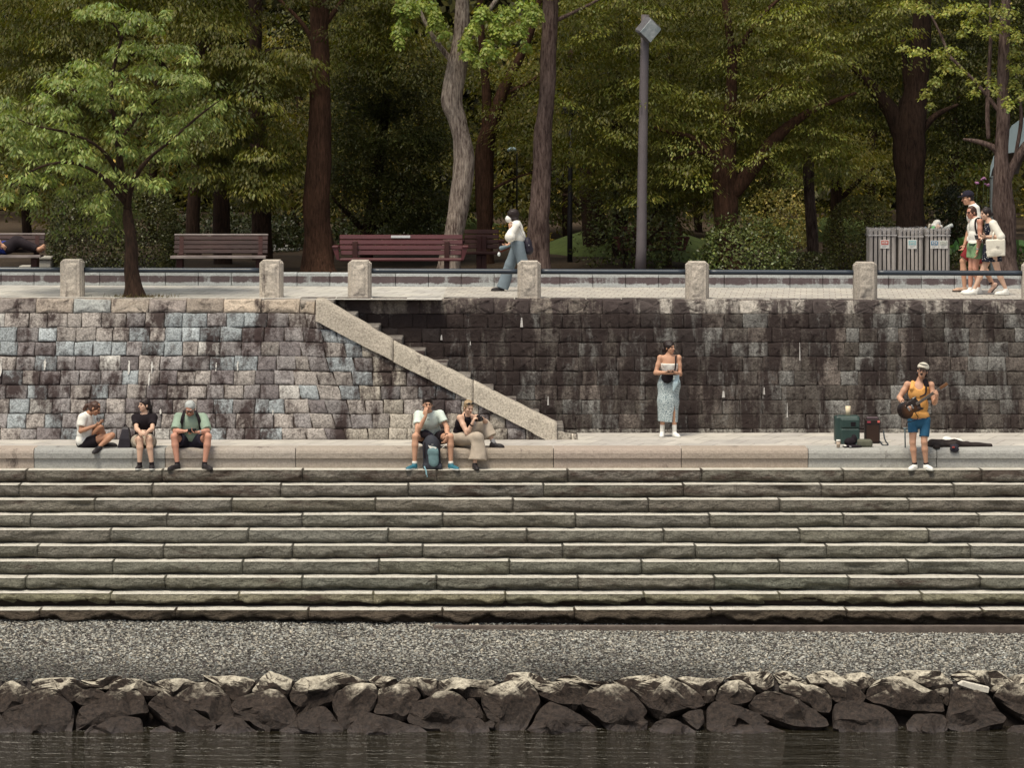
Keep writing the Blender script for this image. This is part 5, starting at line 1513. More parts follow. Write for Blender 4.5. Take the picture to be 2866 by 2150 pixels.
# ================================================================== PARK FURNITURE
WOOD_W = M("weathered_board", (0.045, 0.022, 0.020), 0.5, 0.45, 5, 0.004, 30, 0.5, stretch=(0.25, 1, 1))
WOOD_E = M("worn_board", (0.26, 0.22, 0.21), 0.6, 0.4, 7, 0.004, 30, 0.4, stretch=(0.3, 1, 1))
WOOD_R = M("red_painted_board", (0.075, 0.017, 0.020), 0.45, 0.18, 5, 0.002, 40, 0.45, stretch=(0.3, 1, 1))
WOOD_D = M("dark_board", (0.05, 0.018, 0.016), 0.6, 0.3, 5, 0.003, 40, 0.3, stretch=(0.3, 1, 1))
CONC = M("bench_concrete", (0.40, 0.38, 0.34), 0.9, 0.2, 9, 0.004, 80)
DARKM = M("dark_metal", (0.018, 0.016, 0.018), 0.45, 0.2, 6)
ZB = zoomer(440, 600, 2.212)
def bench_brown(name, label, xa, xb, d, conc=True, plaque=False):
    """slatted bench, no arms; xa, xb in world metres"""
    z = ZG - 0.0025 * xa
    root = thing(name, label, "bench", ((xa + xb) / 2, d, z))
    m = MB(); m2 = MB()
    for k in range(4):      # backrest boards, leaning back
        zz = z + 0.46 + 0.085 * k; dd = d + 0.30 + 0.020 * k
        m.obox(((xa + xb) / 2, dd, zz + 0.035), ((xb - xa) / 2, 0.016, 0.038), np.array([[1, 0, 0], [0, 0.97, -0.23], [0, 0.23, 0.97]]), bev=0.006)
    b = m.build("backrest", WOOD_W, root)
    m2.box((xa - 0.005, d + 0.36, z + 0.80), (xb + 0.005, d + 0.43, z + 0.83), bev=0.008)
    m2.build("top_board", WOOD_E, root)
    s = MB()
    for k in range(4): s.box((xa - 0.02, d - 0.14 + 0.105 * k, z + 0.385), (xb + 0.0, d - 0.045 + 0.105 * k, z + 0.425), bev=0.008)
    s.build("seat", WOOD_W, root)
    e = MB(); e.box((xa - 0.025, d - 0.165, z + 0.375), (xb, d - 0.142, z + 0.43), bev=0.006); e.build("front_edge", WOOD_E, root)
    for x in (xa + 0.14, xb - 0.14):
        l = MB()
        l.box((x - 0.06, d - 0.08, z - 0.05), (x + 0.06, d + 0.03, z + 0.383), bev=0.01)
        l.box((x - 0.05, d + 0.20, z - 0.05), (x + 0.05, d + 0.29, z + 0.47), bev=0.01)
        l.box((x - 0.05, d + 0.03, z + 0.28), (x + 0.05, d + 0.20, z + 0.383), bev=0.01)
        l.obox((x, d + 0.32, z + 0.60), (0.04, 0.02, 0.19), np.array([[1, 0, 0], [0, 0.97, -0.23], [0, 0.23, 0.97]]))
        l.build("leg", WOOD_D, root)
    return root
xa = ZB(100, 0, 58.4)[0]; xb = ZB(680, 0, 58.4)[0]
bench_brown("park_bench", "weathered brown slatted bench with worn pale edges, between hedge and thick trunk", xa, xb, 58.25)
bench_brown("park_bench", "weathered brown slatted bench at the left edge with a sleeper on it", -11.6, (232 / 1.929 - 1433) * 58.4 / F, 58.25)
def bench_red(name, label, xa, xb, d, mat, plaque):
    z = ZG - 0.0025 * xa
    root = thing(name, label, "bench", ((xa + xb) / 2, d, z))
    m = MB()
    for k, (zz, dd) in enumerate(((0.435, 0.24), (0.535, 0.265), (0.635, 0.29), (0.735, 0.315))):
        ext = 0.0 if k else -0.02
        m.obox(((xa + xb) / 2, d + dd, z + zz + 0.042), ((xb - xa) / 2 + ext, 0.018, 0.044), np.array([[1, 0, 0], [0, 0.97, -0.25], [0, 0.25, 0.97]]), bev=0.008)
    m.build("backrest", mat, root)
    s = MB()
    for k in range(4): s.box((xa + 0.02, d - 0.20 + 0.11 * k, z + 0.335), (xb + 0.02, d - 0.10 + 0.11 * k, z + 0.38), bev=0.008)
    s.build("seat", mat, root)
    for sx, x in ((-1, xa), (1, xb)):
        a = MB()
        a.add([(x + sx * 0.11, d - 0.22, z + 0.60), (x + sx * 0.03, d - 0.22, z + 0.36), (x - sx * 0.02, d - 0.22, z + 0.36), (x + sx * 0.0, d - 0.22, z + 0.565), (x + sx * 0.0, d - 0.22, z + 0.60),
               (x + sx * 0.11, d - 0.10, z + 0.60), (x + sx * 0.03, d - 0.10, z + 0.36), (x - sx * 0.02, d - 0.10, z + 0.36), (x + sx * 0.0, d - 0.10, z + 0.565), (x + sx * 0.0, d - 0.10, z + 0.60)],
              [(0, 1, 2, 3, 4), (9, 8, 7, 6, 5), (0, 5, 6, 1), (1, 6, 7, 2), (2, 7, 8, 3), (3, 8, 9, 4), (4, 9, 5, 0)])
        a.box((min(x, x + sx * 0.12), d - 0.24, z + 0.585), (max(x, x + sx * 0.12), d + 0.30, z + 0.625), bev=0.008)
        a.build("armrest", mat, root)
        l = MB(); xi = x - sx * 0.30
        l.box((xi - 0.05, d - 0.12, z - 0.05), (xi + 0.05, d - 0.02, z + 0.333), bev=0.008); l.box((xi - 0.05, d + 0.18, z - 0.05), (xi + 0.05, d + 0.26, z + 0.70), bev=0.008)
        l.build("leg", WOOD_D, root)
    if plaque:
        p = MB(); c = ZB(1507, 143, d + 0.3)
        p.obox((c[0], d + 0.290, z + 0.785), (0.185, 0.006, 0.026), np.array([[1, 0, 0], [0, 0.97, -0.25], [0, 0.25, 0.97]]), bev=0.002)
        p.build("plaque", M("plaque_metal", (0.42, 0.42, 0.42), 0.4, 0.12, 20, metal=0.4), root)
bench_red("park_bench", "long dark red slatted bench with flared arms and a small metal plaque", ZB(1128, 0, 58.5)[0], ZB(1890, 0, 58.5)[0], 58.3, WOOD_R, True)
bench_red("park_bench", "dark shaded bench half hidden behind the right end of the long red bench", ZB(1902, 0, 62)[0], ZB(2085, 0, 62)[0] + 0.1, 61.6, WOOD_D, False)
bench_red("park_bench", "dark red bench in the shade behind the main lamp post", P2(1336, 0, 64)[0], P2(1474, 0, 64)[0], 63.6, M("shaded_red_board", (0.10, 0.03, 0.025), 0.6, 0.2, 5), False)

# main lamp post with a square tilted floodlight
def lamp_post():
    d = 60.0
    b = P2(1383, 575, d)
    root = thing("street_lamp", "tall slim grey lamp post with a tilted square floodlight head", "lamp post", (b[0], d, ZG))
    GM = M("lamp_paint", (0.13, 0.112, 0.118), 0.5, 0.12, 3)
    m = MB()
    top = P(1806, 40, d)
    m.tube([(b[0] - 0.01, d, ZG - 0.1), P(1795, 700, d), P(1799, 420, d), P(1803, 200, d), top], [0.115, 0.105, 0.095, 0.088, 0.082], 14)
    m.build("pole", GM, root, True)
    c = P(1814, 82, d - 0.30)
    f = nrm([0.45, -0.86, -0.25]); u = nrm(np.cross(np.cross(f, [0, 0, 1]), f)); r_ = np.cross(u, f)
    r_ = nrm(np.cross(f, u))
    a = math.radians(38)
    ax = np.array([math.cos(a) * r_ + math.sin(a) * u, f, -math.sin(a) * r_ + math.cos(a) * u])
    h = MB(); h.obox(c, (0.19, 0.10, 0.19), ax, bev=0.03); h.obox(c - f * 0.14, (0.12, 0.06, 0.12), ax, bev=0.03); h.obox((c + P(1806, 90, d)) / 2 - f * 0.1, (0.05, 0.12, 0.05), ax)
    hd = h.build("lamp_head", M("lamp_housing", (0.12, 0.115, 0.125), 0.45, 0.2, 6), root)
    g = MB(); g.obox(c + f * 0.101, (0.165, 0.006, 0.165), ax, bev=0.004)
    gm = NT("lamp_glass"); gv = gm.coord()
    gm.done(gm.mix(gm.ramp(gm.noise(gv, 7, 3), 0.35, 0.65), (0.30, 0.36, 0.38), (0.62, 0.66, 0.66)), 0.15, None, 0.6)
    g.build("glass", gm.m, hd)
lamp_post()
def lamp_slim():
    d = 64.5; b = P2(1231, 575, d)
    root = thing("street_lamp", "thin dark lamp post left of the stout black trunk, top lost in leaves", "lamp post", (b[0], d, ZG))
    m = MB(); m.tube([(b[0], d, ZG - 0.1), P2(1231, 480, d), P2(1232, 380, d), P2(1233, 250, d)], [0.06, 0.055, 0.05, 0.045], 10); m.build("pole", DARKM, root, True)
    h = MB(); c = P2(1233, 240, d); h.obox(c, (0.2, 0.2, 0.10), np.eye(3), bev=0.05); h.build("lamp_head", DARKM, root)
lamp_slim()
def lamp_globe():
    d = 70.0; c = P2(1107, 322, d)
    root = thing("park_lamp", "small pale blue lamp head glinting among dark trunks above the walker", "lamp", (c[0] + 0.1, d, ZG))
    s = SDF(0.03); s.ell(c, (0.10, 0.09, 0.055)); s.ell(c + [-0.09, 0, -0.01], (0.035, 0.04, 0.05))
    sdf_obj("lamp_shade", s, 0.02, M("lamp_shade_pale", (0.46, 0.60, 0.64), 0.4, 0.15, 8), root)
    m = MB(); m.tube([(c[0] + 0.1, d, ZG - 0.1), (c[0] + 0.1, d, c[2] - 0.1), (c[0] + 0.03, d, c[2] + 0.02)], 0.02, 8); m.build("pole", DARKM, root, True)
lamp_globe()

# litter bins
WOODG = M("bin_slat", (0.40, 0.365, 0.34), 0.85, 0.4, 9, 0.004, 40, stretch=(1, 1, 0.12))
def bag_mat():
    t = NT("clear_bag"); v = t.coord()
    n = t.noise(v, 14, 4, 0.6, 1.0)
    m = t.done((0.62, 0.60, 0.62), 0.18, t.bump(n, 0.05, 1.0), 0.6)
    tr = t.n("ShaderNodeBsdfTransparent")
    mx = t.n("ShaderNodeMixShader"); t.l(t.ramp(n, 0.45, 0.70, 0.10, 0.6), mx.inputs[0])
    out = t.t.nodes["Material Output"]; t.l(tr.outputs[0], mx.inputs[1]); t.l(t.b.outputs[0], mx.inputs[2]); t.l(mx.outputs[0], out.inputs['Surface'])
    return m
BAGM = bag_mat()
ZBin = zoomer(2400, 590, 7.373)
def bin_(label, xa, xb, signs, seed):
    d = 61.4
    A = ZBin(xa + 8, 365, d); B = ZBin(xb - 12, 365, d)
    r = np.random.default_rng(seed)
    zt = A[2]; z0 = ZG - 0.02; w = B[0] - A[0]
    root = thing("litter_bin", label, "litter bin", ((A[0] + B[0]) / 2, d + w / 2, z0), "slatted litter bins in a row")
    m = MB(); n = 6; sw = w / (n + 0.15)
    for side in range(4):
        for k in range(n):
            x0 = A[0] + sw * (k + 0.12); x1 = x0 + sw * 0.70
            o = 0.006 * r.normal()
            if side == 0: m.box((x0, d + o, z0 + 0.03), (x1, d + 0.022 + o, zt), bev=0.004)
            elif side == 1: m.box((x0, d + w - 0.022, z0 + 0.03), (x1, d + w, zt), bev=0.004)
            elif side == 2: m.box((A[0], d + 0.03 + (x0 - A[0]) * 0.92, z0 + 0.03), (A[0] + 0.022, d + 0.03 + (x1 - A[0]) * 0.92, zt), bev=0.004)
            else: m.box((B[0] - 0.022, d + 0.03 + (x0 - A[0]) * 0.92, z0 + 0.03), (B[0], d + 0.03 + (x1 - A[0]) * 0.92, zt), bev=0.004)
    m.build("slat_body", WOODG, root)
    i = MB(); i.box((A[0] + 0.04, d + 0.04, z0), (B[0] - 0.04, d + w - 0.04, zt - 0.06)); i.build("inner_bucket", DARKM, root)
    # plastic liner folded over the rim, gathered by a band
    V = []; N = 28; zs = [zt + 0.012, zt + 0.02, zt - 0.03, zt - 0.08, zt - 0.13, zt - 0.15]
    hx, hy = w / 2, w / 2
    cx, cy = (A[0] + B[0]) / 2, d + w / 2
    sag = r.uniform(-0.02, 0.02)
    for q, z in enumerate(zs):
        for k in range(N):
            a = 2 * math.pi * k / N
            c_, s_ = math.cos(a), math.sin(a)
            mxx = max(abs(c_), abs(s_))
            e = (-0.05, 0.012, 0.020, 0.024, 0.018, 0.014)[q] + 0.010 * r.normal() * (q > 1)
            V.append((cx + (hx + e) * c_ / mxx, cy + (hy + e) * s_ / mxx, z + 0.008 * r.normal() + sag * c_ * (q > 3)))
    Fc = [(q * N + k, q * N + (k + 1) % N, (q + 1) * N + (k + 1) % N, (q + 1) * N + k) for q in range(len(zs) - 1) for k in range(N)]
    obj("bag_liner", V, Fc, BAGM, root, True)
    bd = MB(); zb = zt - 0.155 + sag
    bd.box((A[0] - 0.012, d - 0.016, zb - 0.010), (B[0] + 0.012, d - 0.006, zb + 0.006), bev=0.002); bd.box((A[0] - 0.012, d - 0.006, zb - 0.01), (A[0] - 0.004, d + w, zb + 0.006)); bd.box((B[0] + 0.004, d - 0.006, zb - 0.01), (B[0] + 0.012, d + w, zb + 0.006))
    bd.build("band", M("bag_band", (0.62, 0.60, 0.60), 0.4, 0.2, 9), root)
    for (sx0, sx1, sy0, sy1, col, marks) in signs:
        p0 = ZBin(sx0, sy0, d); p1 = ZBin(sx1, sy1, d)
        s = MB(); s.box((p0[0], d - 0.016, p1[2]), (p1[0], d - 0.004, p0[2]), bev=0.004)
        so = s.build("sign", M("sign_white", (0.78, 0.77, 0.74), 0.5, 0.05), root)
        H = p0[2] - p1[2]; Wd = p1[0] - p0[0]
        q = MB(); q.box((p0[0] + 0.10 * Wd, d - 0.0195, p1[2] + 0.44 * H), (p1[0] - 0.10 * Wd, d - 0.0165, p0[2] - 0.07 * H))
        q.build("sign_panel", M("sign_colour", col, 0.5, 0.05), so)
        g = MB()
        for (u0, u1, v0, v1) in marks: g.box((p0[0] + u0 * Wd, d - 0.023, p1[2] + v0 * H), (p0[0] + u1 * Wd, d - 0.020, p1[2] + v1 * H))
        for k in range(2): g.box((p0[0] + 0.22 * Wd, d - 0.0195, p1[2] + (0.16 + 0.12 * k) * H), (p1[0] - (0.22 + 0.2 * (k == 0)) * Wd, d - 0.0165, p1[2] + (0.19 + 0.12 * k) * H), m=1)
        g.build("sign_marks", None, so, mats=[M("mark_pale", (0.72, 0.68, 0.64), 0.6, 0.02), M("mark_grey", (0.42, 0.42, 0.42), 0.6, 0.02)])
glyph = [(0.22, 0.36, 0.56, 0.84), (0.42, 0.58, 0.72, 0.86), (0.42, 0.58, 0.54, 0.64), (0.64, 0.78, 0.56, 0.84)]
glyph2 = [(0.24, 0.30, 0.52, 0.86), (0.36, 0.52, 0.64, 0.76), (0.58, 0.76, 0.54, 0.62), (0.58, 0.76, 0.72, 0.82)]
bin_("slatted litter bin with the red topped sign, next to the round bush", 232, 812, [(470, 655, 598, 778, (0.62, 0.11, 0.085), glyph)], 1)
bin_("slatted litter bin with the pale blue sign, middle of the row", 842, 1365, [(1035, 1222, 598, 785, (0.34, 0.58, 0.60), glyph2)], 2)
bin_("overflowing slatted litter bin with two white signs, right of the row", 1400, 1920, [(1500, 1672, 612, 778, (0.06, 0.22, 0.40), glyph), (1684, 1862, 612, 782, (0.50, 0.54, 0.48), glyph2)], 3)
def litter():
    d = 61.6; Z = ZBin
    s = SDF(0.03); s.ell(Z(1640, 260, d), (0.085, 0.09, 0.075)); s.ell(Z(1590, 310, d), (0.07, 0.09, 0.06)); s.ell(Z(1690, 330, d), (0.07, 0.09, 0.05))
    V, Q = s.mesh(0.012, (0.012, 30, 1))
    tag(obj("plastic_bag", V, Q, M("white_film", (0.72, 0.70, 0.66), 0.35, 0.1, 20), None, True, None, Z(1640, 370, d)), "crumpled white plastic bag heaped on top of the overflowing bin", "plastic bag")
    def cup(a, b, ra, rb, mat, name, label, cat):
        m = MB(); a, b = np.array(a), np.array(b)
        m.tube([a, a + (b - a) * 0.5, a + (b - a) * 0.8, b], [ra, (ra + rb) / 2, rb, rb * 0.9], 12)
        tag(m.build(name, mat, None, True, origin=a), label, cat)
    cup(Z(1470, 385, d), Z(1492, 262, d), 0.03, 0.024, M("bottle_cream", (0.55, 0.50, 0.40), 0.3), "plastic_bottle", "small pale bottle standing at the left rim of the overflowing bin", "bottle")
    cup(Z(1800, 370, d - 0.02), Z(1965, 290, d - 0.02), 0.036, 0.044, M("cup_clear", (0.50, 0.53, 0.52), 0.2), "plastic_cup", "clear plastic cup lying tilted over the right rim of the bin", "cup")
    cup(Z(1640, 385, d - 0.1), Z(1690, 300, d - 0.1), 0.045, 0.05, M("cup_pink", (0.62, 0.42, 0.34), 0.5), "paper_cup", "pinkish paper cup in the middle of the overflowing bin", "cup")
    cup(Z(1530, 385, d - 0.1), Z(1590, 340, d - 0.1), 0.04, 0.04, M("bottle_green", (0.12, 0.42, 0.14), 0.3), "plastic_bottle", "green bottle lying half buried in the overflowing bin", "bottle")
    cup(Z(1395, 380, d), Z(1410, 325, d), 0.016, 0.014, M("can_blue", (0.25, 0.30, 0.40), 0.3, metal=0.5), "small_can", "tiny bluish can at the left corner of the overflowing bin", "can")
litter()

# arched shelter at the right edge
def shelter():
    d = 61.8
    b = P(2784, 755, d)
    root = thing("arched_shelter", "grey steel column carrying a pale curved shelter roof at the right edge", "shelter", (b[0], d, ZG))
    SM = M("shelter_steel", (0.155, 0.175, 0.18), 0.45, 0.08, 3)
    m = MB(); top = P(2784, 497, d)
    m.box((b[0] - 0.09, d - 0.09, ZG - 0.1), (b[0] + 0.09, d + 0.09, top[2]), bev=0.015); m.box((b[0] - 0.10, d - 0.10, top[2]), (b[0] + 0.10, d + 0.10, top[2] + 0.03), bev=0.006)
    m.build("column", SM, root)
    # barrel roof, its axis running back and to the left
    Z6 = zoomer(2560, 250, 4.739)
    out = [(1000, 1150), (1010, 1020), (1045, 900), (1110, 780), (1200, 640), (1290, 480), (1400, 400), (1520, 340), (1640, 320), (1760, 330)]
    inn = [(1010, 1150), (1030, 1060), (1070, 975), (1125, 895), (1260, 840), (1390, 830), (1470, 850), (1560, 880), (1680, 900), (1800, 930)]
    V = []
    O = np.array([Z6(x, y, d) for x, y in out]); I = np.array([Z6(x, y, d) for x, y in inn])
    off = np.array([1.1, 3.2, 0])
    n = len(O)
    th = np.array([0, 0.05, 0])
    # front fascia between the outer and the inner curve
    V = np.concatenate([O, I, O + th, I + th])
    Fc = []
    for i in range(n - 1):
        Fc += [(i, n + i, n + i + 1, i + 1), (2 * n + i + 1, 3 * n + i + 1, 3 * n + i, 2 * n + i), (i, i + 1, 2 * n + i + 1, 2 * n + i), (n + i + 1, n + i, 3 * n + i, 3 * n + i + 1)]
    obj("roof_fascia", V, Fc, M("shelter_panel", (0.30, 0.38, 0.40), 0.35, 0.06, 2, spec=0.5), root, False)
    V = np.concatenate([O + th, O + off, I + th, I + off])
    Fc = [(i, i + 1, n + i + 1, n + i) for i in range(n - 1)] + [(2 * n + i + 1, 2 * n + i, 3 * n + i, 3 * n + i + 1) for i in range(n - 1)]
    obj("roof_vault", V, Fc, M("shelter_inside", (0.10, 0.085, 0.08), 0.6, 0.1, 3), root, False)
shelter()
# pale stone blocks and pale fence seen low between the trunks
m = MB(); a = P2(28, 0, 60)[0]
xa, xb = P(52, 0, 59.3)[0], P(86, 0, 59.3)[0]
m.box((xa, 59.3, ZG - 0.1), (xb, 59.7, ZG + 0.20), bev=0.02)
tag(m.build("stone_block", CONC, None, origin=(xa, 59.3, ZG)), "pale stone block under the left edge bench", "stone block")
m = MB(); xa, xb = P(103, 0, 59.4)[0], P(142, 0, 59.4)[0]
m.box((xa, 59.4, ZG - 0.1), (xb, 59.8, ZG + 0.32), bev=0.02); m.box((xa - 0.02, 59.36, ZG + 0.32), (xb + 0.02, 59.84, ZG + 0.38), bev=0.02)
tag(m.build("stone_block", CONC, None, origin=(xa, 59.4, ZG)), "pale capped stone block between left edge bench and clipped hedge", "stone block")
def white_fence():
    d = 72.0
    A = P(768, 728, d); B = P(836, 700, d)
    root = thing("white_fence", "small white slatted fence glimpsed left of the thick reddish trunk", "fence", (A[0], d, ZG))
    W = M("white_slat", (0.66, 0.66, 0.64), 0.7, 0.1)
    for k in range(4):
        m = MB(); z = A[2] - 0.10 + 0.11 * k; m.box((A[0], d, z), (B[0], d + 0.03, z + 0.06)); m.build("slat", W, root)
    for k in range(3):
        m = MB(); x = A[0] + (B[0] - A[0]) * k / 2; m.box((x - 0.03, d + 0.03, ZG - 0.1), (x + 0.03, d + 0.09, A[2] + 0.36)); m.build("post", W, root)
white_fence()
def flowers():
    Z6 = zoomer(2560, 250, 4.739); d = 61.3
    for k, (x, y, lab) in enumerate(((920, 1180, "topmost pink flower head above the capped walker"), (832, 1242, "pink flower head nearest to the capped walker's cap"), (975, 1270, "pink flower head beside the grey shelter column"))):
        c = Z6(x, y, d); root = thing("flower", lab, "flower", (c[0], d, c[2] - 0.8), "pink flowers on tall stalks")
        s = SDF(0.01); r = np.random.default_rng(k)
        for _ in range(7): s.ell(c + r.normal(size=3) * 0.022, (0.024, 0.024, 0.018))
        sdf_obj("bloom", s, 0.008, M("petal_pink", (0.42, 0.19, 0.36), 0.7, 0.2, 30), root)
        m = MB(); m.tube([(c[0] - 0.05, d, ZG), (c[0] - 0.02, d, c[2] - 0.4), tuple(c)], 0.006, 5); m.build("stalk", M("stalk_green", (0.05, 0.07, 0.03), 0.8), root, True)
flowers()
# ================================================================== PEOPLE
def skin(name, c): return M(name, c, 0.55, 0.10, 9, spec=0.35)
SK_TAN = skin("skin_tan", (0.40, 0.205, 0.125)); SK_PALE = skin("skin_pale", (0.62, 0.40, 0.29)); SK_MID = skin("skin_warm", (0.52, 0.29, 0.19)); SK_RED = skin("skin_ruddy", (0.50, 0.25, 0.175))
def cloth(name, c, var=0.10, bump=0.004, bs=60): return M(name, c, 0.9, var, 12, bump, bs, 0.15)
BLACKC = cloth("black_cloth", (0.016, 0.012, 0.015)); NAVY = cloth("navy_cloth", (0.022, 0.020, 0.032)); WHITEC = cloth("white_cloth", (0.78, 0.76, 0.70)); MINT = cloth("mint_cloth", (0.60, 0.68, 0.62))
SAGE = cloth("sage_cloth", (0.265, 0.345, 0.27)); BEIGE = cloth("beige_cloth", (0.42, 0.37, 0.30)); SAND = cloth("sand_cloth", (0.43, 0.365, 0.295)); YELLOW = cloth("yellow_cloth", (0.70, 0.355, 0.11)); BLUE = cloth("blue_denim", (0.030, 0.105, 0.19))
GREENS = cloth("green_cloth", (0.20, 0.32, 0.17)); REDC = cloth("dark_red_cloth", (0.20, 0.025, 0.028)); JEAN = cloth("grey_blue_cloth", (0.165, 0.205, 0.235)); ROYAL = cloth("royal_blue_cloth", (0.03, 0.05, 0.25))
H_DARK = M("hair_dark", (0.018, 0.010, 0.009), 0.5, 0.3, 30, 0.006, 60, 0.4, stretch=(1, 1, 0.3)); H_BROWN = M("hair_brown", (0.060, 0.028, 0.018), 0.5, 0.3, 30, 0.006, 60, 0.4, stretch=(1, 1, 0.3))
H_GREY = M("hair_grey", (0.42, 0.44, 0.43), 0.6, 0.25, 30, 0.006, 60); H_BLOND = M("hair_blond", (0.33, 0.235, 0.135), 0.5, 0.35, 30, 0.006, 60, stretch=(1, 1, 0.3))
SHOE_BK = M("shoe_black", (0.016, 0.013, 0.015), 0.6, 0.2, 20); SHOE_WH = M("shoe_white", (0.76, 0.75, 0.71), 0.6, 0.06, 20); SHOE_TL = M("shoe_teal", (0.025, 0.13, 0.18), 0.6, 0.15, 20); SOLE_WH = M("sole_white", (0.62, 0.62, 0.58), 0.7, 0.1); SOLE_DK = M("sole_dark", (0.03, 0.025, 0.025), 0.8)
EYE = M("eye_dark", (0.03, 0.018, 0.015), 0.3, 0.0); LIP = M("lip", (0.30, 0.09, 0.075), 0.5, 0.05); GLASS_BK = M("glasses_black", (0.012, 0.012, 0.014), 0.2, 0.0, spec=0.6); METAL = M("steel", (0.5, 0.5, 0.5), 0.3, 0.05, metal=0.9)
PHONE = M("phone_black", (0.012, 0.012, 0.014), 0.2, 0.0, spec=0.6)
UP = np.array([0, 0, 1.0])
def frame(f, u):
    f = nrm(f); r = nrm(np.cross(f, u)); u = np.cross(r, f)
    return r, f, u           # right, forward, up
class Human:
    """one person: J gives the joints in world space; the body is one smooth skin, clothes and hair are its children"""
    def __init__(s, label, J, f, up, base, s_=1.0, skin=SK_PALE, fat=1.0, h=0.0085):
        s.J = {k: np.array(v, float) for k, v in J.items()}
        s.s = s_; s.fat = fat; s.skin = skin; s.h = h
        s.root = thing("person", label, "person", base)
        s.B = SDF(0.025 * s_)
        s.C = s.J['head']; s.r, s.f, s.u = frame(f, up)
        s.ax = np.array([s.r, s.f, s.u])
    def H(s, x, y, z): return s.C + s.s * (x * s.r + y * s.f + z * s.u)
    def head(s, hair=True):
        B, k = s.B, s.s
        e = lambda c, r, **kw: B.ell(s.H(*c), np.array(r) * k, s.ax, **kw)
        e((0, -0.008, 0.025), (0.074, 0.094, 0.092))
        e((0, 0.030, -0.035), (0.060, 0.062, 0.080))
        e((0, 0.052, -0.088), (0.034, 0.034, 0.026))
        B.rc(s.H(0, 0.090, 0.012), s.H(0, 0.112, -0.030), 0.008 * k, 0.013 * k, k=0.012)
        e((0, 0.084, 0.026), (0.050, 0.014, 0.010), k=0.012)
        e((0, 0.086, -0.060), (0.022, 0.012, 0.011), k=0.01)
        for sx in (-1, 1):
            e((sx * 0.075, -0.004, -0.012), (0.010, 0.020, 0.030), k=0.01)
            e((sx * 0.040, 0.066, -0.022), (0.020, 0.020, 0.018), k=0.02)
            e((sx * 0.031, 0.099, 0.008), (0.016, 0.012, 0.009), k=0.004, sub=True)
    def face(s, mouth_open=0.0, brows=H_DARK, eyes=True):
        k = s.s
        for sx in (-1, 1):
            if eyes:
                q = SDF(0.003); q.ell(s.H(sx * 0.031, 0.087, 0.006), np.array((0.013, 0.008, 0.006)) * k, s.ax)
                sdf_obj("eye", q, 0.004, EYE, s.root)
            q = SDF(0.004); q.rc(s.H(sx * 0.016, 0.096, 0.025), s.H(sx * 0.047, 0.084, 0.029), 0.006 * k, 0.004 * k)
            sdf_obj("eyebrow", q, 0.004, brows, s.root)
        q = SDF(0.004); q.ell(s.H(0, 0.092, -0.058), np.array((0.024, 0.009, 0.006 + mouth_open)) * k, s.ax)
        sdf_obj("mouth", q, 0.004, LIP if mouth_open < 0.01 else EYE, s.root)
    def torso(s, wide=1.0):
        J, B, k = s.J, s.B, s.s
        ch, pe, nk = J['chest'], J['pelvis'], J['neck']
        sh = nrm(J['shR'] - J['shL']); sp = nrm(ch - pe); fw = nrm(np.cross(sp, sh))
        A = np.array([sh, fw, nrm(np.cross(sh, fw))])
        if np.dot(A[2], sp) < 0: A[2] *= -1
        s.tA = A
        B.ell(ch, np.array((0.155 * wide, 0.105 * s.fat, 0.17)) * k, A, k=0.05)
        B.ell((ch + pe) / 2, np.array((0.135 * wide * s.fat, 0.10 * s.fat, 0.14)) * k, A, k=0.05)
        hp = nrm(J['hipR'] - J['hipL'])
        B.ell(pe, np.array((0.165 * wide, 0.115 * s.fat, 0.11)) * k, A, k=0.05)
        B.rc(J['shL'], J['shR'], 0.048 * k, k=0.05)
        B.rc(ch, nk, 0.085 * k, 0.055 * k, k=0.04)
        B.rc(nk, s.H(0, -0.02, -0.05), 0.052 * k, 0.050 * k, k=0.03)
    def arm(s, side, bulk=1.0):
        J, B, k = s.J, s.B, s.s * bulk
        a, b, c = J['sh' + side], J['el' + side], J['wr' + side]
        B.ell(a, np.array((0.058,) * 3) * k, k=0.04)
        m = a + (b - a) * 0.45
        B.rc(a, m, 0.050 * k, 0.047 * k, k=0.02); B.rc(m, b, 0.047 * k, 0.038 * k, k=0.02)
        m = b + (c - b) * 0.3
        B.rc(b, m, 0.039 * k, 0.041 * k, k=0.02); B.rc(m, c, 0.041 * k, 0.026 * k, k=0.02)
    def hand(s, side, d, n, curl=0.5, spread=0.0):
        """d: towards the fingers, n: where the palm looks"""
        B, k = s.B, s.s
        W = s.J['wr' + side]
        d = nrm(d); n = nrm(np.array(n, float) - np.dot(n, d) * d)
        l = np.cross(d, n) * (1 if side == 'R' else -1)     # towards the thumb
        B.ell(W + d * 0.048 * k, np.array((0.052, 0.040, 0.018)) * k, np.array([d, l, n]), k=0.015)
        for i, (off, L) in enumerate(((0.030, 0.070), (0.010, 0.078), (-0.010, 0.073), (-0.029, 0.058))):
            b = W + (d * 0.085 + l * off) * k
            c1 = curl * (0.9 + 0.08 * i)
            d1 = nrm(d * math.cos(c1) + n * math.sin(c1) + l * spread * off * 12); d2 = nrm(d * math.cos(c1 * 2.1) + n * math.sin(c1 * 2.1) + l * spread * off * 12)
            m = b + d1 * L * 0.52 * k; e = m + d2 * L * 0.48 * k
            B.rc(b, m, 0.0095 * k, 0.0088 * k, k=0.004); B.rc(m, e, 0.0088 * k, 0.0076 * k, k=0.004)
        b = W + (d * 0.025 + l * 0.030) * k
        m = b + nrm(d * 0.6 + l * 0.7 + n * 0.35) * 0.040 * k; e = m + nrm(d * 0.9 + l * 0.2 + n * 0.45) * 0.030 * k
        B.rc(b, m, 0.013 * k, 0.011 * k, k=0.008); B.rc(m, e, 0.011 * k, 0.008 * k, k=0.004)
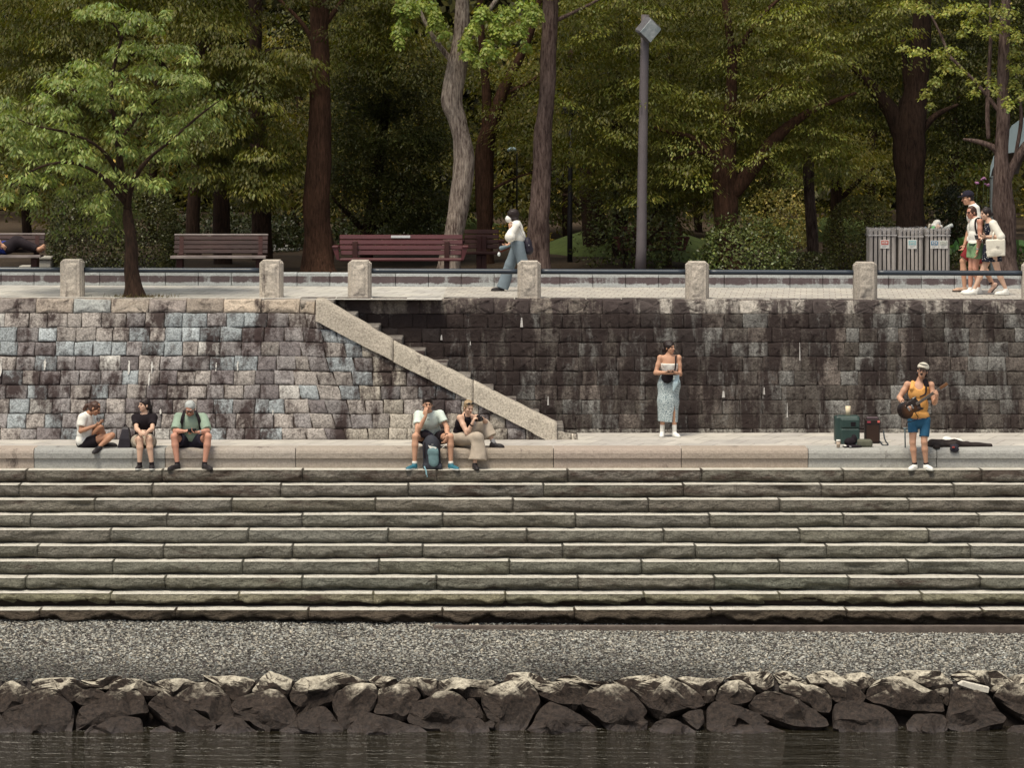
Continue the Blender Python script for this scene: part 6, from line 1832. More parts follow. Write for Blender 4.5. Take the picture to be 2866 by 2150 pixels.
    def leg(s, side, bulk=1.0):
        J, B, k = s.J, s.B, s.s * bulk
        a, b, c = J['hip' + side], J['kn' + side], J['an' + side]
        B.rc(a, b, 0.086 * k, 0.056 * k, k=0.03)
        B.ell(b, np.array((0.056,) * 3) * k, k=0.02)
        m = b + (c - b) * 0.32
        B.rc(b, m, 0.053 * k, 0.057 * k, k=0.02); B.rc(m, c, 0.056 * k, 0.034 * k, k=0.02)
    def body(s, name="body"): return sdf_obj(name, s.B, s.h, s.skin, s.root)
    def part(s, name, q, mat, h=0.010, noise=None, parent=None): return sdf_obj(name, q, h, mat, parent or s.root, noise)
    def top(s, name, mat, sleeve=0.55, grow=0.020, hem=0.02, neck=0.075, flare=0.0, ease=1.0, noise=(0.006, 16, 1), wide=1.0, sl_r=0.066, vneck=0.0, strap=False):
        J, k = s.J, s.s; q = SDF(0.035); A = s.tA
        ch, pe = J['chest'], J['pelvis']
        q.ell(ch, (np.array((0.155 * wide, 0.105 * s.fat, 0.17)) * k + grow) * ease, A)
        q.ell((ch + pe) / 2, (np.array((0.145 * wide * s.fat, 0.104 * s.fat, 0.16)) * k + grow) * ease, A)
        q.ell(pe + (ch - pe) * 0.10, (np.array((0.160 * wide + flare, 0.112 * s.fat + flare * 0.6, 0.12)) * k + grow), A)
        if not strap: q.rc(J['shL'], J['shR'], 0.050 * k + grow * 0.6)
        q.rc(ch, J['neck'] - (J['neck'] - ch) * 0.15, 0.10 * k, 0.068 * k)
        if sleeve > 0:
            for sd in 'LR':
                a, b, c = J['sh' + sd], J['el' + sd], J['wr' + sd]
                if sleeve <= 1.0: q.rc(a, a + (b - a) * sleeve, 0.060 * k + grow * 0.5, sl_r * k, k=0.03, flat=(0, 1))
                else:
                    q.rc(a, b, 0.060 * k + grow * 0.5, sl_r * k, k=0.03); q.rc(b, b + (c - b) * (sleeve - 1), sl_r * k, sl_r * 0.8 * k, k=0.03, flat=(0, 1))
        q.ell(J['neck'] + A[2] * 0.02 + A[1] * 0.0, np.array((neck, neck * 0.95, neck * 0.8)) * k, A, sub=True)
        if vneck: q.ell(J['neck'] + A[1] * 0.08 - A[2] * vneck, np.array((0.055, 0.09, 0.10)) * k, A, sub=True)
        q.plane(pe - A[2] * hem * k, -A[2])
        return s.part(name, q, mat, noise=noise)
    def shorts(s, name, mat, frac=0.55, grow=0.022, waist=0.08, r_end=0.098, noise=(0.005, 18, 2)):
        J, k = s.J, s.s; q = SDF(0.03); A = s.tA
        q.ell(J['pelvis'], np.array((0.165, 0.115 * s.fat, 0.115)) * k + grow, A)
        for sd in 'LR':
            a, b = J['hip' + sd], J['kn' + sd]
            q.rc(a, a + (b - a) * frac, 0.09 * k + grow, r_end * k, flat=(0, 1))
        if waist is not None: q.plane(J['pelvis'] + A[2] * waist * k, A[2])
        return s.part(name, q, mat, noise=noise)
    def shoe(s, side, toe, mat, L=0.27, sole=None, sock=None, up=UP, z=None, open_=False):
        """toe: direction of the foot; the sole rests at height z (or 7.5 cm under the ankle)"""
        k = s.s; a = s.J['an' + side]; up = nrm(up); toe = nrm(np.array(toe, float) - np.dot(toe, up) * up)
        drop = 0.078 * k if z is None else (a[2] - z)
        base = a - up * drop
        lat = np.cross(toe, up); A = np.array([toe, lat, up]); L = L * k
        q = SDF(0.03)
        heel = base - toe * 0.05 * k
        q.ell(heel + toe * 0.045 * k + up * 0.040 * k, np.array((0.062, 0.038, 0.050)) * k, A)
        q.ell(heel + toe * L * 0.52 + up * 0.036 * k, np.array((0.105, 0.043, 0.040)) * k, A)
        q.ell(heel + toe * (L - 0.075 * k) + up * 0.028 * k, np.array((0.075, 0.047, 0.034)) * k, A)
        q.rc(a - up * 0.02, a - up * 0.055 * k + toe * 0.01, 0.043 * k, 0.045 * k)
        q.plane(base + up * 0.014, -up)
        o = s.part("shoe", q, mat, 0.008)
        q = SDF(0.02)
        q.ell(heel + toe * 0.05 * k + up * 0.016, np.array((0.070, 0.042, 0.05)) * k, A); q.ell(heel + toe * (L - 0.085 * k) + up * 0.016, np.array((0.092, 0.050, 0.05)) * k, A); q.ell(heel + toe * L * 0.5 + up * 0.016, np.array((0.10, 0.044, 0.05)) * k, A)
        q.plane(base + up * 0.026, up); q.plane(base, -up)
        s.part("sole", q, sole or SOLE_DK, 0.008, parent=o)
        if sock is not None:
            m, h0, h1 = sock
            b = s.J['kn' + side]; dd = nrm(b - a)
            q = SDF(0.01); q.rc(a + dd * h0, a + dd * h1, 0.040 * k, 0.043 * k, flat=(0, 1)); s.part("sock", q, m, 0.008)
    def haircap(s, mat, back=0.0, bun=None, low=-0.02, fringe=0.055, vol=1.0, extra=(), cut=None):
        k = s.s; q = SDF(0.02)
        e = lambda c, r, **kw: q.ell(s.H(*c), np.array(r) * k, s.ax, **kw)
        e((0, -0.018, 0.034), (0.084 * vol, 0.098 * vol, 0.096 * vol))
        e((0, -0.045, low), (0.080 * vol, 0.070 * vol, 0.075))
        for (c, r) in extra: e(c, r)
        if bun is not None:
            for (c, r) in bun: e(c, r)
        # clear the face
        q.ell(s.H(0, 0.085, -0.055), np.array((0.072, 0.085, 0.055 + fringe)) * k, s.ax, sub=True)
        if cut is not None: q.plane(s.H(0, 0, cut), s.u)
        return s.part("hair", q, mat, 0.008, (0.006, 40, 4))
    def band(s, a, b, r, mat, name="watch", w=0.012):
        q = SDF(0.004); a = np.array(a, float); d = nrm(np.array(b, float) - a); q.rc(a - d * w, a + d * w, r, r, flat=(1, 1)); return s.part(name, q, mat, 0.006)
def ribbon(name, pts, w, th, mat, parent=None, across=None):
    """a strap: flat band through points; across = direction of its width"""
    p = smoothpath(np.array(pts, float), 5); n = len(p); T = np.gradient(p, axis=0)
    V = []
    for i in range(n):
        t = nrm(T[i]); a = np.array(across if across is not None else (1, 0, 0), float); a = nrm(a - np.dot(a, t) * t); c = np.cross(t, a)
        for (u, v) in ((-1, -1), (1, -1), (1, 1), (-1, 1)): V.append(p[i] + a * u * w / 2 + c * v * th / 2)
    Fc = [(i * 4 + j, i * 4 + (j + 1) % 4, (i + 1) * 4 + (j + 1) % 4, (i + 1) * 4 + j) for i in range(n - 1) for j in range(4)] + [(3, 2, 1, 0), (4 * n - 4, 4 * n - 3, 4 * n - 2, 4 * n - 1)]
    return obj(name, V, Fc, mat, parent, False)
ZAp = zoomer(180, 1080, 5.027); ZBp = zoomer(1120, 1080, 6.381); ZCp = zoomer(1780, 930, 5.183); ZDp = zoomer(2300, 990, 4.424); ZEp = zoomer(1340, 570, 6.382); ZFp = zoomer(2640, 510, 5.027); ZGp = zoomer(0, 640, 5.53)
def phone(c, ax, label, half=(0.036, 0.0045, 0.072)):
    m = MB(); m.obox(c, half, ax, bev=0.004)
    return tag(m.build("mobile_phone", PHONE, None, origin=c), label, "phone")

# ---- young woman in white, cross-legged on the ledge
def girl_white():
    Z = ZAp
    J = dict(head=Z(432, 318, 50.22), neck=Z(345, 395, 50.25), chest=Z(285, 540, 50.28), pelvis=Z(285, 790, 50.32),
             shL=Z(345, 455, 50.44), shR=Z(255, 455, 50.12), elR=Z(228, 640, 50.06), wrR=Z(440, 560, 50.05), elL=Z(390, 640, 50.48), wrL=Z(462, 540, 50.22),
             hipL=Z(320, 800, 50.42), hipR=Z(310, 815, 50.22), knL=Z(512, 590, 50.20), anL=Z(590, 835, 50.32), knR=Z(672, 700, 50.12), anR=Z(500, 850, 50.02))
    p = Human("person in white tee and black shorts sitting cross-legged on the ledge, bent over a phone", J, (0.85, -0.25, -0.42), (0.40, 0, 0.9), (J['pelvis'][0], 50.3, Z_PLAZA), 0.93, SK_TAN)
    p.torso(0.95); p.arm('L', 0.92); p.arm('R', 0.92); p.leg('L', 0.98); p.leg('R', 0.98); p.head()
    p.hand('R', (0.9, -0.1, 0.35), (-0.2, 0.3, 1), 0.7); p.hand('L', (0.9, -0.2, 0.2), (-0.1, -0.3, 1), 0.7)
    p.body(); p.face()
    p.top("t_shirt", WHITEC, 0.62, 0.030, 0.10, 0.07, 0.02, 1.02, (0.010, 13, 3), sl_r=0.075)
    p.shorts("shorts", BLACKC, 0.42, 0.030, None, 0.108)
    p.haircap(H_BROWN, fringe=0.03, bun=[((0, -0.125, 0.0), (0.03, 0.045, 0.032)), ((0, -0.165, -0.035), (0.028, 0.035, 0.05)), ((0, -0.175, -0.09), (0.022, 0.028, 0.05))])
    p.shoe('R', (-0.45, -0.8, -0.2), SHOE_BK, 0.25, z=None, up=(0.1, -0.35, 0.9)); p.shoe('L', (0.97, -0.1, -0.1), SHOE_BK, 0.25, z=Z_PLAZA + 0.005)
    phone(Z(528, 524, 50.10), np.array([nrm([0.3, -0.8, 0]), nrm([-0.4, -0.1, 0.9]), nrm([0.85, 0.3, 0.35])]), "black phone held by the cross-legged person in white")
girl_white()

# ---- woman in black tee looking left
def woman_black():
    Z = ZAp
    J = dict(head=Z(1130, 272, 50.18), neck=Z(1125, 400, 50.20), chest=Z(1130, 530, 50.22), pelvis=Z(1110, 790, 50.34),
             shL=Z(1255, 450, 50.20), shR=Z(1000, 450, 50.20), elR=Z(1018, 610, 50.02), wrR=Z(1075, 660, 49.82), elL=Z(1235, 610, 50.02), wrL=Z(1150, 660, 49.83),
             hipR=Z(1025, 795, 50.28), hipL=Z(1200, 795, 50.28), knR=Z(1065, 745, 49.86), knL=Z(1188, 745, 49.86), anR=Z(1060, 1120, 49.86), anL=Z(1232, 1120, 49.86))
    p = Human("person in black tee and beige shorts sitting with clasped hands, looking left", J, (-0.80, -0.60, 0.04), (0.05, 0, 1), (J['pelvis'][0], 50.3, Z_PLAZA), 0.95, SK_PALE)
    p.torso(0.95); p.arm('L', 0.92); p.arm('R', 0.92); p.leg('L', 1.0); p.leg('R', 1.0); p.head()
    p.hand('R', (0.75, -0.45, -0.15), (0.1, 0.9, -0.3), 0.75); p.hand('L', (-0.75, -0.5, -0.1), (0, 0.9, -0.3), 0.75)
    p.body(); p.face()
    p.top("t_shirt", BLACKC, 0.62, 0.018, -0.09, 0.072, 0.0, 0.98, (0.004, 16, 3), sl_r=0.064)
    p.shorts("shorts", BEIGE, 0.56, 0.034, None, 0.110)
    p.haircap(H_DARK, fringe=0.035, bun=[((0, -0.110, -0.03), (0.035, 0.035, 0.04)), ((0.015, -0.135, -0.10), (0.035, 0.035, 0.075)), ((0.02, -0.125, -0.19), (0.038, 0.032, 0.075))])
    for sd, tx in (('R', -0.12), ('L', 0.10)): p.shoe(sd, (tx, -1, 0), SHOE_BK, 0.25, SOLE_WH, (BLACKC, -0.02, 0.055), z=Z_STEP0)
woman_black()

# ---- older man in green tee with rucksack straps
def man_green():
    Z = ZAp
    J = dict(head=Z(1768, 318, 50.05), neck=Z(1772, 415, 50.18), chest=Z(1778, 560, 50.22), pelvis=Z(1780, 800, 50.36),
             shR=Z(1610, 445, 50.18), shL=Z(1945, 445, 50.18), elR=Z(1560, 640, 49.98), wrR=Z(1680, 640, 49.82), elL=Z(2015, 640, 49.98), wrL=Z(1890, 655, 49.82),
             hipR=Z(1690, 805, 50.30), hipL=Z(1870, 805, 50.30), knR=Z(1545, 715, 49.90), knL=Z(2025, 715, 49.90), anR=Z(1590, 1090, 49.86), anL=Z(1975, 1090, 49.86))
    p = Human("person with grey hair in sage tee and navy shorts, head bowed over a phone", J, (-0.05, -0.85, -0.50), (0, -0.5, 0.86), (J['pelvis'][0], 50.3, Z_PLAZA), 1.02, SK_RED, 1.15)
    p.torso(1.10); p.arm('L', 1.02); p.arm('R', 1.02); p.leg('L', 1.0); p.leg('R', 1.0); p.head()
    p.hand('R', (0.9, -0.3, 0.15), (0.2, 0.3, -0.9), 0.9); p.hand('L', (-0.9, -0.3, 0.05), (0, -0.1, 1), 0.7)
    p.body(); p.face(brows=H_GREY)
    p.top("t_shirt", SAGE, 0.90, 0.034, -0.105, 0.075, 0.02, 1.03, (0.009, 12, 3), wide=1.10, sl_r=0.084)
    p.shorts("shorts", NAVY, 0.62, 0.034, None, 0.112)
    p.haircap(H_GREY, fringe=0.055, low=0.0, vol=1.0)
    g = MB()
    for sx in (-1, 1):
        c = p.H(sx * 0.034, 0.103, 0.004)
        for (u, v, hw, hh) in ((0, 0.016, 0.026, 0.003), (0, -0.016, 0.026, 0.003), (0.025, 0, 0.003, 0.016), (-0.025, 0, 0.003, 0.016)): g.obox(c + p.r * u + p.u * v, (hw, 0.003, hh), p.ax)
        g.obox(p.H(sx * 0.075, 0.05, 0.006), (0.003, 0.055, 0.004), p.ax)
    g.obox(p.H(0, 0.106, 0.008), (0.012, 0.003, 0.003), p.ax); g.build("glasses", GLASS_BK, p.root)
    for sd, tx in (('R', -0.55), ('L', 0.60)): p.shoe(sd, (tx, -0.85, 0), SHOE_BK, 0.28, z=Z_STEP0, sock=(BLACKC, -0.02, 0.02))
    # rucksack on the back, its straps over the shoulders
    rk = thing("rucksack", "black rucksack worn by the grey-haired person, only its straps showing in front", "rucksack", J['chest'] + [0, 0.2, 0])
    for x1, x2, x3 in ((1690, 1665, 1640), (1850, 1885, 1918)):
        ribbon("strap", [Z(x1, 350, 50.36), Z(x1, 372, 50.22), Z(x2, 440, 50.055), Z((x2 + x3) / 2, 510, 50.035), Z(x3, 590, 50.075), Z(x3, 640, 50.22)], 0.052, 0.012, BLACKC, rk)
    q = SDF(0.04); q.box(J['chest'] + [0, 0.24, -0.02], (0.13, 0.07, 0.20), rnd=0.05); sdf_obj("pack", q, 0.012, BLACKC, rk)
    p.band(J['wrL'] + (J['elL'] - J['wrL']) * 0.12, J['elL'], 0.033, METAL)
    phone(Z(1795, 632, 49.76), np.array([nrm([0.2, -0.2, 1]), nrm([0, 1, 0.5]), nrm([1, 0, 0.06])]), "black phone held by the grey-haired person in sage tee")
man_green()

# ---- man in pale mint tee, hand at his chin
def man_mint():
    Z = ZBp
    J = dict(head=Z(492, 335, 50.02), neck=Z(505, 470, 50.12), chest=Z(530, 640, 50.18), pelvis=Z(565, 930, 50.34),
             shR=Z(325, 520, 50.14), shL=Z(715, 515, 50.14), elR=Z(305, 820, 49.90), wrR=Z(455, 545, 49.84), elL=Z(835, 745, 50.04), wrL=Z(835, 900, 49.80),
             hipR=Z(470, 935, 50.28), hipL=Z(680, 935, 50.28), knR=Z(270, 905, 49.84), knL=Z(895, 905, 49.84), anR=Z(258, 1380, 49.84), anL=Z(905, 1380, 49.84))
    p = Human("person in pale mint tee with chin on hand, knees apart around a backpack", J, (0.10, -0.98, -0.02), (-0.04, 0, 1), (J['pelvis'][0], 50.3, Z_PLAZA), 1.0, SK_MID)
    p.torso(1.0); p.arm('L'); p.arm('R'); p.leg('L', 0.95); p.leg('R', 0.95); p.head()
    p.hand('R', (-0.05, -0.02, 1), (0.6, 0.8, 0), 0.45); p.hand('L', (-0.25, -0.4, -0.9), (-0.8, 0.4, 0), 0.6)
    p.body(); p.face()
    p.top("t_shirt", MINT, 0.60, 0.026, -0.05, 0.072, 0.01, 1.0, (0.009, 13, 5), sl_r=0.080)
    p.shorts("shorts", BLACKC, 0.50, 0.030, None, 0.108)
    p.haircap(H_DARK, fringe=0.030, low=0.0, vol=1.04, extra=[((0, 0.03, 0.098), (0.075, 0.06, 0.035)), ((0.03, 0.06, 0.085), (0.045, 0.035, 0.03))])
    for sd, tx in (('R', -0.55), ('L', 0.55)): p.shoe(sd, (tx, -0.85, 0), SHOE_TL, 0.285, SOLE_WH, (WHITEC, -0.02, 0.030), z=Z_STEP0)
    p.band(J['wrL'] + (J['elL'] - J['wrL']) * 0.10, J['elL'], 0.034, BLACKC)
    m = MB(); m.obox(Z(505, 602, 49.985), (0.020, 0.004, 0.006), np.eye(3)); m.build("chest_mark", BLACKC, p.root)
    # belt bag in the lap
    rt = thing("belt_bag", "small black belt bag in the lap of the person in mint tee", "belt bag", Z(490, 930, 49.95))
    s = SDF(0.03); a, b = Z(420, 870, 49.92), Z(600, 960, 49.92)
    s.rc(a, b, 0.060, 0.055, sq=((0, 1, 0), 0.7)); sdf_obj("pouch", s, 0.010, BLACKC, rt, (0.004, 25, 2))
    ribbon("strap", [Z(400, 850, 49.95), Z(440, 800, 49.94), Z(520, 830, 49.92), Z(590, 880, 49.90)], 0.03, 0.006, NAVY, rt, (0, 0, 1))
    # backpack standing on the step
    bp = thing("backpack", "dark backpack with grey teal front pocket between the knees of the mint tee person", "backpack", Z(570, 1480, 49.86))
    s = SDF(0.05); s.rc(Z(560, 1070, 49.86), Z(565, 1390, 49.86), 0.145, 0.150, sq=((0, 1, 0), 0.62)); s.rc(Z(540, 985, 49.86), Z(560, 1080, 49.86), 0.10, 0.13, sq=((0, 1, 0), 0.62)); s.box(Z(580, 1440, 49.86), (0.155, 0.085, 0.04), rnd=0.03); s.plane(np.array([0, 0, Z_STEP0 + 0.004]), (0, 0, -1))
    body = sdf_obj("pack_body", s, 0.011, M("pack_dark", (0.028, 0.030, 0.040), 0.7, 0.25, 10, 0.004, 50), bp, (0.005, 14, 3))
    s = SDF(0.04); s.rc(Z(590, 1170, 49.775), Z(600, 1360, 49.77), 0.085, 0.085, sq=((0, 1, 0), 0.4)); s.box(Z(592, 1180, 49.775), (0.085, 0.03, 0.035), rnd=0.02)
    sdf_obj("front_pocket", s, 0.010, M("pack_teal", (0.135, 0.22, 0.235), 0.75, 0.2, 10), bp, (0.004, 20, 3))
    obj("paper_flap", [Z(495, 1062, 49.75), Z(655, 1105, 49.75), Z(640, 1125, 49.75), Z(528, 1122, 49.75), Z(495, 1062, 49.756), Z(655, 1105, 49.756), Z(640, 1125, 49.756), Z(528, 1122, 49.756)], [(3, 2, 1, 0), (4, 5, 6, 7), (0, 1, 5, 4), (1, 2, 6, 5), (2, 3, 7, 6), (3, 0, 4, 7)], WHITEC, bp, False)
    m = MB(); m.obox(Z(575, 1050, 49.76), (0.016, 0.004, 0.012), np.eye(3)); m.build("badge", METAL, bp)
    for xx in (440, 700): ribbon("strap", [Z(xx, 1010, 49.80), Z(xx - 10, 1150, 49.76), Z(xx, 1300, 49.775)], 0.02, 0.006, BLACKC, bp)
    ribbon("loose_strap", [Z(430, 1440, 49.72), Z(445, 1478, 49.70), Z(462, 1520, 49.685), Z(470, 1590, 49.675), Z(482, 1630, 49.67)], 0.022, 0.004, M("strap_teal", (0.18, 0.32, 0.37), 0.8), bp)
    # cigarette between the fingers
    m = MB(); m.tube([Z(790, 1085, 49.72), Z(750, 1105, 49.70)], 0.0055, 8)
    tag(m.build("cigarette", WHITEC, None, True, Z(770, 1095, 49.71)), "white cigarette held low between fingers of the mint tee person", "cigarette")
man_mint()

# ---- woman with a camera
def woman_camera():
    Z = ZBp
    J = dict(head=Z(1222, 385, 50.12), neck=Z(1180, 520, 50.18), chest=Z(1120, 660, 50.22), pelvis=Z(1040, 930, 50.34),
             shR=Z(1070, 575, 50.10), shL=Z(1270, 560, 50.34), elR=Z(1195, 850, 49.98), wrR=Z(1290, 670, 49.92), elL=Z(1545, 665, 50.24), wrL=Z(1455, 570, 50.05),
             hipR=Z(1020, 950, 50.22), hipL=Z(1110, 940, 50.42), knR=Z(1390, 925, 49.92), anR=Z(1335, 1385, 49.86), knL=Z(1500, 690, 50.26), anL=Z(1660, 1000, 50.18))
    p = Human("person with blond ponytail, black sleeveless top and wide sand trousers, looking at a camera", J, (0.42, -0.86, -0.28), (0.10, -0.25, 1), (J['pelvis'][0], 50.3, Z_PLAZA), 0.95, SK_PALE)
    p.torso(0.92); p.arm('L', 0.95); p.arm('R', 1.0); p.leg('L', 0.95); p.leg('R', 0.95); p.head()
    p.hand('R', (0.35, -0.05, 0.93), (0.8, 0.3, 0), 0.8); p.hand('L', (-0.85, -0.15, 0.45), (-0.2, 0.3, -0.9), 0.6)
    p.body(); p.face(brows=H_BLOND)
    p.top("tank_top", BLACKC, 0.0, 0.012, 0.0, 0.080, 0.0, 0.97, (0.003, 16, 3), strap=True)
    # wide trousers
    q = SDF(0.04); q.ell(J['pelvis'], (0.185, 0.14, 0.135), p.tA)
    q.rc(J['hipR'], J['knR'], 0.115, 0.098); q.rc(J['knR'], J['anR'] + (J['knR'] - J['anR']) * 0.12 + [0.035, 0, 0], 0.092, 0.155, flat=(0, 1), sq=((0, 1, 0), 0.75))
    q.rc(J['hipL'], J['knL'], 0.115, 0.092); q.rc(J['knL'], J['anL'] + (J['knL'] - J['anL']) * 0.28, 0.088, 0.118, flat=(0, 1), sq=((0, 1, 0), 0.8))
    p.part("trousers", q, SAND, noise=(0.011, 15, 5))
    p.haircap(H_BLOND, fringe=0.050, low=0.0, bun=[((0.0, -0.105, 0.03), (0.032, 0.045, 0.04)), ((0, -0.135, -0.02), (0.032, 0.04, 0.07)), ((0, -0.135, -0.10), (0.026, 0.03, 0.06))])
    g = SDF(0.01)
    for sx in (-1, 1): g.ell(p.H(sx * 0.036, 0.072, 0.095), np.array((0.034, 0.014, 0.020)) * p.s, p.ax)
    g.rc(p.H(-0.06, 0.06, 0.09), p.H(-0.085, -0.03, 0.06), 0.006); g.rc(p.H(0.06, 0.06, 0.09), p.H(0.085, -0.03, 0.06), 0.006)
    p.part("sunglasses", g, GLASS_BK, 0.006)
    p.shoe('R', (0.25, -0.95, 0), SHOE_BK, 0.25, z=Z_STEP0); p.shoe('L', (0.96, -0.25, 0), SHOE_BK, 0.25, z=Z_PLAZA + 0.003, sock=(cloth("grey_sock", (0.25, 0.25, 0.26)), -0.02, 0.04))
    p.band(J['wrR'] + (J['elR'] - J['wrR']) * 0.16, J['elR'], 0.034, BLACKC)
    cm = thing("camera", "black camera held up by the blond person in wide trousers", "camera", Z(1390, 590, 49.98))
    ca = frame((0.55, 0.0, -0.1), UP); A = np.array([ca[0], ca[1], ca[2]])
    A = np.array([nrm([0.75, -0.65, 0.05]), nrm([0.65, 0.75, 0]), UP])
    m = MB(); c = Z(1400, 590, 49.98); m.obox(c, (0.062, 0.026, 0.045), A, bev=0.008); m.obox(c + [0, 0, 0.05], (0.024, 0.024, 0.014), A, bev=0.006); m.build("camera_body", PHONE, cm)
    m = MB(); m.tube([c + A[1] * 0.02 - UP * 0.01, c + A[1] * 0.085 - UP * 0.012], 0.034, 16); m.build("lens", PHONE, cm, True)
    ribbon("neck_strap", [Z(1150, 470, 50.20), Z(1150, 530, 50.05), Z(1185, 590, 50.0), Z(1280, 600, 49.96), Z(1345, 570, 49.96)], 0.02, 0.004, BLACKC, cm)
woman_camera()

# ---- woman standing by the dark wall
def woman_skirt():
    Z = ZCp; d = 52.0
    J = dict(head=Z(492, 222, d), neck=Z(487, 325, d + .02), chest=Z(487, 450, d + .02), pelvis=Z(478, 690, d + .02),
             shR=Z(352, 372, d + .02), shL=Z(618, 372, d + .02), elR=Z(285, 590, d - .02), wrR=Z(425, 585, d - .20), elL=Z(640, 610, d - .02), wrL=Z(580, 588, d - .20),
             hipR=Z(410, 705, d + .02), hipL=Z(545, 705, d + .02), knR=Z(395, 1030, d - .02), knL=Z(550, 1030, d - .05), anR=Z(380, 1440, d + .02), anL=Z(558, 1440, d - .02))
    p = Human("person in white strapless top and long grey blue patterned skirt standing before the dark wall", J, (0.62, -0.78, 0.0), (0, 0, 1), (J['pelvis'][0], d, Z_PLAZA), 0.93, SK_MID)
    p.torso(0.92); p.arm('L', 0.95); p.arm('R', 0.95); p.leg('L', 0.95); p.leg('R', 0.95); p.head()
    p.hand('R', (0.9, -0.3, 0.0), (0, 0.2, 1), 0.5); p.hand('L', (-0.9, -0.3, 0), (0, 0.2, 1), 0.5)
    p.body(); p.face()
    q = SDF(0.03); q.ell(J['chest'] - [0, 0, 0.02], (0.158, 0.125, 0.19), p.tA); q.ell(J['chest'] + [-0.05, -0.065, -0.01], (0.085, 0.06, 0.09), k=0.06); q.ell(J['chest'] + [0.05, -0.065, -0.01], (0.085, 0.06, 0.09), k=0.06)
    q.plane(Z(480, 450, d), (0, 0, 1)); q.plane(Z(480, 600, d), (0, 0, -1)); p.part("bandeau_top", q, WHITEC, noise=(0.003, 20, 2))
    # skirt with a slit
    t = NT("patterned_skirt"); v = t.coord((1, 1, 2.2)); vo = t.noise(v, 55, 3, 0.7)
    SKM = t.done(t.mix(t.ramp(vo, 0.46, 0.54), (0.12, 0.17, 0.19), (0.56, 0.62, 0.62)), 0.9, None, 0.15)
    q = SDF(0.04)
    q.rc(Z(480, 640, d + .02), Z(475, 760, d + .02), 0.150, 0.188, sq=((0, 1, 0), 0.72)); q.rc(Z(475, 760, d + .02), Z(468, 1000, d), 0.188, 0.180, sq=((0, 1, 0), 0.75)); q.rc(Z(468, 1000, d), Z(458, 1300, d), 0.180, 0.172, flat=(0, 1), sq=((0, 1, 0), 0.8))
    q.plane(Z(480, 622, d), (0, 0, 1))
    a, b = Z(562, 985, d - 0.2), Z(556, 1330, d - 0.2)
    q.rc(a, b, 0.006, 0.034, sub=True); q.rc(a + [0, .05, 0], b + [0, .05, 0], 0.006, 0.036, sub=True); q.rc(a + [0, .1, 0], b + [0, .1, 0], 0.005, 0.036, sub=True); q.rc(a + [0, .15, 0], b + [0, .15, 0], 0.004, 0.034, sub=True)
    p.part("skirt", q, SKM, 0.009, (0.006, 12, 4))
    q = SDF(0.03); q.rc(Z(600, 630, d - .13), Z(570, 740, d - .17), 0.035, 0.045, sq=((0, 1, 0), 0.5)); q.rc(Z(570, 740, d - .17), Z(545, 850, d - .18), 0.045, 0.012, sq=((0, 1, 0), 0.5)); q.rc(Z(600, 640, d - .12), Z(625, 720, d - .1), 0.03, 0.025)
    p.part("sash", q, cloth("pale_blue_cloth", (0.46, 0.58, 0.62)), noise=(0.006, 25, 4))
    p.haircap(H_DARK, fringe=0.035, vol=1.08, bun=[((0, -0.11, -0.04), (0.085, 0.055, 0.07)), ((0, -0.115, -0.12), (0.075, 0.05, 0.08)), ((-0.01, -0.10, 0.05), (0.075, 0.05, 0.07))])
    for sd, tx in (('R', -0.12), ('L', 0.40)): p.shoe(sd, (tx, -0.9, 0), SHOE_WH, 0.25, SOLE_WH, (WHITEC, -0.03, 0.12), z=Z_PLAZA)
    bg = thing("crossbody_bag", "black half moon bag hanging at the waist of the person in the long skirt", "bag", Z(455, 680, d - .2))
    q = SDF(0.03); q.ell(Z(455, 645, d - .155), (0.105, 0.045, 0.115), np.eye(3)); q.plane(Z(455, 605, d), (0, 0, 1)); sdf_obj("bag_body", q, 0.009, BLACKC, bg)
    ribbon("strap", [Z(600, 345, d + 0.02), Z(578, 350, d - .055), Z(577, 430, d - .115), Z(570, 520, d - .145), Z(545, 620, d - .17)], 0.026, 0.005, BLACKC, bg)
    phone(Z(500, 565, d - .24), np.array([nrm([1, 0, 0.05]), nrm([0, -0.4, 0.9]), nrm([0, 0.9, 0.4])]), "dark phone held flat by the person in the long skirt", (0.055, 0.0045, 0.034))
woman_skirt()
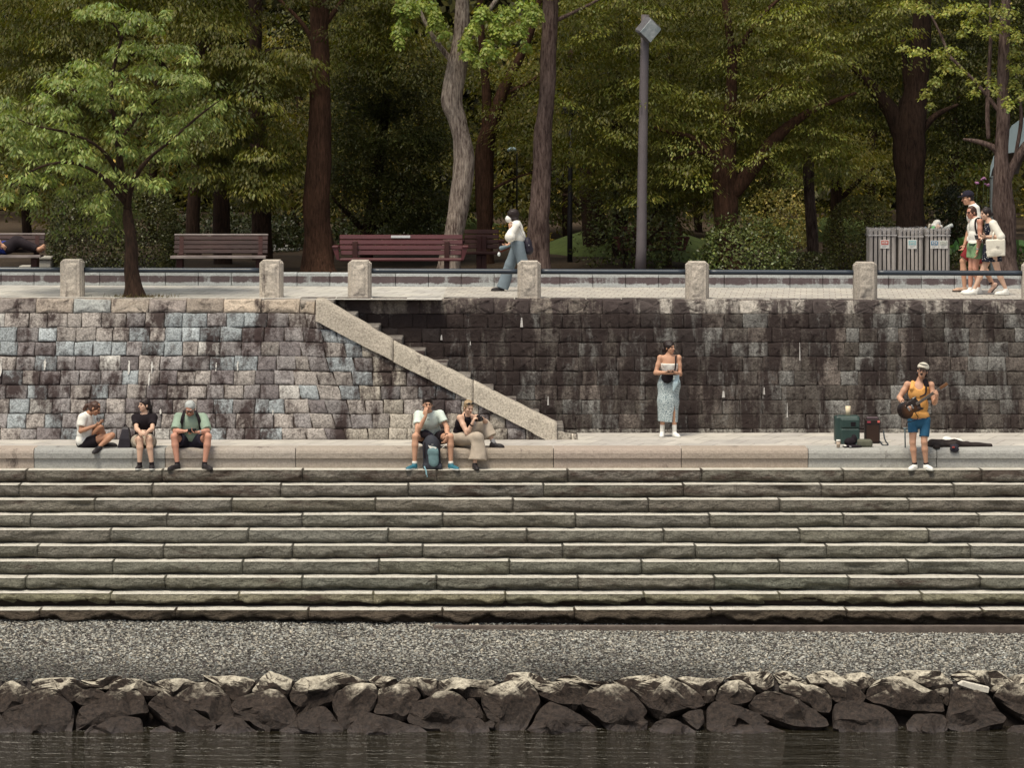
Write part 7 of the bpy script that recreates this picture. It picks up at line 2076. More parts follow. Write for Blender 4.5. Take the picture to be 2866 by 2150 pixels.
# ---- street musician
def musician():
    Z = ZDp; d = 49.82
    J = dict(head=Z(1248, 218, d), neck=Z(1222, 322, d + .03), chest=Z(1205, 480, d + .02), pelvis=Z(1200, 800, d + .03),
             shR=Z(1062, 385, d + .03), shL=Z(1352, 388, d + .03), elR=Z(958, 545, d - .02), wrR=Z(1040, 650, d - .20), elL=Z(1395, 610, d - .06), wrL=Z(1425, 560, d - .26),
             hipR=Z(1135, 820, d + .03), hipL=Z(1272, 820, d + .03), knR=Z(1125, 1100, d - .03), knL=Z(1268, 1095, d - .05), anR=Z(1150, 1375, d), anL=Z(1292, 1375, d))
    p = Human("person in yellow tank top and blue shorts playing guitar and singing, pale cap", J, (-0.22, -0.95, 0.16), (0.20, 0.1, 1), (J['pelvis'][0], d, Z_STEP0), 1.0, SK_MID)
    p.torso(0.98); p.arm('L', 0.98); p.arm('R', 1.0); p.leg('L', 0.92); p.leg('R', 0.92); p.head()
    p.hand('R', (0.85, -0.25, -0.25), (0.2, 0.95, -0.2), 0.8); p.hand('L', (-0.05, -0.30, 0.95), (-0.75, 0.65, 0), 0.55, 0.35)
    p.body(); p.face(0.012)
    q = SDF(0.035); A = p.tA
    q.ell(J['chest'], (0.172, 0.122, 0.19), A); q.ell((J['chest'] + J['pelvis']) / 2, (0.163, 0.125, 0.19), A); q.ell(J['pelvis'] + [0, 0, 0.03], (0.182, 0.135, 0.14), A)
    for x in (1112, 1300): q.rc(Z(x, 430, d - .06), Z(x + (14 if x < 1200 else -8), 350, d + .02), 0.036, 0.034, k=0.03)
    q.ell(Z(1208, 385, d - .10), (0.085, 0.10, 0.085), sub=True); q.plane(Z(1200, 792, d), (0.02, 0, -1))
    p.part("tank_top", q, YELLOW, noise=(0.009, 13, 6))
    q2 = SDF(0.014); q2.ell(J['pelvis'] + [0, 0, -0.035], (0.166, 0.118, 0.145), A)
    for sd, fr in (('R', 0.56), ('L', 0.76)): q2.rc(J['hip' + sd] + [(-0.012 if sd == 'R' else 0.012), 0, 0], J['hip' + sd] + (J['kn' + sd] - J['hip' + sd]) * fr, 0.088, 0.080, flat=(0, 1))
    p.part("shorts", q2, BLUE, noise=(0.005, 18, 2))
    # curly dark hair at the nape under a pale cap
    p.haircap(H_DARK, fringe=0.05, low=-0.03, vol=0.98, cut=0.045, extra=[((0.075, -0.01, -0.055), (0.028, 0.035, 0.04)), ((-0.072, -0.01, -0.06), (0.022, 0.03, 0.035))])
    q = SDF(0.02); q.ell(p.H(0, -0.012, 0.060), np.array((0.099, 0.116, 0.090)), p.ax); q.ell(p.H(0, 0.05, 0.115), np.array((0.07, 0.07, 0.02)), p.ax); q.plane(p.H(0, 0, 0.056), -nrm(p.u * 0.96 + p.f * 0.30))
    cp = p.part("cap", q, cloth("cap_pale", (0.62, 0.58, 0.49)), 0.008)
    q = SDF(0.01); q.ell(p.H(0.005, 0.112, 0.046), np.array((0.070, 0.050, 0.008)), p.ax); p.part("peak", q, cloth("cap_dark", (0.10, 0.075, 0.06)), 0.006, parent=cp)
    g = MB()
    for sx in (-1, 1):
        for (u, v, hw, hh) in ((0, 0.014, 0.024, 0.0025), (0, -0.014, 0.024, 0.0025), (0.023, 0, 0.0025, 0.014), (-0.023, 0, 0.0025, 0.014)): g.obox(p.H(sx * 0.034, 0.104, 0.006) + p.r * u + p.u * v, (hw, 0.003, hh), p.ax)
    g.build("glasses", GLASS_BK, p.root)
    for sd, tx in (('R', -0.50), ('L', 0.30)): p.shoe(sd, (tx, -0.85, 0), SHOE_WH, 0.27, SOLE_WH, (BLACKC, -0.02, 0.035), z=Z_STEP0)
    # electric guitar, neck rising to the right
    gt = thing("electric_guitar", "dark sunburst electric guitar with raised neck, held by the singing person", "guitar", Z(1100, 690, d - .2))
    gd = d - 0.20
    a, b = Z(1035, 705, gd), Z(1215, 600, gd)
    ax = nrm(b - a); nn = np.array([0, -1.0, 0]); la = np.cross(ax, nn); A = np.array([ax, la, nn])
    t = NT("sunburst_lacquer"); v = t.coord(); gr = t.n("ShaderNodeTexGradient", gradient_type='SPHERICAL'); t.l(t.coord((5.5, 5.5, 5.5)), gr.inputs[0])
    GB = t.done(t.mix(t.ramp(gr.outputs[1], 0.1, 0.8), (0.014, 0.008, 0.007), (0.10, 0.045, 0.02)), 0.25, None, 0.5)
    q = SDF(0.03)
    q.ell(a, (0.135, 0.150, 0.024), A); q.ell(a + ax * 0.16, (0.11, 0.118, 0.024), A)
    q.rc(a + ax * 0.20 + la * 0.09, a + ax * 0.265 + la * 0.115, 0.030, 0.016, sq=(nn, 0.8)); q.rc(a + ax * 0.20 - la * 0.09, a + ax * 0.255 - la * 0.105, 0.030, 0.016, sq=(nn, 0.8))
    q.ell(a + ax * 0.085 + la * 0.185, (0.05, 0.05, 0.05), A, sub=True)
    body = sdf_obj("guitar_body", q, 0.009, GB, gt)
    q = SDF(0.01); q.ell(a + ax * 0.13 - la * 0.045 + nn * 0.024, (0.12, 0.065, 0.004), A); sdf_obj("pickguard", q, 0.006, M("pickguard", (0.03, 0.022, 0.02), 0.35), gt)
    m = MB(); m.obox(a + ax * 0.06 + nn * 0.027, (0.012, 0.035, 0.006), A, bev=0.003); m.obox(a + ax * 0.13 + nn * 0.027, (0.012, 0.035, 0.006), A, bev=0.003); m.build("pickup", METAL, gt)
    h = Z(1462, 432, gd - 0.02)
    m = MB(); L = h - (a + ax * 0.2); la2 = nrm(np.cross(nrm(L), nn)); A2 = np.array([nrm(L), la2, nn]); m.obox(a + ax * 0.2 + L / 2 + nn * 0.022, (np.linalg.norm(L) / 2, 0.024, 0.011), A2, bev=0.006)
    m.build("neck", M("fretboard", (0.10, 0.085, 0.075), 0.5, 0.15, 9), gt)
    m = MB(); hd = h + nrm(L) * 0.075; m.obox(hd, (0.075, 0.026, 0.010), A2, bev=0.006); ho = m.build("headstock", M("headstock_wood", (0.16, 0.075, 0.035), 0.4), gt)
    for k in range(6):
        m = MB(); c = h + nrm(L) * (0.02 + 0.021 * k) + la2 * 0.034; m.obox(c, (0.007, 0.012, 0.008), A2, bev=0.003); m.build("tuning_peg", METAL, ho)
    st = ribbon("strap", [Z(1205, 530, d - .10) - [0, 0.10, 0], Z(1283, 500, d - .13), Z(1292, 420, d - .10), Z(1296, 360, d - .045), Z(1300, 325, d + .04)], 0.030, 0.006, BLACKC, gt)
    q = SDF(0.02); q.rc(Z(1285, 345, d - .04), Z(1300, 395, d - .075), 0.045, 0.042, sq=((0, 1, 0), 0.6)); sdf_obj("strap_pad", q, 0.009, BLACKC, gt)
    m = MB(); m.tube(smoothpath([a + la * -0.10, a + la * -0.16 + ax * 0.05, Z(1190, 780, gd), Z(1110, 840, gd), Z(1060, 850, gd - .02), Z(1045, 900, gd)], 6), 0.006, 6); m.build("lead", BLACKC, gt, True)
musician()

# ---- the musician's things on the terrace
def gear():
    Z = ZDp
    d = 50.75
    b = Z(320, 1140, d)
    sc = thing("suitcase", "dark green hard suitcase standing on the terrace left of the black speaker", "suitcase", (b[0], d, Z_PLAZA))
    GS = M("suitcase_green", (0.026, 0.050, 0.045), 0.45, 0.2, 6, spec=0.4)
    x0, x1 = Z(165, 0, d)[0], Z(475, 0, d)[0]; zt = Z(0, 772, d)[2]
    q = SDF(0.02); q.box(((x0 + x1) / 2, d + 0.13, (zt + Z_PLAZA + 0.02) / 2), ((x1 - x0) / 2, 0.13, (zt - Z_PLAZA - 0.02) / 2), rnd=0.05)
    q.box(((x0 + x1) / 2 + 0.045, d - 0.015, zt - 0.125), (0.155, 0.02, 0.075), rnd=0.018); q.box(((x0 + x1) / 2 + 0.045, d - 0.012, zt - 0.36), (0.155, 0.02, 0.145), rnd=0.018)
    sdf_obj("case_shell", q, 0.010, GS, sc)
    m = MB(); m.box((x0 + 0.03, d + 0.02, zt + 0.0), (x0 + 0.055, d + 0.05, zt + 0.012)); m.build("catch", METAL, sc)
    m = MB(); m.box((x0 + 0.26, d - 0.04, zt - 0.17), (x0 + 0.34, d - 0.034, zt - 0.10), bev=0.003); m.build("side_handle", BLACKC, sc)
    for xx in (x0 + 0.05, x1 - 0.05):
        m = MB(); m.tube([(xx - 0.02, d + 0.05, Z_PLAZA + 0.025), (xx + 0.02, d + 0.05, Z_PLAZA + 0.025)], 0.025, 10); m.build("wheel", SOLE_DK, sc, True)
    m = MB(); c0, c1 = Z(326, 768, d + .1), Z(324, 650, d + .1); m.tube([c0, c1], [0.040, 0.044], 16)
    tag(m.build("tumbler", M("cream_plastic", (0.70, 0.60, 0.42), 0.5, 0.06, 6), None, True, c0), "cream tumbler standing on the dark green suitcase", "tumbler")
    d2 = 50.85
    x0, x1 = Z(540, 0, d2)[0], Z(722, 0, d2)[0]; zt = Z(0, 815, d2)[2]
    am = thing("speaker", "black upright portable speaker with red lit top edge, right of the suitcase", "speaker", ((x0 + x1) / 2, d2, Z_PLAZA))
    q = SDF(0.02); q.box(((x0 + x1) / 2, d2 + 0.11, (zt + Z_PLAZA) / 2), ((x1 - x0) / 2, 0.11, (zt - Z_PLAZA) / 2), rnd=0.02); sdf_obj("cabinet", q, 0.010, M("speaker_black", (0.020, 0.012, 0.011), 0.6, 0.15, 10), am)
    m = MB(); m.box((x0 + 0.02, d2 - 0.006, Z_PLAZA + 0.03), (x1 - 0.02, d2 - 0.001, zt - 0.10), bev=0.002); m.build("grille", M("grille_brown", (0.035, 0.018, 0.013), 0.8, 0.2, 60), am)
    m = MB(); m.box((x0 + 0.03, d2 + 0.02, zt), (x1 - 0.03, d2 + 0.12, zt + 0.035), bev=0.01); m.build("control_panel", M("panel_grey", (0.10, 0.07, 0.08), 0.5), am)
    m = MB(); m.box((x1 - 0.045, d2 - 0.008, zt - 0.055), (x1 - 0.005, d2 - 0.002, zt - 0.02), bev=0.002); m.build("red_lamp", M("lamp_red", (0.62, 0.14, 0.12), 0.4), am)
    m = MB(); m.box((x0 + 0.03, d2 - 0.008, zt - 0.06), (x0 + 0.09, d2 - 0.002, zt - 0.03), bev=0.002); m.build("red_lamp", M("lamp_dim_red", (0.30, 0.05, 0.07), 0.4), am)
    # coffee cup on the ledge edge
    m = MB(); a, b2 = Z(205, 1160, 50.12), Z(205, 1085, 50.12); m.tube([a, b2], [0.028, 0.036], 14)
    cp = tag(m.build("paper_cup", M("cup_brown", (0.50, 0.40, 0.31), 0.7), None, True, (a[0], a[1], Z_PLAZA)), "takeaway coffee cup with white lid in front of the suitcase", "cup")
    m = MB(); m.tube([b2, b2 + [0, 0, 0.018], b2 + [0, 0, 0.024]], [0.039, 0.038, 0.030], 14); m.build("lid", WHITEC, cp, True)
    # black cap tray and olive bag lying in front
    q = SDF(0.03); c = Z(375, 1130, 50.22); q.ell((c[0], c[1], Z_PLAZA + 0.02), (0.165, 0.12, 0.030)); q.ell(Z(350, 1095, 50.28), (0.10, 0.09, 0.075)); q.ell(Z(400, 1060, 50.32), (0.05, 0.08, 0.085)); q.plane((0, 0, Z_PLAZA + 0.005), (0, 0, -1))
    V, Q = q.mesh(0.010, (0.006, 18, 2))
    tag(obj("black_bundle", V, Q, BLACKC, None, True, None, (c[0], c[1], Z_PLAZA)), "crumpled black cloth bundle lying at the foot of the suitcase", "cloth bundle")
    for k, (x, y) in enumerate(((290, 1142), (355, 1152))):
        c2 = Z(x, y, 50.09); q = SDF(0.01); q.ell(c2, (0.028 - 0.006 * k, 0.02, 0.012)); V, Q = q.mesh(0.007)
        tag(obj("small_white_item", V, Q, METAL if k else WHITEC, None, True, None, c2), ("small shiny item" if k else "small white item") + " lying on the black cloth bundle", "small item")
    q = SDF(0.03); c = Z(530, 1110, 50.3); q.box((c[0], c[1], Z_PLAZA + 0.065), (0.125, 0.09, 0.062), rnd=0.04); q.plane((0, 0, Z_PLAZA + 0.003), (0, 0, -1)); q.plane(Z(560, 1046, 50.3), (0.25, 0, 1))
    V, Q = q.mesh(0.010, (0.008, 13, 4))
    tag(obj("olive_bag", V, Q, cloth("olive_cloth", (0.115, 0.115, 0.085)), None, True, None, (c[0], c[1], Z_PLAZA)), "slumped olive cloth bag in front of the black speaker", "bag")
    # cable behind the speaker
    cb = smoothpath([Z(775, 560, 52.60), Z(778, 700, 52.58), Z(770, 900, 52.55), Z(768, 1000, 52.0), Z(790, 1080, 51.2), (Z(820, 0, 50.6)[0], 50.6, Z_PLAZA + 0.01), (Z(760, 0, 50.5)[0], 50.5, Z_PLAZA + 0.01), (Z(725, 0, 50.9)[0], 50.9, Z_PLAZA + 0.03)], 6)
    cb[:, 2] = np.maximum(cb[:, 2], Z_PLAZA + 0.010)
    m = MB(); m.tube(cb[cb[:, 1] < 52.4], 0.011, 7); tag(m.build("cable", M("cable_dark", (0.035, 0.045, 0.055), 0.6), None, True, (cb[-1][0], 50.9, Z_PLAZA)), "dark cable looping over the terrace right of the speaker", "cable")
    # rod of a low stand at the ledge edge
    a, b2 = Z(1033, 1160, 50.15), Z(1030, 925, 50.15); ms = thing("low_stand", "thin dark stand rod on the ledge just left of the musician", "stand", (a[0], a[1], Z_PLAZA))
    m = MB(); m.tube([(a[0], a[1], Z_PLAZA), tuple(b2)], 0.011, 8); m.build("rod", M("stand_blue", (0.05, 0.09, 0.11), 0.4), ms, True)
    m = MB(); m.tube([b2 + [-0.03, 0, 0], b2 + [0.05, 0, 0.0]], 0.010, 8); m.build("crossbar", M("stand_pale", (0.20, 0.25, 0.26), 0.4), ms, True)
    # soft guitar case lying open
    gc = thing("guitar_case", "long black soft guitar case lying on the terrace right of the musician", "guitar case", (Z(1700, 0, 50.4)[0], 50.4, Z_PLAZA))
    q = SDF(0.04); zc = Z_PLAZA + 0.06
    def g(x, y, d=50.35): return Z(x, y, d)
    q.rc(g(1370, 1120), g(1480, 1125), 0.085, 0.080, sq=((0, 1, 0), 1.9)); q.rc(g(1480, 1130), g(1640, 1125), 0.070, 0.082, sq=((0, 1, 0), 1.8)); q.rc(g(1640, 1125), g(1800, 1132), 0.080, 0.048, sq=((0, 1, 0), 1.5)); q.rc(g(1800, 1132), g(2085, 1140), 0.050, 0.042, sq=((0, 1, 0), 1.3)); q.ell(g(1420, 1160, 50.05), (0.06, 0.06, 0.05))
    V, Q = q.mesh(0.011, (0.006, 14, 3)); V[:, 2] = np.maximum(V[:, 2], Z_PLAZA + 0.004 - 0.10 * (V[:, 1] < 49.98)); obj("case_body", V, Q, M("case_black", (0.018, 0.011, 0.010), 0.7, 0.2, 9, spec=0.3), gc)
    q = SDF(0.03); q.ell(g(1640, 1185, 49.97), (0.075, 0.03, 0.055)); q.ell(g(1640, 1150, 50.02), (0.08, 0.05, 0.04)); V, Q = q.mesh(0.010, (0.006, 20, 2)); obj("front_flap", V, Q, M("flap_navy", (0.020, 0.018, 0.028), 0.7), gc)
    m = MB(); m.obox(g(1630, 1160, 49.93), (0.022, 0.006, 0.012), np.eye(3), bev=0.004); m.build("tag", M("tag_red", (0.40, 0.07, 0.06), 0.6), gc)
    q = SDF(0.03); q.ell(g(1560, 1075, 50.55), (0.10, 0.09, 0.055)); q.ell(g(1660, 1080, 50.55), (0.12, 0.10, 0.05)); q.ell(g(1610, 1110, 50.5), (0.16, 0.10, 0.05)); q.ell(g(1760, 1110, 50.55), (0.09, 0.09, 0.04))
    V, Q = q.mesh(0.011, (0.010, 14, 3)); V[:, 2] = np.maximum(V[:, 2], Z_PLAZA + 0.004)
    tag(obj("white_cloth", V, Q, WHITEC, None, True, None, g(1620, 1140, 50.55)), "crumpled white cloth lying behind the black guitar case", "cloth")
gear()
# tall black bag on the ledge between the two left women
def tall_bag():
    Z = ZAp; d = 50.22
    b = Z(850, 880, d); rt = thing("shopper_bag", "tall tapered black bag standing on the ledge between white tee and black tee sitters", "bag", (b[0], d, Z_PLAZA))
    V = []; zs = [Z(0, 882, d)[2], Z(0, 740, d)[2], Z(0, 610, d)[2], Z(0, 580, d)[2]]
    xs = [(757, 935), (785, 930), (815, 905), (825, 893)]
    for (xa, xb), z, dp in zip(xs, zs, (0.10, 0.09, 0.05, 0.03)):
        A, B = Z(xa, 0, d)[0], Z(xb, 0, d)[0]
        for (u, v) in ((A, -dp), (B, -dp), (B + 0.0, dp), (A, dp)): V.append((u, d + v, max(z, Z_PLAZA + 0.004)))
    Fc = [(i * 4 + j, i * 4 + (j + 1) % 4, (i + 1) * 4 + (j + 1) % 4, (i + 1) * 4 + j) for i in range(3) for j in range(4)] + [(3, 2, 1, 0), (12, 13, 14, 15)]
    obj("bag_body", V, Fc, M("bag_leather", (0.022, 0.018, 0.024), 0.45, 0.25, 8, 0.004, 40), rt, False)
    m = MB(); m.tube(smoothpath([Z(838, 590, d), Z(842, 558, d), Z(860, 550, d), Z(878, 560, d), Z(880, 590, d)], 5), 0.008, 7); m.build("handle", BLACKC, rt, True)
    m = MB(); m.tube(smoothpath([Z(900, 585, d), Z(925, 640, d), Z(932, 740, d), Z(930, 830, d)], 5), 0.007, 7); m.build("side_strap", BLACKC, rt, True)
tall_bag()

# ---- masked walker on the promenade
def walker_mask():
    Z = ZEp; d = 55.5
    J = dict(head=Z(600, 225, d), neck=Z(640, 335, d), chest=Z(670, 470, d), pelvis=Z(690, 720, d),
             shL=Z(668, 400, d - .16), shR=Z(648, 400, d + .16), elL=Z(560, 590, d - .22), wrL=Z(560, 440, d - .16), elR=Z(600, 610, d + .20), wrR=Z(540, 725, d + .10),
             hipL=Z(700, 740, d - .09), hipR=Z(690, 740, d + .09), knR=Z(560, 1080, d + .08), anR=Z(400, 1470, d + .07), knL=Z(790, 1080, d - .09), anL=Z(930, 1400, d - .08))
    p = Human("person with black bob, white face mask, white blouse and flared grey blue trousers walking left", J, (-0.98, -0.15, -0.03), (-0.06, 0, 1), (J['pelvis'][0], d, zp(0)), 0.92, SK_MID)
    p.torso(0.92); p.arm('L', 0.9); p.arm('R', 0.9); p.leg('L', 0.92); p.leg('R', 0.92); p.head()
    p.hand('L', (-0.2, 0.1, 0.95), (0.8, 0.4, 0), 0.9); p.hand('R', (-0.9, -0.1, -0.35), (-0.3, -0.2, 0.9), 0.7)
    p.body(); p.face()
    q = SDF(0.04); A = p.tA
    q.ell(J['chest'], (0.165, 0.125, 0.20), A); q.ell((J['chest'] + J['pelvis']) / 2 + [0.02, 0, 0.0], (0.17, 0.135, 0.17), A); q.rc(J['shL'], J['shR'], 0.075)
    for sd in 'LR':
        q.rc(J['sh' + sd], J['el' + sd], 0.070, 0.095, k=0.04)
    q.rc(J['elL'], J['elL'] + (J['wrL'] - J['elL']) * 0.6, 0.10, 0.05); q.rc(J['elR'], J['elR'] + (J['wrR'] - J['elR']) * 0.6, 0.10, 0.05)
    q.ell(J['neck'] + [0, 0, 0.02], (0.062, 0.062, 0.05), sub=True); q.plane(J['pelvis'] + [0, 0, 0.02], (0.3, 0, -1))
    p.part("blouse", q, WHITEC, noise=(0.010, 12, 7))
    q = SDF(0.04); q.ell(J['pelvis'], (0.165, 0.125, 0.12), A)
    q.rc(J['hipR'], J['knR'], 0.108, 0.092); q.rc(J['knR'], J['anR'] + [0.02, 0, -0.045], 0.088, 0.112, flat=(0, 1), sq=((0, 1, 0), 0.7))
    q.rc(J['hipL'], J['knL'], 0.108, 0.092); q.rc(J['knL'], J['anL'] + [0, 0, -0.03], 0.088, 0.110, flat=(0, 1), sq=((0, 1, 0), 0.7)); q.plane(J['pelvis'] + [0, 0, 0.09], (0, 0, 1))
    p.part("trousers", q, JEAN, noise=(0.008, 13, 8))
    p.haircap(H_DARK, fringe=0.02, low=-0.05, vol=1.26, extra=[((0, -0.07, -0.06), (0.088, 0.065, 0.085)), ((0.06, -0.01, -0.045), (0.04, 0.05, 0.075)), ((-0.06, -0.01, -0.045), (0.04, 0.05, 0.075))])
    q = SDF(0.02); q.ell(p.H(0, 0.072, -0.050), np.array((0.068, 0.066, 0.070)), p.ax); p.part("face_mask", q, M("mask_white", (0.80, 0.79, 0.75), 0.8, 0.03), 0.008)
    p.shoe('R', (-0.95, -0.1, -0.1), SHOE_BK, 0.25, z=zp(0) + 0.004); p.shoe('L', (-0.7, -0.1, -0.7), SHOE_BK, 0.25, up=(-0.6, 0, 0.8))
    bp = thing("daypack", "small dark daypack on the back of the masked walker", "daypack", Z(880, 760, d))
    q = SDF(0.05); q.ell(Z(880, 750, d), (0.085, 0.14, 0.165), np.array([nrm([1, 0, 0.15]), [0, 1, 0], nrm([-0.15, 0, 1])])); q.ell(Z(890, 820, d), (0.09, 0.13, 0.10)); sdf_obj("pack", q, 0.011, M("pack_purple_black", (0.022, 0.018, 0.030), 0.6, 0.2, 9), bp, (0.005, 15, 2))
    ribbon("strap", [Z(820, 620, d - .12), Z(750, 450, d - .20), Z(690, 372, d - .20), Z(640, 372, d - .18), Z(600, 420, d - .17), Z(590, 470, d - .16)], 0.02, 0.005, BLACKC, bp, (0, 1, 0))
    m = MB(); m.obox(Z(895, 740, d - .145), (0.012, 0.004, 0.012), np.eye(3)); m.build("badge", METAL, bp)
    q = SDF(0.01); a, b = Z(545, 750, d + .10), Z(400, 795, d + .06); q.rc(a, b, 0.028, 0.040); V, Q = q.mesh(0.008)
    tag(obj("folded_umbrella", V, Q, cloth("grey_nylon", (0.16, 0.21, 0.24)), None, True, None, a), "short grey folded umbrella carried in the masked walker's hand", "umbrella")
    q = SDF(0.01); a, b = Z(530, 790, d + .14), Z(400, 840, d + .12); q.rc(a, b, 0.022, 0.030, sq=((0, 1, 0), 0.6)); V, Q = q.mesh(0.008)
    tag(obj("pouch", V, Q, cloth("rust_cloth", (0.16, 0.05, 0.035)), None, True, None, a), "rust brown pouch carried under the masked walker's umbrella", "pouch")
    q = SDF(0.01); c = Z(362, 905, d + .1); q.ell(c, (0.030, 0.03, 0.040)); q.rc(c, c + [0.0, 0, 0.045], 0.02, 0.006); V, Q = q.mesh(0.008)
    o = thing("bag_charm", "small white charm dangling in front of the masked walker's hand", "charm", c); obj("charm_body", V, Q, M("charm_white", (0.62, 0.66, 0.66), 0.5), o)
    m = MB(); m.tube([c + [0, 0, 0.04], Z(400, 815, d + .1)], 0.003, 5); m.build("cord", BLACKC, o)
walker_mask()

# ---- the three walkers at the right
def walker_cap():
    Z = ZFp; d = 55.75
    J = dict(head=Z(345, 225, d), neck=Z(400, 300, d), chest=Z(430, 470, d), pelvis=Z(440, 850, d),
             shL=Z(455, 375, d - .17), shR=Z(430, 375, d + .17), elL=Z(480, 620, d - .20), wrL=Z(420, 800, d - .18), elR=Z(370, 660, d + .22), wrR=Z(300, 880, d + .15),
             hipL=Z(445, 890, d - .09), hipR=Z(430, 890, d + .09), knR=Z(275, 1110, d + .09), anR=Z(300, 1490, d + .09), knL=Z(560, 1180, d - .09), anL=Z(700, 1440, d - .09))
    p = Human("tall person in navy cap, white tee and dark red shorts walking behind the other two", J, (-0.97, -0.2, -0.12), (-0.12, 0, 1), (J['pelvis'][0], d, zp(8)), 1.03, SK_MID)
    p.torso(1.0); p.arm('L'); p.arm('R'); p.leg('L', 0.95); p.leg('R', 0.95); p.head()
    p.hand('L', (-0.3, -0.1, -0.9), (-0.7, 0.3, 0), 0.6); p.hand('R', (-0.4, 0, -0.9), (-0.8, -0.3, 0), 0.6)
    p.body(); p.face()
    p.top("t_shirt", WHITEC, 0.6, 0.026, 0.02, 0.075, noise=(0.007, 13, 3), sl_r=0.078); p.shorts("shorts", REDC, 0.85, 0.024, 0.06, 0.098)
    p.haircap(H_DARK, fringe=0.05, low=0.0, vol=0.97, cut=0.035)
    q = SDF(0.02); q.ell(p.H(0, -0.012, 0.055), np.array((0.095, 0.112, 0.090)) * p.s, p.ax); q.plane(p.H(0, 0, 0.040), -nrm(p.u)); cp = p.part("cap", q, NAVY, 0.008)
    q = SDF(0.01); q.ell(p.H(0, 0.125, 0.045), np.array((0.068, 0.065, 0.009)) * p.s, p.ax); p.part("peak", q, NAVY, 0.007, parent=cp)
    m = MB(); m.obox(p.H(0.02, 0.092, 0.085), (0.025, 0.006, 0.018), p.ax, bev=0.003); m.build("cap_badge", M("badge_tan", (0.42, 0.30, 0.22), 0.7), cp)
    p.shoe('R', (-0.97, -0.1, 0), M("sandal_tan", (0.42, 0.28, 0.20), 0.7), 0.27, z=zp(8) + 0.004); p.shoe('L', (-0.75, -0.1, -0.75), M("sandal_pink", (0.52, 0.34, 0.26), 0.7), 0.27, up=(-0.75, 0, 0.66))
    p.band(Z(668, 1420, d - .09), Z(600, 1270, d - .09), 0.045, BLACKC, "ankle_strap", 0.012)
walker_cap()
def walker_vest():
    Z = ZFp; d = 55.1
    J = dict(head=Z(395, 430, d), neck=Z(440, 510, d), chest=Z(455, 610, d), pelvis=Z(450, 900, d),
             shL=Z(520, 560, d - .15), shR=Z(400, 560, d + .14), elL=Z(515, 780, d - .20), wrL=Z(482, 960, d - .20), elR=Z(400, 760, d + .18), wrR=Z(390, 900, d + .15),
             hipL=Z(480, 930, d - .07), hipR=Z(420, 930, d + .08), knR=Z(395, 1200, d + .06), anR=Z(380, 1480, d + .06), knL=Z(450, 1210, d - .06), anL=Z(500, 1480, d - .06))
    p = Human("person with glasses, white sleeveless top with black edging and green shorts, nearest the bins", J, (-0.80, -0.58, -0.05), (-0.1, 0, 1), (J['pelvis'][0], d, zp(8)), 0.96, SK_RED)
    p.torso(1.0); p.arm('L', 1.05); p.arm('R'); p.leg('L', 1.0); p.leg('R', 1.0); p.head()
    p.hand('L', (-0.1, -0.1, -0.95), (-0.9, 0.2, 0), 0.5); p.hand('R', (-0.2, 0, -0.9), (-0.8, -0.3, 0), 0.5)
    p.body(); p.face()
    p.top("vest_top", WHITEC, 0.0, 0.016, 0.0, 0.085, noise=(0.005, 15, 4), strap=True)
    q = SDF(0.01)
    ribbon("black_edging", [Z(470, 510, d - .10), Z(452, 545, d - .15), Z(448, 610, d - .17), Z(460, 680, d - .17), Z(475, 730, d - .14)], 0.03, 0.01, BLACKC, p.root, (1, 0.3, 0))
    ribbon("black_edging", [Z(455, 515, d - .09), Z(500, 500, d - .12), Z(540, 520, d - .10), Z(575, 560, d - .02)], 0.025, 0.012, BLACKC, p.root, (0, 1, 0.3))
    p.shorts("shorts", GREENS, 0.50, 0.028, 0.12, 0.108)
    ribbon("belt", [Z(365, 870, d + .0), Z(375, 880, d - .13), Z(430, 878, d - .165), Z(480, 865, d - .15)], 0.035, 0.008, cloth("belt_dark", (0.03, 0.05, 0.04)), p.root, (0, 0, 1))
    p.haircap(H_BROWN, fringe=0.045, low=-0.02, vol=1.02)
    g = MB()
    for sx in (-1, 1):
        for (u, v, hw, hh) in ((0, 0.015, 0.025, 0.003), (0, -0.015, 0.025, 0.003), (0.024, 0, 0.003, 0.015), (-0.024, 0, 0.003, 0.015)): g.obox(p.H(sx * 0.034, 0.102, 0.004) + p.r * u + p.u * v, (hw, 0.003, hh), p.ax)
    g.build("glasses", GLASS_BK, p.root)
    p.band(J['wrL'] + (J['elL'] - J['wrL']) * 0.12, J['elL'], 0.032, METAL)
    for sd in 'LR': p.shoe(sd, (-0.9, -0.3, 0), SHOE_WH, 0.25, SOLE_WH, z=zp(8) + 0.004)
walker_vest()
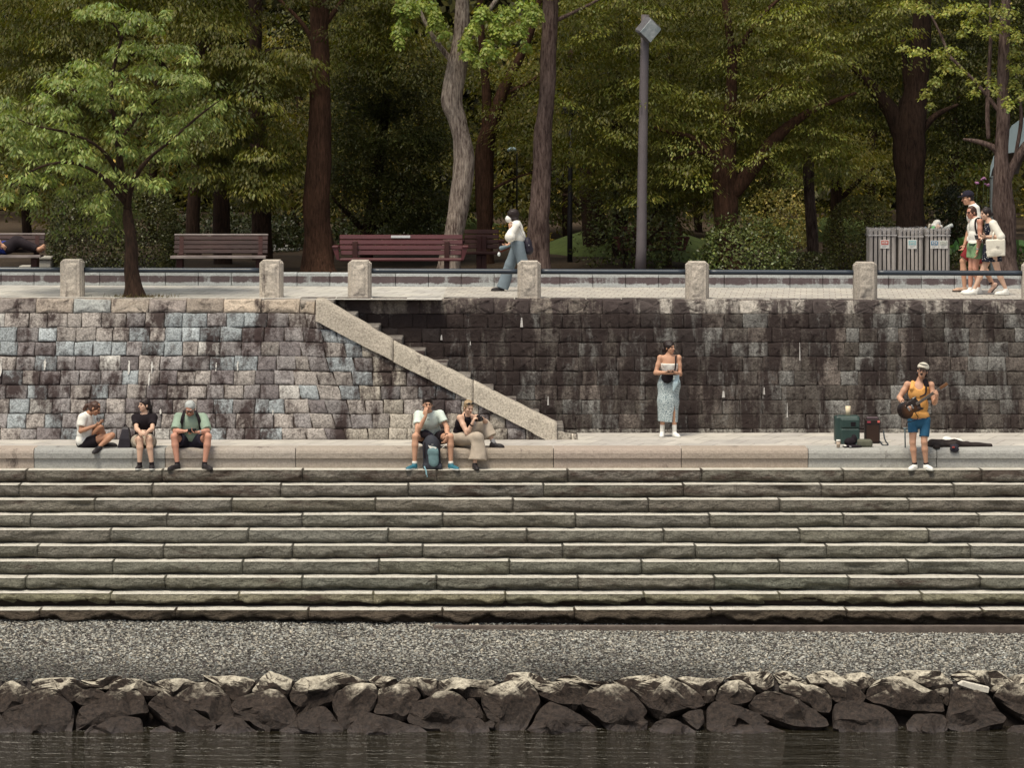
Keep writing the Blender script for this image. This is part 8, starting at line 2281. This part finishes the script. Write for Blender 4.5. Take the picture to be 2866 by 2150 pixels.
def walker_tote():
    Z = ZFp; d = 54.85
    J = dict(head=Z(598, 445, d), neck=Z(640, 540, d), chest=Z(665, 670, d), pelvis=Z(680, 960, d),
             shL=Z(705, 590, d - .13), shR=Z(640, 590, d + .13), elL=Z(800, 770, d - .20), wrL=Z(600, 765, d - .22), elR=Z(640, 780, d + .15), wrR=Z(560, 780, d - .02),
             hipL=Z(700, 990, d - .07), hipR=Z(665, 990, d + .07), knR=Z(550, 1260, d + .05), anR=Z(435, 1505, d + .04), knL=Z(775, 1270, d - .06), anL=Z(880, 1500, d - .06))
    p = Human("person in white cardigan and short dotted skirt walking with a cream tote on the arm", J, (-0.93, -0.32, -0.06), (-0.08, 0, 1), (J['pelvis'][0], d, zp(8)), 0.93, SK_PALE)
    p.torso(0.92); p.arm('L', 0.92); p.arm('R', 0.92); p.leg('L', 0.98); p.leg('R', 0.98); p.head()
    p.hand('L', (-0.9, -0.1, 0.1), (-0.1, 0.5, 0.7), 0.7); p.hand('R', (-0.9, -0.1, 0), (0, 0.3, -0.8), 0.6)
    p.body(); p.face()
    t = NT("dotted_navy"); v = t.coord((1, 1, 1)); vo = t.n("ShaderNodeTexVoronoi"); vo.inputs['Scale'].default_value = 26; t.l(v, vo.inputs['Vector'])
    DOT = t.done(t.mix(t.ramp(vo.outputs['Distance'], 0.20, 0.26, 1, 0), (0.020, 0.022, 0.035), (0.60, 0.58, 0.55)), 0.9, None, 0.15)
    p.top("camisole", DOT, 0.0, 0.012, 0.02, 0.11, noise=(0.003, 15, 4), strap=True)
    q = SDF(0.03); q.rc(J['pelvis'] + [0, 0, 0.08], Z(685, 1120, d), 0.14, 0.195, flat=(0, 1), sq=((0, 1, 0), 0.75)); q.plane(J['pelvis'] + [0, 0, 0.12], (0, 0, 1)); p.part("skirt", q, DOT, noise=(0.010, 15, 4))
    q = SDF(0.03); A = p.tA; q.ell(J['chest'] + [0.03, 0.02, -0.02], (0.185, 0.135, 0.21), A)
    for sd in 'LR': q.rc(J['sh' + sd], J['el' + sd], 0.075, 0.082)
    q.rc(J['elL'], J['elL'] + (J['wrL'] - J['elL']) * 0.18, 0.078, 0.066, flat=(0, 1)); q.ell(J['chest'] + [-0.15, -0.10, 0.0], (0.12, 0.12, 0.3), sub=True); q.ell(J['neck'], (0.075, 0.075, 0.06), sub=True); q.plane(J['pelvis'] + [0, 0, 0.10], (0, 0, -1))
    p.part("cardigan", q, cloth("cream_knit", (0.74, 0.71, 0.62)), noise=(0.007, 14, 4))
    p.haircap(H_DARK, fringe=0.03, low=-0.01, vol=1.03, bun=[((0, -0.12, -0.02), (0.045, 0.04, 0.045))])
    m = MB(); m.obox(p.H(0, 0.0, 0.132), (0.03, 0.012, 0.008), p.ax, bev=0.003); m.build("hair_clip", METAL, p.root)
    p.shoe('R', (-0.98, -0.1, 0), SHOE_WH, 0.27, SOLE_WH, z=zp(8) + 0.004); p.shoe('L', (-0.95, -0.1, -0.2), SHOE_WH, 0.27, SOLE_WH, z=zp(8) + 0.004)
    tb = thing("tote_bag", "large cream cloth tote bag hanging from the arm of the person in cardigan", "tote bag", Z(735, 1050, d - .2))
    q = SDF(0.04); c = Z(740, 925, d - .24)
    Ab = np.array([nrm([1, -0.05, 0.06]), nrm([0.05, 1, 0]), nrm([-0.06, 0, 1])])
    q.box(c, (0.172, 0.042, 0.162), Ab, rnd=0.03); q.ell(c - [0, 0, 0.07], (0.182, 0.055, 0.10), Ab, k=0.08)
    sdf_obj("bag_body", q, 0.010, cloth("cream_canvas", (0.72, 0.68, 0.58)), tb, (0.010, 8, 3))
    for x in (690, 790): ribbon("handle", [Z(x, 800, d - .26), Z(x + 10, 740, d - .27), Z(x + 20, 700, d - .2), Z(x + 15, 760, d - .1)], 0.025, 0.005, cloth("cream_tape", (0.66, 0.62, 0.53)), tb)
    m = MB()
    for k, w in enumerate((0.030, 0.024)): m.obox(c + [0.03, -0.0465, 0.03 - 0.03 * k], (w, 0.0015, 0.004), Ab)
    m.build("faint_print", M("print_grey", (0.40, 0.36, 0.32), 0.8), tb)
    phone(Z(470, 775, d - .24), np.array([nrm([1, 0.2, 0]), nrm([0, -0.5, 0.85]), nrm([0, 0.85, 0.5])]), "dark phone in the hand of the cardigan wearer", (0.035, 0.0045, 0.07))
walker_tote()

# ---- sleeper on the left bench
def sleeper():
    Z = ZGp; d = 58.30
    zs = ZG + 0.0 + 0.43 + 0.02
    def q_(x, y, dd=d): return Z(x, y, dd)
    J = dict(head=q_(-330, 270), neck=q_(-240, 290), chest=q_(-130, 300), pelvis=q_(110, 290), shL=q_(-190, 270, d - .15), shR=q_(-190, 270, d + .17), elL=q_(-30, 190, d - .2), wrL=q_(20, 240, d - .2), elR=q_(-60, 320, d + .2), wrR=q_(60, 300, d + .15),
             hipL=q_(130, 290, d - .08), hipR=q_(130, 290, d + .09), knL=q_(250, 190, d - .08), knR=q_(290, 200, d + .10), anL=q_(590, 320, d - .09), anR=q_(600, 335, d + .08))
    p = Human("person lying asleep on the left edge bench in dark trousers and bright blue top, barefoot", J, (0, -0.3, 0.95), (-1, 0, 0.1), (J['pelvis'][0], d, ZG), 0.98, SK_MID)
    A0 = p.B
    p.torso(0.95); p.arm('L', 0.95); p.arm('R', 0.95); p.leg('L', 0.95); p.leg('R', 0.95); p.head()
    for sd in 'LR':
        a = J['an' + sd]; p.B.rc(a, a + np.array([0.10, -0.02, 0.03]), 0.036, 0.034); p.B.rc(a + np.array([0.03, 0, 0]), a + np.array([0.11, -0.03, 0.075]), 0.036, 0.026)
    p.hand('L', (0.6, -0.1, -0.6), (0, 0.9, 0), 0.5); p.hand('R', (0.9, 0, -0.1), (0, 0.2, -0.9), 0.5)
    p.body(); p.face()
    p.top("blue_top", ROYAL, 0.6, 0.025, 0.0, 0.07, noise=(0.006, 14, 3))
    q = SDF(0.04); q.ell(J['pelvis'], (0.15, 0.17, 0.125)); 
    for sd in 'LR': q.rc(J['hip' + sd], J['kn' + sd], 0.115, 0.105); q.rc(J['kn' + sd], J['an' + sd] + (J['kn' + sd] - J['an' + sd]) * 0.08, 0.105, 0.070, flat=(0, 1))
    p.part("trousers", q, M("dusk_cloth", (0.020, 0.014, 0.018), 0.9), noise=(0.009, 12, 3))
    p.haircap(H_DARK)
sleeper()
